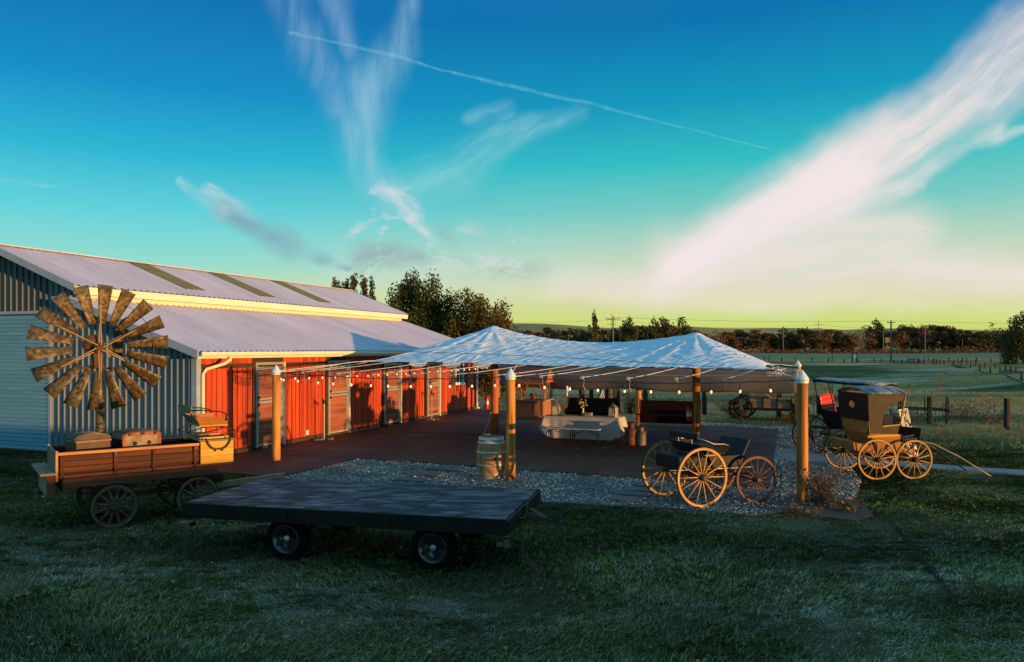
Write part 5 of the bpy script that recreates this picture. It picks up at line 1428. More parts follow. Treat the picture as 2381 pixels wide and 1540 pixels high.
# front seat cushion and dash
cp_('foot_seat', .74, 1.12, -.44, .20, .76, .90, 'black_leather', .03)
MB().tube([(.78, -.50, .70), (.78, -.50, .92), (1.0, -.47, .95), (1.14, -.3, .96)], .012, 5).build('dash_rail', 'black_iron', cb)
pts = [(1.16, -.42), (1.16, .30), (1.13, .40), (1.05, .46)]
m = MB()
for k, (x, y) in enumerate(pts): m.add([(x, y, .74), (x + .05, y, 1.10 - .03 * k), (x + .07, y, 1.09 - .03 * k), (x + .02, y, .735)], [])
m.f += [(i * 4 + a, i * 4 + (a + 1) % 4, (i + 1) * 4 + (a + 1) % 4, (i + 1) * 4 + a) for i in range(3) for a in range(4)] + [(0, 1, 2, 3), (15, 14, 13, 12)]
m.build('dash_board', 'black_leather', cb)
# shafts reaching down to the lawn
for y0, y1, nm in ((-.34, -.75, 'a'), (.36, .10, 'b')):
    x1 = 2.62
    pts = [(1.02, y0, .62), (1.18, y0 - .02, .80), (1.5, y0 - .06, .74), (2.0, (y0 + y1) / 2 - .05, .46), (x1, y1, .05)]
    MB().tube(pts, [.02, .024, .026, .024, .016], 7).build('shaft', 'wagon_pale' if y0 < 0 else 'black_paint', cb, smooth=True)
MB().bar((1.25, -.4, .74), (1.25, .42, .74), .05).build('cross_bar', 'wheel_dark', cb)

# ================================================================== SURREY with tufted red seat
SU = Vector((9.24, 21.18, 0)); SUA = -.75
su = thing('surrey', 'black surrey with long flat roof and tufted red seat behind the hooded buggy', 'carriage', SU, SUA)
def sp_(name, x0, x1, y0, y1, z0, z1, mat, bw=.01): return bevel(MB().box(x0, x1, y0, y1, z0, z1).build(name, mat, su), bw)
for x, R_ in ((-.70, .54), (.98, .46)):
    for y in (-.62, .62): wheel(su, (x, y, R_ - .01), R_, 14, 'wheel_dark', 'black_iron', 'wheel_dark', fel=.034, sw=.026, w=.036, hub=.06, hl=.2)
MB().cyl((-.70, -.68, .53), (-.70, .68, .53), .025, n=8).cyl((.98, -.68, .45), (.98, .68, .45), .025, n=8).bar((-.70, 0, .50), (.98, 0, .44), .05).build('axle', 'wheel_dark', su)
for x, z in ((-.70, .56), (.98, .50)):
    lo = [(x, .5 * t, z + .07 * t * t) for t in np.linspace(-1, 1, 13)]; hi = [(x, .5 * t, z + .15 - .07 * t * t) for t in np.linspace(-1, 1, 13)]
    MB().tube(lo, .013, 5).tube(hi, .013, 5).build('leaf_spring', 'black_iron', su, smooth=True)
sp_('body_floor', -.78, 1.12, -.46, .46, .70, .76, 'black_paint')
def stub(name, pts, mat): return bevel(MB().add(pts, [(3, 2, 1, 0), (4, 5, 6, 7), (0, 1, 5, 4), (1, 2, 6, 5), (2, 3, 7, 6), (3, 0, 4, 7)]).build(name, mat, su), .01)
stub('body_side', [(-.25, -.48, .74), (.55, -.48, .74), (.55, -.45, .74), (-.25, -.45, .74), (-.52, -.58, 1.26), (.20, -.58, 1.16), (.20, -.55, 1.16), (-.52, -.55, 1.26)], 'black_paint')
stub('body_side', [(-.25, .45, .74), (.55, .45, .74), (.55, .48, .74), (-.25, .48, .74), (-.52, .55, 1.26), (.20, .55, 1.16), (.20, .58, 1.16), (-.52, .58, 1.26)], 'black_paint')
stub('body_back', [(-.28, -.48, .74), (-.25, -.48, .74), (-.25, .48, .74), (-.28, .48, .74), (-.56, -.58, 1.28), (-.53, -.58, 1.28), (-.53, .58, 1.28), (-.56, .58, 1.28)], 'black_paint')
sp_('front_bench', .55, .92, -.46, .46, .77, 1.02, 'black_leather', .03); sp_('front_back_rest', .50, .57, -.46, .46, 1.03, 1.38, 'black_leather', .03)
sp_('dash_board', 1.12, 1.15, -.46, .46, .76, 1.12, 'black_leather')
sp_('seat_cushion', -.34, .26, -.44, .44, .98, 1.10, 'seat_maroon', .04)
sp_('seat_apron', .20, .262, -.44, .44, .78, .97, 'seat_maroon', .02)
# tufted back: buttons pressed into a padded panel
nu, nv_ = 46, 30; vs = []
for i in range(nu):
    for j in range(nv_):
        u = i / (nu - 1); v = j / (nv_ - 1)
        y = -.50 + 1.0 * u; z = 1.10 + .50 * v * (1 + .12 * math.sin(PI * u))
        a, b = u * 7, v * 5
        # diamond lattice of buttons
        d = min(math.hypot((a - (k + .5 * (l % 2))) , (b - l) * 1.0) for k in range(-1, 9) for l in range(-1, 7))
        dep = .055 * min(1, d / .62) ** .7 * (min(1, 8 * u, 8 * (1 - u)) ** .5)
        vs.append((-.42 - .10 * v + dep, y, z))
o = MB().add(vs, [(i * nv_ + j, (i + 1) * nv_ + j, (i + 1) * nv_ + j + 1, i * nv_ + j + 1) for i in range(nu - 1) for j in range(nv_ - 1)]).build('seat_back', 'seat_red', su, smooth=True)
bt = MB().lathe([(.016, 0), (.012, .01), (.002, .013)], 7, Matrix.Rotation(PI / 2, 4, 'Y')).mesh('button', 'seat_maroon')
for l in range(1, 5):
    for k in range(7):
        u = (k + .5 * (l % 2)) / 7; v = l / 5
        if .04 < u < .96: put('button', bt, o, (-.42 - .10 * v + .004, -.5 + u, 1.10 + .5 * v * (1 + .12 * math.sin(PI * u))))
MB().box(-.60, -.56, -.5, .5, 1.10, 1.60).build('seat_back_shell', 'black_leather', su)
# roof on slender posts, nose down
def rz_(x): return 2.05 - .07 * (x + .62)
m = MB(); nn = 9; vs = []
for i in range(nn):
    t = i / (nn - 1) * 2 - 1
    for x in (-.62, 0, .6, 1.15): vs.append((x, .66 * t, rz_(x) + .03 * (1 - t * t)))
o = m.add(vs, [(i * 4 + k, (i + 1) * 4 + k, (i + 1) * 4 + k + 1, i * 4 + k + 1) for i in range(nn - 1) for k in range(3)]).build('roof', 'roof_painted_sheen', su, smooth=True); o.modifiers.new('t', 'SOLIDIFY').thickness = .03
for s in (-1, 1):
    MB().bar((-.64, s * .665, rz_(-.62) - .02), (1.17, s * .665, rz_(1.15) - .02), .025, .055).build('roof_valance', 'black_leather', su)
MB().bar((-.63, -.66, rz_(-.62) - .03), (-.63, .66, rz_(-.62) - .03), .025, .09).bar((1.16, -.66, rz_(1.15) - .03), (1.16, .66, rz_(1.15) - .03), .025, .06).build('roof_valance', 'black_leather', su)
for s in (-1, 1):
    for xb, xt in ((-.52, -.60), (-.10, -.22), (.25, .18), (.60, .62), (1.0, 1.10)):
        MB().cyl((xb, s * .50, 1.0 if xb > .5 else 1.2), (xt, s * .64, rz_(xt) - .04), .014, n=6).build('roof_post', 'black_iron', su)
for yy in (-.3, .3):
    MB().tube([(1.1, yy, .50), (1.6, yy, .55), (2.2, yy * .9, .30)], .022, 6).build('shaft', 'wheel_dark', su, smooth=True)

# ================================================================== WELCOME BOARD
sgp = at(2124, 1064)
sg = thing('welcome_sign', 'tall cream board reading WELCOME downwards, leaning behind the hooded buggy', 'sign', sgp, .28)
board_ = bevel(MB().box(-.155, .155, -.015, .015, 0, 1.32).build('board', 'sign_cream', sg, (0, 0, .0), (-.16, -.13, 0)), .004)
for i, ch in enumerate('WELCOME'):
    cu = bpy.data.curves.new('letter', 'FONT'); cu.body = ch; cu.size = .20; cu.align_x = 'CENTER'; cu.align_y = 'CENTER'; cu.extrude = .002; cu.offset = .004
    me = bpy.data.meshes.new_from_object(bpy.data.objects.new('tmp', cu)); me.name = 'letter'; me.materials.clear(); me.materials.append(M['ink_black'])
    put('letter', me, board_, (0, -.0185, 1.20 - i * .178), (PI / 2, 0, 0))
MB().bar((-.10, .03, .05), (-.10, .36, .0), .03).bar((0, .04, 1.0), (0, .50, .02), .03).build('prop', 'fence_wood', sg, (0, 0, 0))

# ================================================================== TABLE, CLOTH, BENCH
TB = Vector((1.02, 24.25, .04)); TBA = BANG - .02
tb = thing('folding_table', 'long folding table hidden under a white cloth on the patio', 'table', TB, TBA)
TLn, TD, TH = 2.42, .74, .735
bevel(MB().box(0, TLn, 0, TD, TH - .04, TH).build('table_top', 'plastic_white', tb), .01)
for x in (.28, TLn - .28):
    for y in (.08, TD - .08): MB().cyl((x, y, 0), (x, y, TH - .04), .016, n=8).build('leg', 'black_iron', tb)
    MB().bar((x, .08, .2), (x, TD - .08, .2), .018).build('stretcher', 'black_iron', tb)
# cloth
def cloth():
    n = 336; rows = 14
    per = []
    segs = [((0, 0), (TLn, 0)), ((TLn, 0), (TLn, TD)), ((TLn, TD), (0, TD)), ((0, TD), (0, 0))]
    Ltot = 2 * (TLn + TD)
    vs = []; drops = []
    for i in range(n):
        s = Ltot * i / n
        if s < TLn: p = (s, 0); nr = (0, -1); d = min(s, TLn - s); side = 0
        elif s < TLn + TD: q = s - TLn; p = (TLn, q); nr = (1, 0); d = min(q, TD - q); side = 1
        elif s < 2 * TLn + TD: q = s - TLn - TD; p = (TLn - q, TD); nr = (0, 1); d = min(q, TLn - q); side = 0
        else: q = s - 2 * TLn - TD; p = (0, TD - q); nr = (-1, 0); d = min(q, TD - q); side = 1
        # long sides fall nearly to the floor; at the ends the cloth is shorter; the corners hang as loose points
        if side == 0: drop = .69 - .26 * max(0, 1 - d / .22) ** 1.4
        else: drop = .30 + .10 * max(0, 1 - d / .22)
        corner = max(0, 1 - d / .20)
        per.append((p, nr, drop, corner, s))
    for j in range(rows):
        t = j / (rows - 1)
        for (p, nr, drop, corner, s) in per:
            fold = (.010 * math.sin(s * 9) + .007 * math.sin(s * 21 + 1)) * t
            out = .006 + t * (.02 + .04 * corner) + fold + corner * .05 * math.sin(PI * t * .6)
            cxn = nr[0] * out; cyn = nr[1] * out
            # at corners push along the diagonal
            if corner > 0:
                dx = 1 if p[0] > TLn / 2 else -1; dy = 1 if p[1] > TD / 2 else -1
                cxn += dx * corner * .07 * t; cyn += dy * corner * .05 * t
            vs.append((p[0] + cxn, p[1] + cyn, TH + .006 - drop * t))
    fs = [(j * n + i, (j + 1) * n + i, (j + 1) * n + (i + 1) % n, j * n + (i + 1) % n) for j in range(rows - 1) for i in range(n)]
    fs.append(tuple(range(n)))
    return MB().add(vs, fs)
o = cloth().build('tablecloth', 'cloth_white', None, TB, (0, 0, TBA), smooth=True)
so = o.modifiers.new('t', 'SOLIDIFY'); so.thickness = .004; so.offset = 1
tag(o, 'white cloth draped over the long table, nearly touching the patio', 'tablecloth')
bn_p = TB + E1 * .22 - E2 * .62; bn_p.z = .04
bn = thing('folding_bench', 'low white folding bench in front of the cloth-covered table', 'bench', bn_p, TBA)
BLn = 1.72
for x0, x1 in ((0, BLn / 2 - .003), (BLn / 2 + .003, BLn)): bevel(MB().box(x0, x1, 0, .27, .405, .44).build('seat', 'plastic_white', bn), .01)
for x in (.05, BLn / 2 - .03, BLn / 2 + .03, BLn - .05):
    for y in (.04, .23): MB().cyl((x, y, 0), (x, y, .41), .013, n=7).build('leg', 'black_iron', bn)
for y in (.04, .23):
    m = MB().tube([(.05, y, .25), (.10, y, .33), (.25, y, .385), (.42, y, .40)], .011, 5).tube([(BLn - .05, y, .22), (BLn - .14, y, .29), (BLn - .36, y, .395)], .011, 5).tube([(BLn / 2 + .03, y, .18), (BLn / 2 + .14, y, .29), (BLn / 2 + .40, y, .395)], .011, 5)
    m.build('brace', 'black_iron', bn)
MB().tube([(.36, .02, .40), (.36, .0, .33), (.50, .0, .33), (.50, .02, .40)], .008, 5).build('carry_handle', 'black_iron', bn)

TM = Matrix.Translation(TB) @ Matrix.Rotation(TBA, 4, 'Z')
def ontable(x, y): p = TM @ Vector((x, y, TH + .012)); return p
def lantern(label, x, y, rz):
    t = thing('lantern', label, 'lantern', ontable(x, y), rz, 'wooden lanterns on the table')
    w, h = .105, .26
    MB().box(-w, w, -w, w, 0, .022).box(-w, w, -w, w, h, h + .02).build('frame', 'lantern_wood', t)
    for sx in (-1, 1):
        for sy in (-1, 1): MB().box(sx * w - .014, sx * w + .014, sy * w - .014, sy * w + .014, .022, h).build('corner_post', 'lantern_wood', t)
    for k in range(4):
        MB().box(-w + .015, w - .015, -.002, .002, .024, h - .002).build('pane', 'window_glass' if 0 else 'lantern_glass', t, (math.sin(k * PI / 2) * (w - .004), -math.cos(k * PI / 2) * (w - .004), 0), (0, 0, k * PI / 2))
    MB().add([(-w - .012, -w - .012, h + .021), (w + .012, -w - .012, h + .021), (w + .012, w + .012, h + .021), (-w - .012, w + .012, h + .021), (-.03, -.03, h + .12), (.03, -.03, h + .12), (.03, .03, h + .12), (-.03, .03, h + .12)], [(3, 2, 1, 0), (4, 5, 6, 7), (0, 1, 5, 4), (1, 2, 6, 5), (2, 3, 7, 6), (3, 0, 4, 7)]).build('roof', 'lantern_tin', t)
    MB().tube([(.035 * math.cos(a), 0, h + .14 + .035 * math.sin(a)) for a in np.linspace(0, 2 * PI, 13)], .005, 5).build('ring_handle', 'lantern_tin', t)
    MB().cyl((0, 0, .022), (0, 0, .11), .03, n=10).build('candle', 'vase_cream', t)
gl = bpy.data.materials.new('lantern_glass'); tt = nodes_of(gl); bb_ = tt.nodes['Principled BSDF']; bb_.inputs['Base Color'].default_value = (.8, .8, .75, 1); bb_.inputs['Roughness'].default_value = .08; bb_.inputs['Alpha'].default_value = .3; M['lantern_glass'] = gl
lantern('wooden lantern on the left end of the cloth-covered table', .26, .45, BANG + .1)
lantern('wooden lantern on the right end of the cloth-covered table', 2.14, .42, BANG - .2)
vs_ = thing('flower_vase', 'cream vase of yellow flowers in the middle of the white table', 'vase', ontable(1.16, .42), 0)
MB().lathe([(.03, 0), (.045, .01), (.05, .05), (.03, .13), (.022, .20), (.036, .25), (.030, .25), (.016, .20), (.01, .05)], 14).build('vase', 'vase_cream', vs_, smooth=True)
fl = MB().lathe([(.008, -.012), (.026, 0), (.022, .014), (.006, .02)], 7).mesh('flower', 'flower_yellow')
st = MB()
for k in range(26):
    a = random.uniform(0, 2 * PI); r = random.uniform(.02, .14); h = .30 + random.uniform(.0, .24) - r * .5
    st.tube([(0, 0, .2), (r * .4 * math.cos(a), r * .4 * math.sin(a), .2 + (h - .2) * .6), (r * math.cos(a), r * math.sin(a), h)], .003, 3)
    put('flower', fl, vs_, (r * math.cos(a), r * math.sin(a), h + .01), (random.uniform(-.6, .6), random.uniform(-.6, .6), 0), random.uniform(.7, 1.3))
st.build('stems', 'stem_green', vs_)
m = MB()
for k in range(7): m.tube([(0, 0, .25), (-.08 - .01 * k, .02 * k - .05, .45), (-.16 - .03 * (k % 3), .03 * k - .1, .62 - .03 * k)], [.004, .006, .002], 4)
m.build('plume', 'dry_red_stem', vs_)
bxp = ontable(1.36, .36)
t = thing('keepsake_box', 'small wooden box on the white table, right of the vase', 'box', bxp, BANG)
bevel(MB().box(-.11, .11, -.07, .07, 0, .075).build('box_body', 'lantern_wood', t), .006); bevel(MB().box(-.115, .115, -.075, .075, .077, .11).build('lid', 'lantern_wood', t), .01)
MB().box(-.02, .02, -.08, -.075, .06, .09).build('clasp', 'black_iron', t)
t = thing('dish', 'low dark dish on the white table, left of the small box', 'dish', ontable(1.15, .28), 0)
MB().lathe([(.05, 0), (.10, .02), (.105, .05), (.095, .05), (.06, .02)], 14).build('bowl', 'black_iron', t)

# ================================================================== MILK CANS
def milk_can(label, p, R_, H, mat):
    t = thing('milk_can', label, 'milk can', p, random.uniform(0, 1), 'old milk cans on the patio')
    MB().lathe([(R_ * .96, 0), (R_, .02), (R_, H * .60), (R_ * 1.03, H * .61), (R_ * 1.03, H * .63), (R_ * .98, H * .64), (R_ * .62, H * .78), (R_ * .52, H * .82), (R_ * .52, H * .92), (R_ * .66, H * .97)], 22).build('can_body', mat, t, smooth=False)
    MB().lathe([(R_ * .68, H * .965), (R_ * .72, H * .975), (R_ * .70, H), (R_ * .3, H * .985), (.01, H * .985)], 20).build('lid', mat, t)
    for s in (-1, 1): MB().tube([(s * R_ * .66, 0, H * .77), (s * R_ * .98, 0, H * .80), (s * R_ * 1.12, 0, H * .72), (s * R_ * 1.0, 0, H * .62)], .013, 6).build('handle', mat, t, smooth=True)
milk_can('taller red rusty milk can at the right end of the white table', at(1467, 1034, .04), .175, .66, 'milk_can_red')
milk_can('shorter grey-brown milk can right of the red one', at(1490, 1035, .04), .145, .54, 'milk_can_grey')

# ================================================================== PEWS
def pew(label, p, L, rz):
    t = thing('church_pew', label, 'pew', p, rz, 'dark wooden pews along the back of the patio')
    bevel(MB().box(.04, L - .04, .08, .50, .40, .44).build('seat', 'pew_wood', t), .008)
    MB().add([(.04, .46, .44), (L - .04, .46, .44), (L - .04, .60, .90), (.04, .60, .90), (.04, .49, .44), (L - .04, .49, .44), (L - .04, .63, .90), (.04, .63, .90)], [(0, 1, 2, 3), (7, 6, 5, 4), (0, 4, 5, 1), (1, 5, 6, 2), (2, 6, 7, 3), (3, 7, 4, 0)]).build('backrest', 'pew_wood', t)
    MB().bar((.03, .62, .915), (L - .03, .62, .915), .05, .03).build('top_rail', 'pew_wood', t)
    MB().box(.04, L - .04, .44, .46, .10, .40).build('seat_apron', 'pew_wood', t)
    for x in (0, L - .045):
        prof = [(.06, 0), (.62, 0), (.60, .10), (.56, .42), (.67, .90), (.66, .97), (.60, .98), (.56, .90), (.48, .66), (.36, .60), (.16, .59), (.08, .55), (.10, .48), (.13, .40), (.10, .12)]
        MB().prism([(y, z) for y, z in prof], .045, Matrix(((0, 0, 1, x), (1, 0, 0, 0), (0, 1, 0, 0), (0, 0, 0, 1)))).build('end_panel', 'pew_wood' if x else 'beam_red', t)  # left end redder than the rest: sun on it put into the colour
pew('dark church pew behind the white table, left of the two', W(5.75, 13.35, .04), 2.1, BANG)
pew('dark church pew right of the milk cans, right of the two', at(1478, 991, .04), 2.28, BANG - .02)

# ================================================================== FIRE EXTINGUISHERS hung on the poles
def extinguisher(label, p, rz):
    t = thing('fire_extinguisher', label, 'fire extinguisher', p, rz, 'fire extinguishers hung on the canopy poles')
    MB().lathe([(.02, 0), (.072, .012), (.078, .04), (.078, .40), (.060, .46), (.022, .49)], 18).build('cylinder', 'extinguisher_red', t, smooth=True)
    MB().cyl((0, 0, .48), (0, 0, .55), .022, n=8).bar((0, .02, .55), (0, -.12, .58), .022).bar((0, .02, .52), (0, -.10, .51), .018).build('valve', 'black_iron', t)
    MB().tube([(.03, 0, .53), (.10, 0, .50), (.11, -.02, .35), (.10, -.03, .12)], .012, 6).build('hose', 'tyre_rubber', t, smooth=True)
    MB().lathe([(.079, .16), (.0795, .20), (.0795, .28), (.079, .285)], 18, None, True).build('paper_label', 'cap_white', t)
    MB().box(-.02, .02, .078, .11, .05, .5).build('bracket', 'black_iron', t)
pc = W(4.87, 8.36); extinguisher('red fire extinguisher hung on the left red-brown canopy pole', Vector((pc.x - .27, pc.y - .1, .88)), -1.2)
pc = W(11.47, 8.73); extinguisher('red fire extinguisher hung on the right canopy pole', Vector((pc.x - .24, pc.y - .06, .66)), -1.3)
# loose flex at the foot of the left pole
pc = W(4.87, 8.36, .05)
m = MB().tube([pc + Vector((-.12, -.16, .75)), pc + Vector((-.16, -.18, .5)), pc + Vector((-.32, -.2, .12)), pc + Vector((-.42, -.22, .012)), pc + Vector((-.2, -.3, .012)), pc + Vector((-.1, -.2, .012)), pc + Vector((-.3, -.12, .014)), pc + Vector((-.36, -.3, .014)), pc + Vector((-.14, -.34, .016))], .012, 5)
tag(m.build('extension_flex', 'rope_white', None, smooth=True), 'white loop of flex lying at the foot of the left canopy pole', 'cord')
m = MB().tube([pc + Vector((-.40, -.22, 0)), pc + Vector((-2.2, .35, -.002)), W(.5, 7.1, .048)], .010, 4)
tag(m.build('floor_cable', 'wire_dark', None), 'black cable lying on the patio from the red stable front to the left pole', 'cord')

# ================================================================== WISHING WELL
WLp = W(3.2, 14.9, .02); wl = thing('wishing_well', 'wooden wishing well with shingled roof and hanging bucket by the barn end', 'well', WLp, BANG)
ww, wd = 1.22, 1.0
for s, n, L in (('f', 9, ww), ('b', 9, ww)):
    for k in range(n):
        y0 = 0 if s == 'f' else wd - .03
        bevel(MB().box(k * L / n + .003, (k + 1) * L / n - .003, y0, y0 + .03, .10, .70).build('board', 'well_wood', wl), .004)
for s in (0, 1):
    for k in range(7):
        x0 = 0 if s == 0 else ww - .03
        bevel(MB().box(x0, x0 + .03, .034 + k * (wd - .068) / 7 + .003, .034 + (k + 1) * (wd - .068) / 7 - .003, .10, .70).build('board', 'well_wood', wl), .004)
MB().box(-.03, ww + .03, -.03, wd + .03, 0, .099).build('plinth', 'well_wood', wl)
for x, y in ((-.012, -.012), (ww - .05, -.012), (-.012, wd - .05), (ww - .05, wd - .05)): MB().box(x, x + .062, y, y + .062, .10, .705).build('corner_board', 'wood_weathered', wl)
m = MB().box(-.10, ww + .10, -.10, .12, .706, .745).box(-.10, ww + .10, wd - .12, wd + .10, .706, .745).box(-.10, .12, .12, wd - .12, .706, .745).box(ww - .12, ww + .10, .12, wd - .12, .706, .745)
m.build('rim', 'wood_weathered', wl)
yc = wd / 2
for x in (.10, ww - .10):
    for dy0, dy1 in ((-.06, -.40), (.06, .40), (0, 0)):
        MB().bar((x, yc + dy0, .745), (x, yc + dy1, 1.66), .06, .05, (1, 0, 0)).build('upright', 'well_wood', wl)
for dx in (.0,):
    for (x0, x1) in ((.10, .42), (ww - .10, ww - .42)): MB().bar((x0, yc, .76), (x1, yc, 1.60), .05, .04).build('brace', 'well_wood', wl)
MB().cyl((-.06, yc, 1.42), (ww + .10, yc, 1.42), .055, n=10).bar((ww + .10, yc, 1.42), (ww + .10, yc, 1.20), .03).bar((ww + .10, yc, 1.2), (ww + .2, yc, 1.2), .025).build('windlass', 'well_wood', wl)
MB().tube([(ww * .5, yc, 1.40), (ww * .5, yc, 1.08)], .008, 5).tube([(ww * .5 - .13, yc, .98), (ww * .5, yc, 1.09), (ww * .5 + .13, yc, .98)], .006, 5).build('bucket_rope', 'wire_dark', wl)
bk = MB().lathe([(.10, .748), (.125, .76), (.155, .97), (.165, .985), (.140, .985), (.11, .79)], 16, Matrix.Translation((ww * .5, yc, 0))).build('bucket', 'milk_can_red', wl)
# shingled roof
rx0, rx1 = -.16, ww + .16; ez, az_ = 1.50, 2.20; hw_ = .62
slope = math.hypot(hw_, az_ - ez); ang_ = math.atan2(az_ - ez, hw_)
for s in (-1, 1):
    rf = MB().add([(rx0, yc + s * hw_, ez), (rx1, yc + s * hw_, ez), (rx1, yc, az_), (rx0, yc, az_), (rx0, yc + s * hw_, ez - .03), (rx1, yc + s * hw_, ez - .03), (rx1, yc, az_ - .03), (rx0, yc, az_ - .03)], [(0, 1, 2, 3), (7, 6, 5, 4), (0, 4, 5, 1), (1, 5, 6, 2), (2, 6, 7, 3), (3, 7, 4, 0)]).build('roof', 'well_wood', wl)
    for r in range(7):
        nsh = 9; x = rx0 - .01 - (.09 if r % 2 else 0)
        while x < rx1:
            w0 = random.uniform(.12, .20); xa_, xb_ = max(rx0 - .02, x), min(rx1 + .02, x + w0 - .008)
            if xb_ - xa_ > .03:
                d0 = r * slope / 7 - .02; d1 = d0 + slope / 7 + .05
                f_ = lambda d, h: (yc + s * (hw_ - d * math.cos(ang_)) + s * h * math.sin(ang_), ez + d * math.sin(ang_) + h * math.cos(ang_))
                vs = []
                for d, h in ((d0, .022), (min(d1, slope + .01), .006), (min(d1, slope + .01), .001), (d0, .001)):
                    yy, zz = f_(d, h + .002)
                    vs += [(xa_, yy, zz), (xb_, yy, zz)]
                MB().add(vs, [(0, 1, 3, 2), (6, 4, 5, 7), (0, 6, 7, 1), (0, 2, 4, 6), (1, 7, 5, 3)]).build('shingle', 'well_shingle', rf)
            x += w0
MB().bar((rx0, yc, az_ + .015), (rx1, yc, az_ + .015), .10, .03).build('ridge_board', 'well_shingle', wl)
for x in (rx0 + .06, rx1 - .06):
    for k in range(-3, 4):
        y = k * .15; h = az_ - abs(y) / hw_ * (az_ - ez) - .05
        if h > ez: MB().box(x - .012, x + .012, yc + y - .07, yc + y + .07, ez - .03, h).build('gable_board', 'well_wood', wl)

# ================================================================== OLD SPREADER WAGON in the pasture
SPp = Vector((9.55, 32.0, gzf(9.55, 32))); SPA = -.42
sw = thing('manure_spreader', 'derelict dark farm spreader with grey plank box, in frosted grass behind the patio', 'farm machine', SPp, SPA)
def sb(name, x0, x1, y0, y1, z0, z1, mat): return bevel(MB().box(x0, x1, y0, y1, z0, z1).build(name, mat, sw), .006)
for k in range(3):
    sb('side_plank', .25, 2.35, -.5, -.46, .50 + k * .13, .62 + k * .13, 'wagon_pale'); sb('side_plank', .25, 2.35, .46, .5, .50 + k * .13, .62 + k * .13, 'wagon_pale')
sb('bed', .25, 2.35, -.46, .46, .46, .50, 'fence_wood')
for x in (.4, .95, 1.5, 2.05): sb('stake', x, x + .05, -.54, -.502, .42, .96, 'black_iron')
MB().bar((-.1, -.52, .43), (2.5, -.52, .43), .07).bar((-.1, .52, .43), (2.5, .52, .43), .07).bar((1.9, -.55, .85), (2.5, -.55, .46), .05).build('frame', 'black_iron', sw)
for y in (-.66, .66): wheel(sw, (.12, y, .47), .48, 10, 'black_iron', 'black_iron', 'rusty_iron', fel=.06, sw=.03, w=.12, hub=.09, hl=.3)
for y in (-.50, .50): wheel(sw, (2.35, y, .34), .35, 8, 'black_iron', 'tyre_rubber', 'rusty_iron', fel=.13, sw=.05, w=.13, hub=.08, hl=.2)
MB().cyl((.12, -.7, .47), (.12, .7, .47), .03).build('rear_axle', 'rusty_iron', sw)
MB().cyl((2.35, -.55, .34), (2.35, .55, .34), .03).build('front_axle', 'rusty_iron', sw)
# beater hoods: two tilted plates and a hooped rail
for x0, x1, z0, z1 in ((-.25, .15, .66, 1.12), (1.35, .80, .82, 1.16), (.15, .55, 1.1, .88)):
    MB().bar((x0, 0, z0), (x1, 0, z1), .95, .03, (0, 0, 1)).build('beater_hood', 'rusty_iron', sw)
MB().tube([(.10, -.3, 1.05), (.16, -.3, 1.36), (.85, -.3, 1.40), (.95, -.3, 1.08)], .018, 6).build('hoop_rail', 'rust_bright', sw, smooth=True)
for k in range(5): MB().lathe([(.06, 0), (.12, .03), (.05, .06)], 8, Matrix.Translation((-.30 + .03 * k, -.4 + .2 * k, .66)) @ Matrix.Rotation(PI / 2, 4, 'X')).build('beater', 'black_iron', sw)

# ================================================================== HAY RAKE
HR = Vector((16.0, 29.6, gzf(16, 29.6)))
hr_ = thing('hay_rake', 'old iron dump rake with tall thin wheels near a fence post in the pasture', 'hay rake', HR, -1.15 + PI / 2 + .55)
for y in (-.75, .85): wheel(hr_, (0, y, .55), .56, 12, 'black_iron', 'black_iron', 'black_iron', fel=.02, sw=.022, w=.03, hub=.06, hl=.2)
MB().cyl((0, -.8, .55), (0, .9, .55), .03).bar((-.1, -.7, .62), (-.1, .8, .62), .06).build('axle', 'rusty_iron', hr_)
for k in range(12):
    y = -.65 + k * .12
    MB().tube([(-.1, y, .60), (-.3, y, .70), (-.52, y, .55), (-.58, y, .3), (-.5, y, .06)], .009, 4).build('tine', 'rusty_iron', hr_)
MB().bar((.0, .02, .55), (1.2, .1, .35), .05).bar((-.1, 0, .62), (-.05, 0, 1.0), .04).build('frame', 'rusty_iron', hr_)
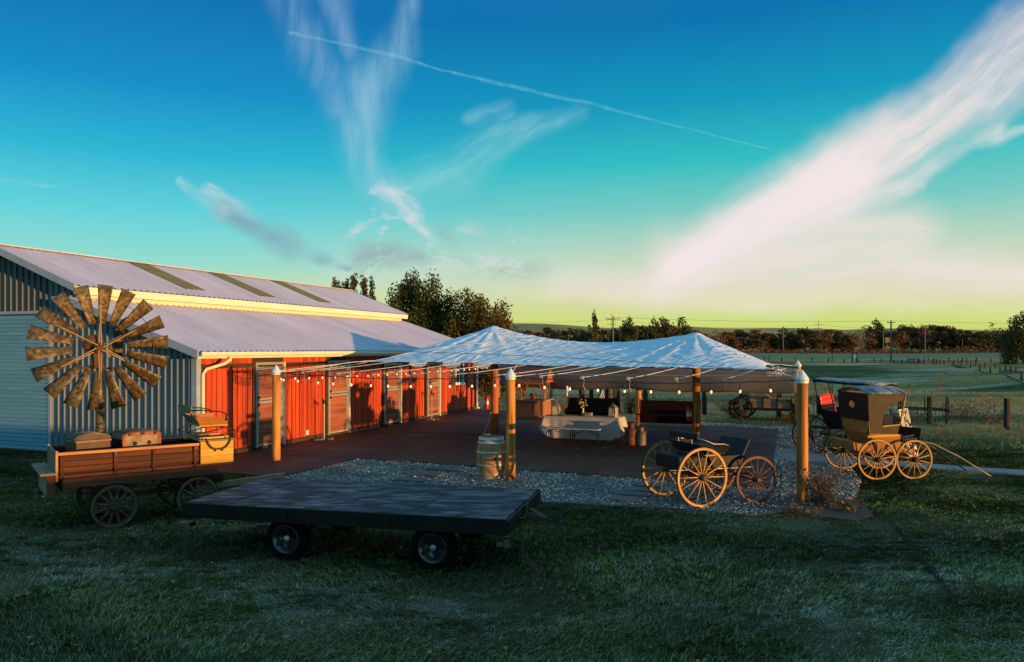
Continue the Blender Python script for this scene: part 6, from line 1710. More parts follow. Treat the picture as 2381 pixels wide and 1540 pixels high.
# ================================================================== TREES
def tree_meshes(seed, H, Wd, nleaf, ls, leaf, bark, style='round', trunk_h=.25, clumps=26, bare=0.0):
    """returns (trunk mesh, crown mesh); base at the origin"""
    r = np.random.default_rng(seed); rr = random.Random(seed)
    cs = []
    for k in range(clumps):
        if style == 'plume':
            a = r.uniform(0, 2 * PI); q = math.sqrt(r.uniform(0, 1)); x = math.cos(a) * q; y = math.sin(a) * q
            zt = trunk_h + (1 - trunk_h) * (.40 + .60 * math.sqrt(max(0, 1 - q * q * .92)) * r.uniform(.78, 1.02)); z = r.uniform(trunk_h * .7, zt - .06)
            cs.append((x * Wd * .46, y * Wd * .46, z * H, Wd * r.uniform(.07, .12), H * r.uniform(.09, .15)))
        elif style == 'weep':
            a = r.uniform(0, 2 * PI); q = r.uniform(0, 1); x = math.cos(a) * q; y = math.sin(a) * q
            z = r.uniform(.15, 1 - .45 * q)
            cs.append((x * Wd * .42, y * Wd * .42, z * H, Wd * .07, H * r.uniform(.08, .14)))
        elif style == 'column':
            z = r.uniform(.12, .98); q = (1 - abs(z - .5) * 1.2) * .5; a = r.uniform(0, 2 * PI)
            cs.append((math.cos(a) * q * Wd * .6, math.sin(a) * q * Wd * .6, z * H, Wd * .16, H * .07))
        else:
            a = r.uniform(0, 2 * PI); u = r.uniform(-.85, 1); q = math.sqrt(max(0, 1 - u * u)) * r.uniform(.45, 1)
            cs.append((math.cos(a) * q * Wd * .42, math.sin(a) * q * Wd * .42, (trunk_h + (1 - trunk_h) * (.5 + .44 * u)) * H, Wd * r.uniform(.09, .16), H * r.uniform(.06, .11)))
    cs = np.array(cs)
    w = (cs[:, 3] ** 2 * cs[:, 4]); w = w / w.sum()
    pick = r.choice(len(cs), nleaf, p=w * .5 + .5 / len(cs)); c = cs[pick]
    d = r.normal(0, 1, (nleaf, 3)); d /= np.linalg.norm(d, axis=1)[:, None] + 1e-9; d *= (r.uniform(0, 1, nleaf) ** .45)[:, None]
    P = c[:, :3] + d * np.stack([c[:, 3], c[:, 3], c[:, 4]], 1) * 1.25
    P[:, 2] = np.maximum(P[:, 2], .04 * H)
    s = ls * r.uniform(.6, 1.35, nleaf)
    u = r.normal(0, 1, (nleaf, 3)); u[:, 2] += .7 if style != 'weep' else -1.2; u /= np.linalg.norm(u, axis=1)[:, None]
    v = np.cross(u, r.normal(0, 1, (nleaf, 3))); v /= np.linalg.norm(v, axis=1)[:, None] + 1e-9
    A_ = P - u * s[:, None] * .55; B_ = P + v * s[:, None] * .32; C_ = P + u * s[:, None] * .6; D_ = P - v * s[:, None] * .32
    V = np.stack([A_, B_, C_, D_], 1).reshape(-1, 3)
    crown = np_mesh('crown', V, np.arange(nleaf * 4), np.full(nleaf, 4), leaf)
    m = MB(); tr_ = max(.06, H * .022)
    top = H * (.62 if style != 'column' else .9)
    m.tube([(0, 0, -.3), (tr_ * .2, 0, H * .12), (-tr_ * .3, tr_ * .3, top * .6), (0, 0, top)], [tr_ * 1.3, tr_, tr_ * .7, tr_ * .25], 7)
    for k in range(min(len(cs), 16)):
        c_ = cs[k]; z0 = max(H * .08, min(top * .85, c_[2] * rr.uniform(.4, .65)))
        m.tube([(0, 0, z0), (c_[0] * .5, c_[1] * .5, (z0 + c_[2]) * .5 - .02 * H), (c_[0], c_[1], c_[2])], [tr_ * .45, tr_ * .3, tr_ * .08], 5)
        if bare:
            for j in range(3):
                e = Vector(c_[:3]); f = e + Vector((rr.uniform(-1, 1) * c_[3] * 2, rr.uniform(-1, 1) * c_[3] * 2, rr.uniform(.3, 1) * c_[4] * 2.4))
                m.tube([e, f], [tr_ * .1, tr_ * .03], 3)
    return m.mesh('trunk', bark), crown
def tree(name, label, cat, p, meshes, rz=0.0, sc=1.0, group=None):
    t = thing(name, label, cat, p, rz, group)
    t.scale = sc if isinstance(sc, tuple) else (sc, sc, sc)
    put('trunk', meshes[0], t); put('crown', meshes[1], t)
    return t
def gp(u, Y): x = (u - 1190) / 1775 * Y; return Vector((x, Y, gzf(x, Y)))

# tall trees behind the barn
big1 = tree_meshes(3, 9.9, 6.4, 30000, .185, 'leaf_green', 'bark', 'plume', .12, 110)
tree('broadleaf_tree', 'tallest dark bushy tree behind the barn end, left of its rounder neighbour', 'tree', gp(985, 60), big1, 0.4, 1.0, 'trees behind the barn')
big2 = tree_meshes(8, 8.6, 6.6, 30000, .18, 'leaf_olive', 'bark', 'plume', .06, 115)
tree('broadleaf_tree', 'rounded brown-olive tree behind the left peak of the canopy', 'tree', gp(1115, 58), big2, 2.0, 1.02, 'trees behind the barn')
sm1 = tree_meshes(12, 6.6, 6.0, 15000, .2, 'leaf_olive', 'bark', 'plume', .1, 34)
tree('broadleaf_tree', 'lower brownish tree filling the gap between the two big trees', 'tree', gp(1050, 64), sm1, 1.0, 1.0, 'trees behind the barn')
pop = [tree_meshes(20 + i, 13.5, 2.6, 1700, .34, 'leaf_green', 'bark', 'column', .1, 26) for i in range(2)]
for u, tv, lab in ((781, 655, 'leftmost dark poplar tip standing over the barn ridge'), (803, 658, 'second dark poplar tip from the left over the barn ridge'), (823, 645, 'tallest dark poplar tip over the barn ridge'), (845, 650, 'fourth dark poplar tip from the left over the barn ridge'), (860, 652, 'rightmost dark poplar tip over the barn roof')):
    p = gp(u, 78); h = HC + (812 - tv) / 1775 * 78 - p.z
    tree('poplar_tree', lab, 'tree', p, pop[u % 2], u, (.62, .62, h / 13.5), 'poplars behind the barn ridge')

# the wooded line beyond the fields
YT = 335
var = {'brown': [tree_meshes(40 + i, 12, 11, 2300, .75, 'leaf_brown', 'bark', 'round', .06, 34) for i in range(3)],
       'olive': [tree_meshes(50 + i, 12, 11, 2300, .75, 'leaf_olive', 'bark', 'round', .06, 34) for i in range(3)],
       'dark': [tree_meshes(60 + i, 12, 10, 2400, .75, 'leaf_dark', 'bark', 'plume', .06, 40) for i in range(3)],
       'bare': [tree_meshes(70 + i, 12, 9, 520, .6, 'leaf_brown', 'bark_grey', 'round', .15, 26, 1) for i in range(2)]}
LAB = {'brown': 'bushy russet-brown far tree', 'olive': 'olive-green bushy far tree', 'dark': 'dark upright-branched far tree', 'bare': 'half-bare grey far tree'}
def far_tree(u, tv, wpx, kind, Y=YT, label=None):
    p = gp(u, Y); h = HC + (812 - tv) / 1775 * Y - p.z; w = 1.3 * wpx / 1775 * Y
    i = random.randrange(len(var[kind])); base_w = {'brown': 11, 'olive': 11, 'dark': 10, 'bare': 9}[kind]
    where = 'left of the weeping tree' if u < 1365 else 'between the weeping tree and the right canopy peak' if u < 1665 else 'between the right canopy slope and the tall leaning pole' if u < 1995 else 'between the tall leaning pole and the right edge'
    return tree('far_tree', label or LAB[kind] + ' ' + where, 'tree', p, var[kind][i], random.uniform(0, 6), (w / base_w, w / base_w, h / 12), 'trees of the far wood line')
for u, tv, w, k in [(1205, 757, 60, 'bare'), (1222, 770, 60, 'brown'), (1250, 772, 60, 'brown'), (1272, 762, 46, 'olive'), (1296, 768, 50, 'dark'), (1322, 764, 44, 'olive'), (1345, 760, 50, 'dark'), (1352, 776, 60, 'brown'),
                    (1420, 766, 60, 'brown'), (1446, 757, 56, 'brown'), (1486, 757, 66, 'brown'), (1520, 760, 60, 'brown'), (1552, 757, 66, 'brown'), (1585, 764, 60, 'olive'), (1612, 768, 56, 'brown'), (1640, 776, 50, 'brown'),
                    (1660, 770, 46, 'bare'), (1690, 772, 50, 'brown'), (1716, 768, 54, 'olive'), (1748, 766, 60, 'brown'), (1782, 774, 50, 'brown'), (1818, 766, 60, 'dark'), (1846, 776, 40, 'olive'), (1872, 764, 60, 'brown'), (1902, 768, 56, 'brown'), (1930, 766, 56, 'brown'), (1950, 770, 52, 'dark'), (1972, 778, 36, 'brown'),
                    (2004, 757, 60, 'bare'), (2030, 745, 46, 'dark'), (2052, 766, 56, 'brown'), (2085, 770, 50, 'brown'), (2108, 757, 60, 'brown'), (2138, 757, 52, 'bare'), (2140, 764, 60, 'olive'), (2166, 756, 60, 'brown'), (2196, 758, 60, 'brown'), (2226, 762, 50, 'dark'), (2252, 768, 50, 'brown'), (2280, 772, 50, 'olive'), (2310, 770, 50, 'dark'), (2310, 750, 44, 'bare'), (2345, 765, 60, 'dark'), (2375, 772, 50, 'brown'), (2410, 770, 60, 'olive'), (2450, 765, 70, 'brown')]:
    far_tree(u, tv, w, k, YT + random.uniform(-14, 18))
# nearer, separate crowns along the same line
var['weep'] = [tree_meshes(80, 12, 7, 2600, .5, 'leaf_green', 'bark', 'weep', .1, 46)]
p = gp(1383, 210); tree('weeping_tree', 'slender weeping green tree rising above the middle of the canopy', 'tree', p, var['weep'][0], .4, (.80, .80, (HC + (812 - 724) / 1775 * 210 - p.z) / 12))
for u, tv, w, lab in ((1462, 739, 40, 'dark dome-shaped tree just right of the two power poles'), (1516, 742, 34, 'leftmost of three dark brush-topped trees between the canopy peaks'), (1540, 731, 40, 'tallest of three dark brush-topped trees between the canopy peaks'), (1572, 736, 50, 'dark brush-topped tree left of the right canopy peak'), (1598, 750, 30, 'lowest dark brush-topped tree beside the right canopy peak')):
    far_tree(u, tv, w, 'dark', 310, lab)
rb = tree_meshes(91, 4, 4, 900, .4, 'leaf_red', 'bark', 'round', .05, 18)
p = gp(1297, 240); tree('red_shrub', 'small crimson shrub at the foot of the far trees', 'shrub', p, rb, 0, (1.0, 1.0, 1.5))
bigr = tree_meshes(33, 19, 13, 9000, .55, 'leaf_dark', 'bark', 'plume', .08, 70)
p = gp(2392, 150); tree('broadleaf_tree', 'large dark tree cut off by the right edge of the picture', 'tree', p, bigr, 1.0, (.75, .75, (HC + (812 - 700) / 1775 * 150 - p.z) / 19))
# low undergrowth along the foot of the wood
r = np.random.default_rng(5); n = 9000
ux = r.uniform(1180, 2480, n); Yy = r.uniform(300, 345, n); X_ = (ux - 1190) / 1775 * Yy
P = np.stack([X_, Yy, gz(X_, Yy) + r.uniform(0, 1, n) ** 2 * (1.4 + 1.6 * np.sin(X_ * .11) ** 2 * np.sin(X_ * .037 + 1) ** 2)], 1)
u_ = r.normal(0, 1, (n, 3)); u_[:, 2] += .8; u_ /= np.linalg.norm(u_, axis=1)[:, None]; v_ = np.cross(u_, r.normal(0, 1, (n, 3))); v_ /= np.linalg.norm(v_, axis=1)[:, None]
s_ = r.uniform(.4, 1.0, n)[:, None]
V = np.stack([P - u_ * s_ * .5, P + v_ * s_ * .35, P + u_ * s_ * .6, P - v_ * s_ * .35], 1).reshape(-1, 3)
tag(put('undergrowth', np_mesh('undergrowth', V, np.arange(n * 4), np.full(n, 4), 'leaf_brown')), 'low russet scrub along the foot of the far wood', 'scrub', kind='stuff')

# ================================================================== FENCES
def fpost(p, h, w, label, group, mat='fence_wood', name='fence_post', rnd=True):
    m = MB(); lean = Vector((random.uniform(-.03, .03), random.uniform(-.03, .03), 1)) * h
    if rnd: m.cyl((0, 0, -.2), lean, w * .5, w * .46, 8)
    else: m.bar((0, 0, -.2), lean, w)
    return tag(m.build(name, mat, None, p), label, 'fence post', group)
# field fence along the dirt track (zoom coordinates of the survey: u, base v, top v)
def zq(x, y): return 1743 + .2675 * x, 668 + .2675 * y
FL = 'weathered post of the long wire fence crossing the far field'
for x, yb, yt in [(125, 640, 585), (170, 640, 578), (275, 648, 604), (398, 645, 600), (540, 650, 604), (682, 650, 604), (716, 642, 588), (817, 650, 610), (945, 650, 612), (1080, 648, 608), (1145, 650, 612), (1250, 655, 612), (1320, 655, 612), (1550, 640, 602), (1728, 645, 600), (1848, 652, 608), (1972, 650, 608), (2095, 650, 612), (2210, 648, 608), (2328, 650, 604), (-60, 640, 590), (-250, 640, 590)]:
    u, v = zq(x, yb); _, vt = zq(x, yt); Y = 2.9 * 1775 / (v - 812); p = gp(u, Y)
    fpost(p, (v - vt) / 1775 * Y, .28, FL, 'posts of the far field fence')
for x, yb, yt in [(1390, 658, 612), (1422, 658, 612), (1458, 655, 614), (1478, 656, 614), (1510, 660, 612), (1585, 672, 610), (1600, 668, 604), (1622, 672, 612), (1650, 670, 616), (1688, 672, 618)]:
    u, v = zq(x, yb); _, vt = zq(x, yt); Y = 2.9 * 1775 / (v - 812); p = gp(u, Y)
    fpost(p, (v - vt) / 1775 * Y, .24, 'weathered post in the cluster beside the field gate', 'posts clustered around the field gate')
for x, yb, yt in [(1760, 693, 660), (1775, 684, 622), (1810, 688, 624), (1836, 700, 645), (1884, 694, 630), (1918, 722, 660), (1962, 702, 642), (1995, 745, 690), (2043, 712, 655), (2088, 758, 700), (2130, 727, 672), (2175, 783, 722), (2220, 747, 694), (2268, 792, 718), (2310, 768, 706), (2360, 815, 740), (2400, 790, 720)]:
    u, v = zq(x, yb); _, vt = zq(x, yt); Y = 2.9 * 1775 / (v - 812); p = gp(u, Y)
    fpost(p, (v - vt) / 1775 * Y, .17, 'dark post of the double row of posts flanking the dirt track', 'posts flanking the dirt track')
# the track itself
TRK_ = [zq(*q) for q in [(1250, 648), (1500, 652), (1690, 668), (1760, 678), (1900, 690), (2060, 715), (2230, 745), (2420, 785), (2600, 820), (2600, 870), (2400, 830), (2230, 800), (2060, 765), (1900, 722), (1760, 697), (1680, 684), (1500, 664), (1250, 656)]]
tp_ = []
for u, v in TRK_:
    Y = 2.9 * 1775 / (v - 812); p = gp(u, Y); tp_.append((p.x, p.y, p.z + .12))
tr_me = MB().add(tp_ + [(x, y, z - .5) for x, y, z in tp_], [tuple(range(len(tp_)))[::-1]] + [(i, (i + 1) % 18, 18 + (i + 1) % 18, 18 + i) for i in range(18)])
tag(tr_me.build('dirt_track', 'mulch', None), kind='structure')
# gate
u, v = zq(1418, 655); Y = 2.9 * 1775 / (v - 812); p = gp(u, Y)
g_ = thing('field_gate', 'small dark frame gate between posts at the end of the dirt track', 'gate', p, 0)
MB().box(-1.3, -1.15, -.08, .08, 0, 1.3).box(1.15, 1.3, -.08, .08, 0, 1.3).box(-1.15, 1.15, -.06, .06, 1.15, 1.3).build('gate_frame', 'fence_wood', g_)
for z in (.3, .7, 1.1): MB().box(-1.1, 1.1, -.03, .03, z, z + .12).build('rail', 'fence_wood', g_)
# notice board in the field
u, v = zq(908, 653); Y = 2.9 * 1775 / (v - 812); p = gp(u, Y); k = Y / 1775 * .2675
nb = thing('notice_board', 'pale square notice board on two posts in the far field', 'sign', p, 0)
for x in (-18, 20): MB().cyl((x * k, 0, 0), (x * k, 0, 90 * k), .14, n=6).build('board_post', 'fence_wood', nb)
MB().box(-15 * k, 15 * k, -.16, -.10, 50 * k, 84 * k).build('board', 'white_vinyl', nb)
# garden fence behind the pews
def px_post(u, vb, vt, wpx, label, group='rough posts of the paddock fence behind the patio', mat='fence_wood', rnd=False):
    Y = 2.9 * 1775 / (vb - 812); p = gp(u, Y); fpost(p, (vb - vt) / 1775 * Y, wpx / 1775 * Y, label, group, mat, 'paddock_post', rnd)
px_post(1120, 919, 894, 5, 'thin dark post just right of the far barn corner'); px_post(1130, 914, 891, 4, 'second thin dark post right of the far barn corner')
px_post(1281, 938, 890, 5, 'dark post seen between the wishing well and the left pew')
px_post(1353, 957, 896, 9, 'dark square post behind the middle of the left pew'); px_post(1374, 955, 896, 7, 'slim brown post behind the left pew, right of its middle')
px_post(1411, 958, 894, 8, 'dark post at the left side of the wire trellis'); px_post(1434, 960, 892, 13, 'thick dark post at the right end of the left pew')
px_post(1500, 955, 898, 9, 'dark post behind the left end of the right pew'); px_post(1637, 965, 900, 8, 'dark post standing alone right of the thick right canopy pole')
px_post(1810, 972, 908, 9, 'pale weathered post behind the derelict spreader'); px_post(2160, 987, 923, 12, 'thick weathered post beside the hay rake wheel', rnd=True); px_post(2340, 998, 926, 14, 'thick weathered post near the right picture edge', rnd=True)
px_post(1396, 955, 905, 3, 'thin stake behind the left pew beside the white tripod'); px_post(2480, 1010, 935, 13, 'thick weathered post beyond the right picture edge', rnd=True)
# wire trellis panel
tl = gp(1423, 33.6); t = thing('wire_trellis', 'square-mesh wire trellis between two dark posts behind the left pew', 'trellis', tl, 0)
m = MB()
for k in range(5): m.cyl((-.16 + k * .08, 0, 0), (-.16 + k * .08, 0, 1.30), .007, n=4)
for k in range(9): m.cyl((-.17, 0, .1 + k * .15), (.17, 0, .1 + k * .15), .007, n=4)
m.build('wire_mesh', 'pole_wood', t)
# white tripod
tpp = gp(1399, 32.6); t = thing('white_tripod', 'white metal tripod standing behind the left pew', 'tripod', tpp, .2)
for a in (0, 2.1, 4.2):
    MB().cyl((0, 0, 1.18), (.34 * math.cos(a), .34 * math.sin(a), 0), .014, n=6).build('leg', 'cap_white', t)
MB().cyl((0, 0, 1.1), (0, 0, 1.28), .025, n=8).cyl((0, 0, .62), (.17, 0, .62), .008, n=5).cyl((0, 0, .62), (-.09, .15, .62), .008, n=5).cyl((0, 0, .5), (0, 0, 1.1), .01, n=5).build('centre_column', 'cap_white', t)
# garden torch beside the left pew
gt = gp(1318, 31.2); t = thing('garden_torch', 'slim garden lamp with pale top at the left end of the left pew', 'garden lamp', gt, 0)
MB().cyl((0, 0, 0), (0, 0, 1.15), .028, n=8).build('pole', 'vase_cream', t)
MB().lathe([(.02, 1.15), (.08, 1.18), (.085, 1.2), (.03, 1.22), (.05, 1.25), (.045, 1.38), (.01, 1.40)], 12).build('lamp_head', 'cap_white', t)

# ================================================================== POWER LINES
def upole(u, Y, vt, label, arm=True, r=.16, grp='power poles across the valley', armw=1.2, box=False):
    p = gp(u, Y); h = HC - (vt - 812) / 1775 * Y - p.z
    t = thing('utility_pole', label, 'utility pole', p, 0.1, grp)
    MB().cyl((0, 0, -.3), (0, 0, h), r, r * .75, 8).build('pole', 'pole_wood', t)
    if arm:
        MB().bar((-armw, 0, h - .5), (armw, 0, h - .5), .14, .16).build('crossarm', 'pole_wood', t)
        for x in (-armw * .9, 0, armw * .9): MB().cyl((x, 0, h - .42), (x, 0, h - .12), .05, n=6).build('insulator', 'trim_grey', t)
    if box: MB().box(-.9, .9, -.5, .5, h - 2.2, h - .2).build('platform', 'pole_wood', t)
    return p + Vector((0, 0, h - .12))
tA = upole(2071, 165, 745, 'tall leaning power pole in the right field, in front of the wood', r=.20, armw=.9)
tB = upole(1425, 150, 736, 'power pole rising behind the sag of the canopy', r=.18, armw=1.5)
tC = upole(1820, 318, 760, 'reddish bare pole right of the canopy in front of the wood', False, .22)
upole(2053, 312, 769, 'shorter pole left of the tall leaning power pole', False, .22)
upole(2061, 306, 784, 'pole carrying a dark platform and white sign beside the tall pole', False, .2, box=True)
tD = upole(2150, 190, 755, 'plain dark pole right of the tall leaning power pole', False, .16)
upole(2237, 316, 788, 'slender pale pole before the wood near the right edge', False, .16)
upole(1441, 200, 756, 'thin pole just right of the power pole behind the canopy', False, .12)
tE = upole(2760, 180, 748, 'power pole beyond the right picture edge', r=.18)
def mast(u, Y, vt, label):
    p = gp(u, Y); h = HC - (vt - 812) / 1775 * Y - p.z
    t = thing('transmission_mast', label, 'transmission mast', p, 0, 'steel masts on the skyline')
    w = .4
    MB().cyl((0, 0, 0), (0, 0, h), w, .25, 8).build('mast', 'pole_wood', t)
    MB().bar((-4.5, 0, h * .84), (4.5, 0, h * .84), .5).bar((-5.5, 0, h * .72), (5.5, 0, h * .72), .5).build('crossarm', 'pole_wood', t)
    for x, z in ((-4.3, .84), (4.3, .84), (-5.3, .72), (5.3, .72)): MB().cyl((x, 0, h * z), (x, 0, h * z - 2), .3, n=6).build('insulator', 'trim_grey', t)
    return p + Vector((0, 0, h * .84))
mA = mast(1902, 900, 744, 'grey steel mast on the skyline above the far hill, right of the canopy')
mB = mast(1421, 900, 730, 'grey steel mast on the skyline beside the power pole behind the canopy')
mC = mast(940, 900, 715, 'grey steel mast on the skyline hidden behind the barn trees')
mD = mast(2386, 900, 748, 'grey steel mast on the skyline behind the tree at the right edge')
def wire(label, p, q, r, sag): cable('power_line', label, p, q, r, sag, 'wire_dark', 'power line', 'power lines across the valley')
wire('wire from the pole behind the canopy to the tall leaning pole', tB, tA, .022, .5)
wire('wire running right from the tall leaning pole', tA, tE, .022, .5)
wire('high line between the two skyline masts', mB, mA, .09, 6)
wire('high line left of the skyline mast behind the canopy', mC, mB, .09, 6)
wire('high line right of the skyline mast', mA, mD, .09, 6)

# ================================================================== DRY PLANTS AND SAPLINGS
def stems(seed, n, h, spread, leafy=0):
    r = random.Random(seed); m = MB()
    for k in range(n):
        a = r.uniform(0, 2 * PI); b = r.uniform(0, spread * .35); hh = h * r.uniform(.5, 1.0); d = r.uniform(.2, 1) * spread
        p0 = Vector((b * math.cos(a), b * math.sin(a), -.02)); p2 = Vector((d * math.cos(a), d * math.sin(a), hh)); p1 = (p0 + p2) * .5 + Vector((-.1 * math.cos(a), -.1 * math.sin(a), hh * .12))
        m.tube([p0, p1, p2], [.006, .004, .0015], 3)
        for j in range(leafy):
            t = r.uniform(.35, 1); c = p0.lerp(p2, t); e = c + Vector((r.uniform(-1, 1), r.uniform(-1, 1), r.uniform(-.2, 1))) * .09
            f = Vector((r.uniform(-1, 1), r.uniform(-1, 1), r.uniform(-1, 1))) * .018
            m.add([c, c + f + (e - c) * .5, e, c - f + (e - c) * .5], [(0, 1, 2, 3)])
    return m
def plant(name, label, p, m, mat, cat='plant', group=None):
    p = Vector(p); return tag(m.build(name, mat, None, p), label, cat, group)
plant('dry_shrub', 'dry brown shrub at the foot of the nearest right-hand post', at(1915, 1178), stems(1, 120, .72, .46, 2), 'dry_stem', 'shrub')
plant('dry_shrub', 'dull reddish dry shrub left of the brown one at the nearest right-hand post', at(1898, 1168), stems(2, 80, .60, .36, 2), 'dry_red_stem', 'shrub')
plant('dry_shrub', 'low straw-coloured clump on the mulch right of the nearest post', at(1965, 1190), stems(3, 80, .30, .45, 1), 'dry_stem', 'shrub')
plant('dry_shrub', 'flattened pale straw clump on the mulch below the nearest post', at(1850, 1196), stems(4, 90, .14, .55, 1), 'dry_stem', 'shrub')
for u, v, h, lab in ((1812, 1160, 1.0, 'tall thin dry stalk left of the nearest right-hand post'), (1838, 1172, .95, 'second thin dry stalk close to the nearest right-hand post'), (1948, 1130, .75, 'pale thin weed standing in the gravel before the hooded buggy')):
    plant('dry_stalk', lab, at(u, v), stems(u, 4, h, .12, 7), 'dry_stem' if u > 1900 else 'bark', 'plant', 'dry stalks around the nearest post')
for i, (u, v, lab, n, h, s) in enumerate([(1290, 958, 'grey-brown weeds behind the table, right of the wishing well', 60, .8, .8), (1180, 936, 'brown weeds left of the wishing well', 70, .7, 1.0), (1380, 958, 'reddish dry weeds behind the left pew', 90, .8, .9), (1465, 962, 'leafy dark shrub between the two pews', 120, 1.1, .8), (1540, 962, 'dark leafy weeds behind the right pew', 130, .9, 1.1), (1600, 955, 'grey weeds right of the right canopy pole', 80, .6, 1.0), (1780, 940, 'tall weeds left of the pale post behind the spreader', 90, .8, .9), (2230, 972, 'brown weeds between the two thick posts at right', 120, .8, 1.6), (2100, 985, 'dry weeds around the hay rake', 110, .6, 1.3), (1712, 972, 'dark weeds under the left end of the spreader', 80, .5, .9), (1840, 985, 'green weeds under the right end of the spreader', 90, .5, .8), (1700, 955, 'dark weeds left of the spreader', 90, .5, 1.2), (2310, 985, 'yellow-brown weeds beside the thick post near the right edge', 100, .6, 1.2)]):
    p = at(u, v); p.z = gzf(p.x, p.y); plant('weed_clump', lab, p, stems(100 + i, n, h, s, 5), ('dry_stem', 'dry_red_stem', 'leaf_olive')[(0, 1, 1, 2, 2, 0, 2, 0, 0, 2, 2, 0, 0)[i]], 'weeds')
def sapling(label, u, v, vt, leafy=False, n=3):
    p = at(u, v); p.z = gzf(p.x, p.y); h = (v - vt) / 1775 * p.y
    t = thing('sapling', label, 'young tree', p, 0)
    r = random.Random(u); m = MB(); lv = MB()
    for k in range(n):
        x = (k - (n - 1) / 2) * .18
        m.tube([(x, 0, -.05), (x + .03, 0, h * .5), (x + r.uniform(-.1, .1), 0, h * r.uniform(.8, 1))], [.022, .016, .006], 5)
        for j in range(14):
            z = r.uniform(.35, .95) * h; a = r.uniform(0, 2 * PI); L = .10 * h * (1.2 - z / h) + .15
            e = (x + L * math.cos(a), L * math.sin(a), z + L * 1.1); m.tube([(x, 0, z), e], [.008, .003], 3)
            for q in range(3 if leafy else 0):
                c = Vector(e) + Vector((r.uniform(-.1, .1), r.uniform(-.1, .1), r.uniform(-.15, .1))); f = Vector((r.uniform(-1, 1), r.uniform(-1, 1), r.uniform(-1, 1))) * .035; g2 = Vector((r.uniform(-1, 1), r.uniform(-1, 1), r.uniform(-1, 1))) * .05
                lv.add([c, c + f, c + g2, c - f + g2], [(0, 1, 2, 3)])
    m.build('trunk', 'pole_wood', t)
    if leafy: lv.build('crown', 'leaf_olive', t)
sapling('pair of bare saplings in the field beyond the surrey roof', 2184, 898, 838)
sapling('thin pale-trunked sapling near the right picture edge', 2311, 985, 910, True, 1)
sapling('yellowing young tree behind the surrey', 1918, 960, 868, True, 1)
sapling('small leafy young tree between surrey and post', 1895, 975, 915, True, 2)

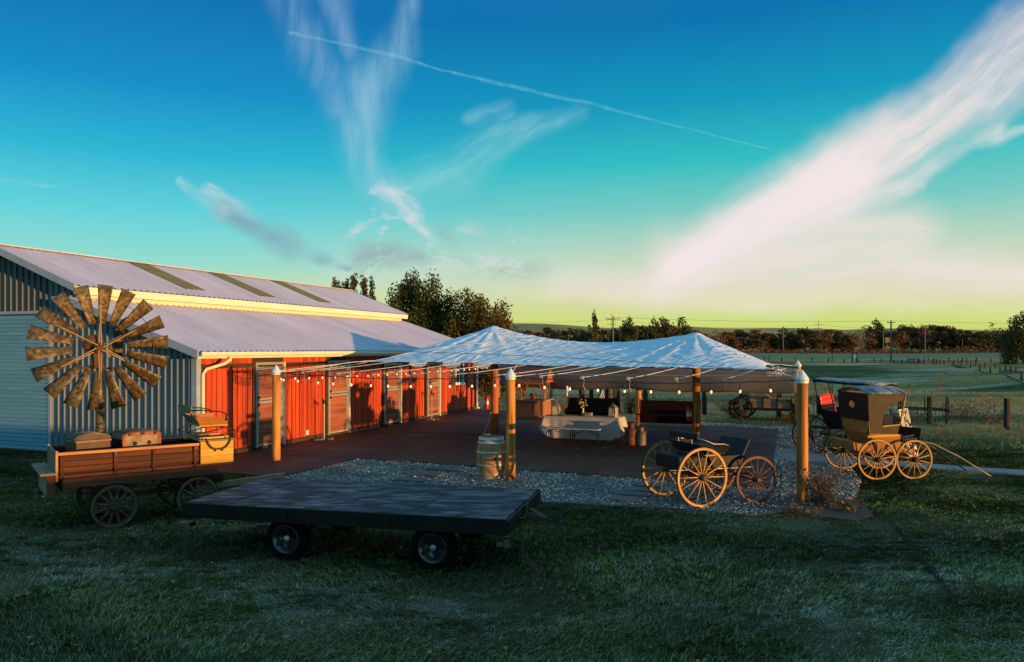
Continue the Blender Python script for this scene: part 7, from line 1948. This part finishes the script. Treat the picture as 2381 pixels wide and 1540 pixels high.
# ================================================================== GRASS
def blades_for(N, ymin, ymax, power, hmin, hmax, width, lean, per, spread, seed, xr=.86, keep=None):
    r = np.random.default_rng(seed)
    q = r.uniform(0, 1, N); e = 1 - power
    Y = (ymin ** e + q * (ymax ** e - ymin ** e)) ** (1 / e)
    X = r.uniform(-xr, xr, N) * Y
    ok = np.ones(N, bool)
    for poly, jit in ((SLABW, .04), (GRAVW, .13), (PATH, .05), (BARNP, .03)): ok &= ~pip(X + r.normal(0, jit, N), Y + r.normal(0, jit, N), poly)
    ok &= ~(pip(X + r.normal(0, .2, N), Y + r.normal(0, .2, N), MULCHW) & (r.uniform(0, 1, N) < .85))
    # worn spots
    ok &= r.uniform(0, 1, N) < .45 + .55 * sstep(-.5, .35, np.sin(X * 2.1 + 1.4 * np.sin(Y * 1.3)) + np.sin(Y * 2.7 - X * .9))
    # bare wheel rut at lower right
    a, b = at(2070, 1220), at(2215, 1410); d = np.array([b.x - a.x, b.y - a.y]); L2 = d @ d
    t = np.clip(((X - a.x) * d[0] + (Y - a.y) * d[1]) / L2, 0, 1); dist = np.hypot(X - a.x - t * d[0], Y - a.y - t * d[1])
    ok &= dist > .16 * r.uniform(0, 1, N)
    X, Y = X[ok], Y[ok]; n = len(X)
    X = np.repeat(X, per) + r.normal(0, spread, n * per); Y = np.repeat(Y, per) + r.normal(0, spread, n * per)
    n = n * per; Z = gz(X, Y) - .005
    swirl = 1.3 * np.sin(X * .9 + .7 * np.sin(Y * .8)) + 1.1 * np.cos(Y * 1.1 + X * .4)
    az_ = swirl + r.normal(0, .9, n); h = r.uniform(hmin, hmax, n) * (.75 + .5 * r.uniform(0, 1, n) ** 3); ln = h * lean * r.uniform(.3, 1.3, n)
    w = width * (.7 + .6 * r.uniform(0, 1, n)) * (1 + .055 * np.maximum(Y - 8, 0))
    ax = r.uniform(0, 2 * PI, n); wx, wy = np.cos(ax) * w, np.sin(ax) * w
    dx, dy = np.cos(az_), np.sin(az_)
    p0 = np.stack([X - wx, Y - wy, Z], 1); p1 = np.stack([X + wx, Y + wy, Z], 1)
    mx, my, mz = X + dx * ln * .35, Y + dy * ln * .35, Z + h * .65
    p2 = np.stack([mx + wx * .7, my + wy * .7, mz], 1); p3 = np.stack([mx - wx * .7, my - wy * .7, mz], 1)
    p4 = np.stack([X + dx * ln, Y + dy * ln, Z + h * np.clip(1 - .25 * lean * r.uniform(.2, 1, n), .3, 1)], 1)
    V = np.stack([p0, p1, p2, p3, p4], 1).reshape(-1, 3)
    o = np.arange(n) * 5
    L = np.stack([o, o + 1, o + 2, o + 3, o + 3, o + 2, o + 4], 1).ravel()
    return V, L, np.tile([4, 3], n)
V1, L1, S1 = blades_for(88000, 6.2, 26, 2.1, .024, .066, .0029, 2.3, 4, .035, 1)
tag(put('grass', np_mesh('grass', V1, L1, S1, 'blades')), 'short frosted lawn grass', 'grass', kind='stuff')
V2, L2_, S2 = blades_for(6000, 6.4, 20, 2.0, .05, .10, .003, 1.3, 6, .03, 2)
tag(put('grass_tufts', np_mesh('grass_tufts', V2, L2_, S2, 'blades')), 'longer tufts in the frosted lawn', 'grass', kind='stuff')
V3, L3_, S3 = blades_for(30000, 22, 95, 1.7, .05, .17, .006, 1.2, 4, .10, 3, .80)
tag(put('pasture_grass', np_mesh('pasture_grass', V3, L3_, S3, 'blades')), 'rough frosted pasture grass behind the patio', 'grass', kind='stuff')

# fallen leaves and straw bits caught in the turf
r = np.random.default_rng(77); n = 420
Yl = 6.5 * (24 / 6.5) ** r.uniform(0, 1, n); Xl = r.uniform(-.8, .8, n) * Yl
ok = np.ones(n, bool)
for poly in (BARNP, PATH): ok &= ~pip(Xl, Yl, poly)
ok &= ~pip(Xl, Yl, SLABW) | (r.uniform(0, 1, n) < .25)
Xl, Yl = Xl[ok], Yl[ok]; n = len(Xl); s = r.uniform(.012, .030, n); a = r.uniform(0, 2 * PI, n)
zl = gz(Xl, Yl) + np.where(pip(Xl, Yl, SLABW), .046, .035 + r.uniform(0, .02, n))
U = np.stack([np.cos(a) * s, np.sin(a) * s, r.uniform(-.5, .5, n) * s], 1); Vv = np.stack([-np.sin(a) * s * .6, np.cos(a) * s * .6, r.uniform(-.4, .6, n) * s], 1)
C_ = np.stack([Xl, Yl, zl], 1)
V = np.stack([C_ - U, C_ + Vv, C_ + U, C_ - Vv], 1).reshape(-1, 3)
tag(put('fallen_leaves', np_mesh('fallen_leaves', V, np.arange(n * 4), np.full(n, 4), 'dead_leaf')), 'scattered yellow-brown fallen leaves on the lawn', 'leaves', kind='stuff')
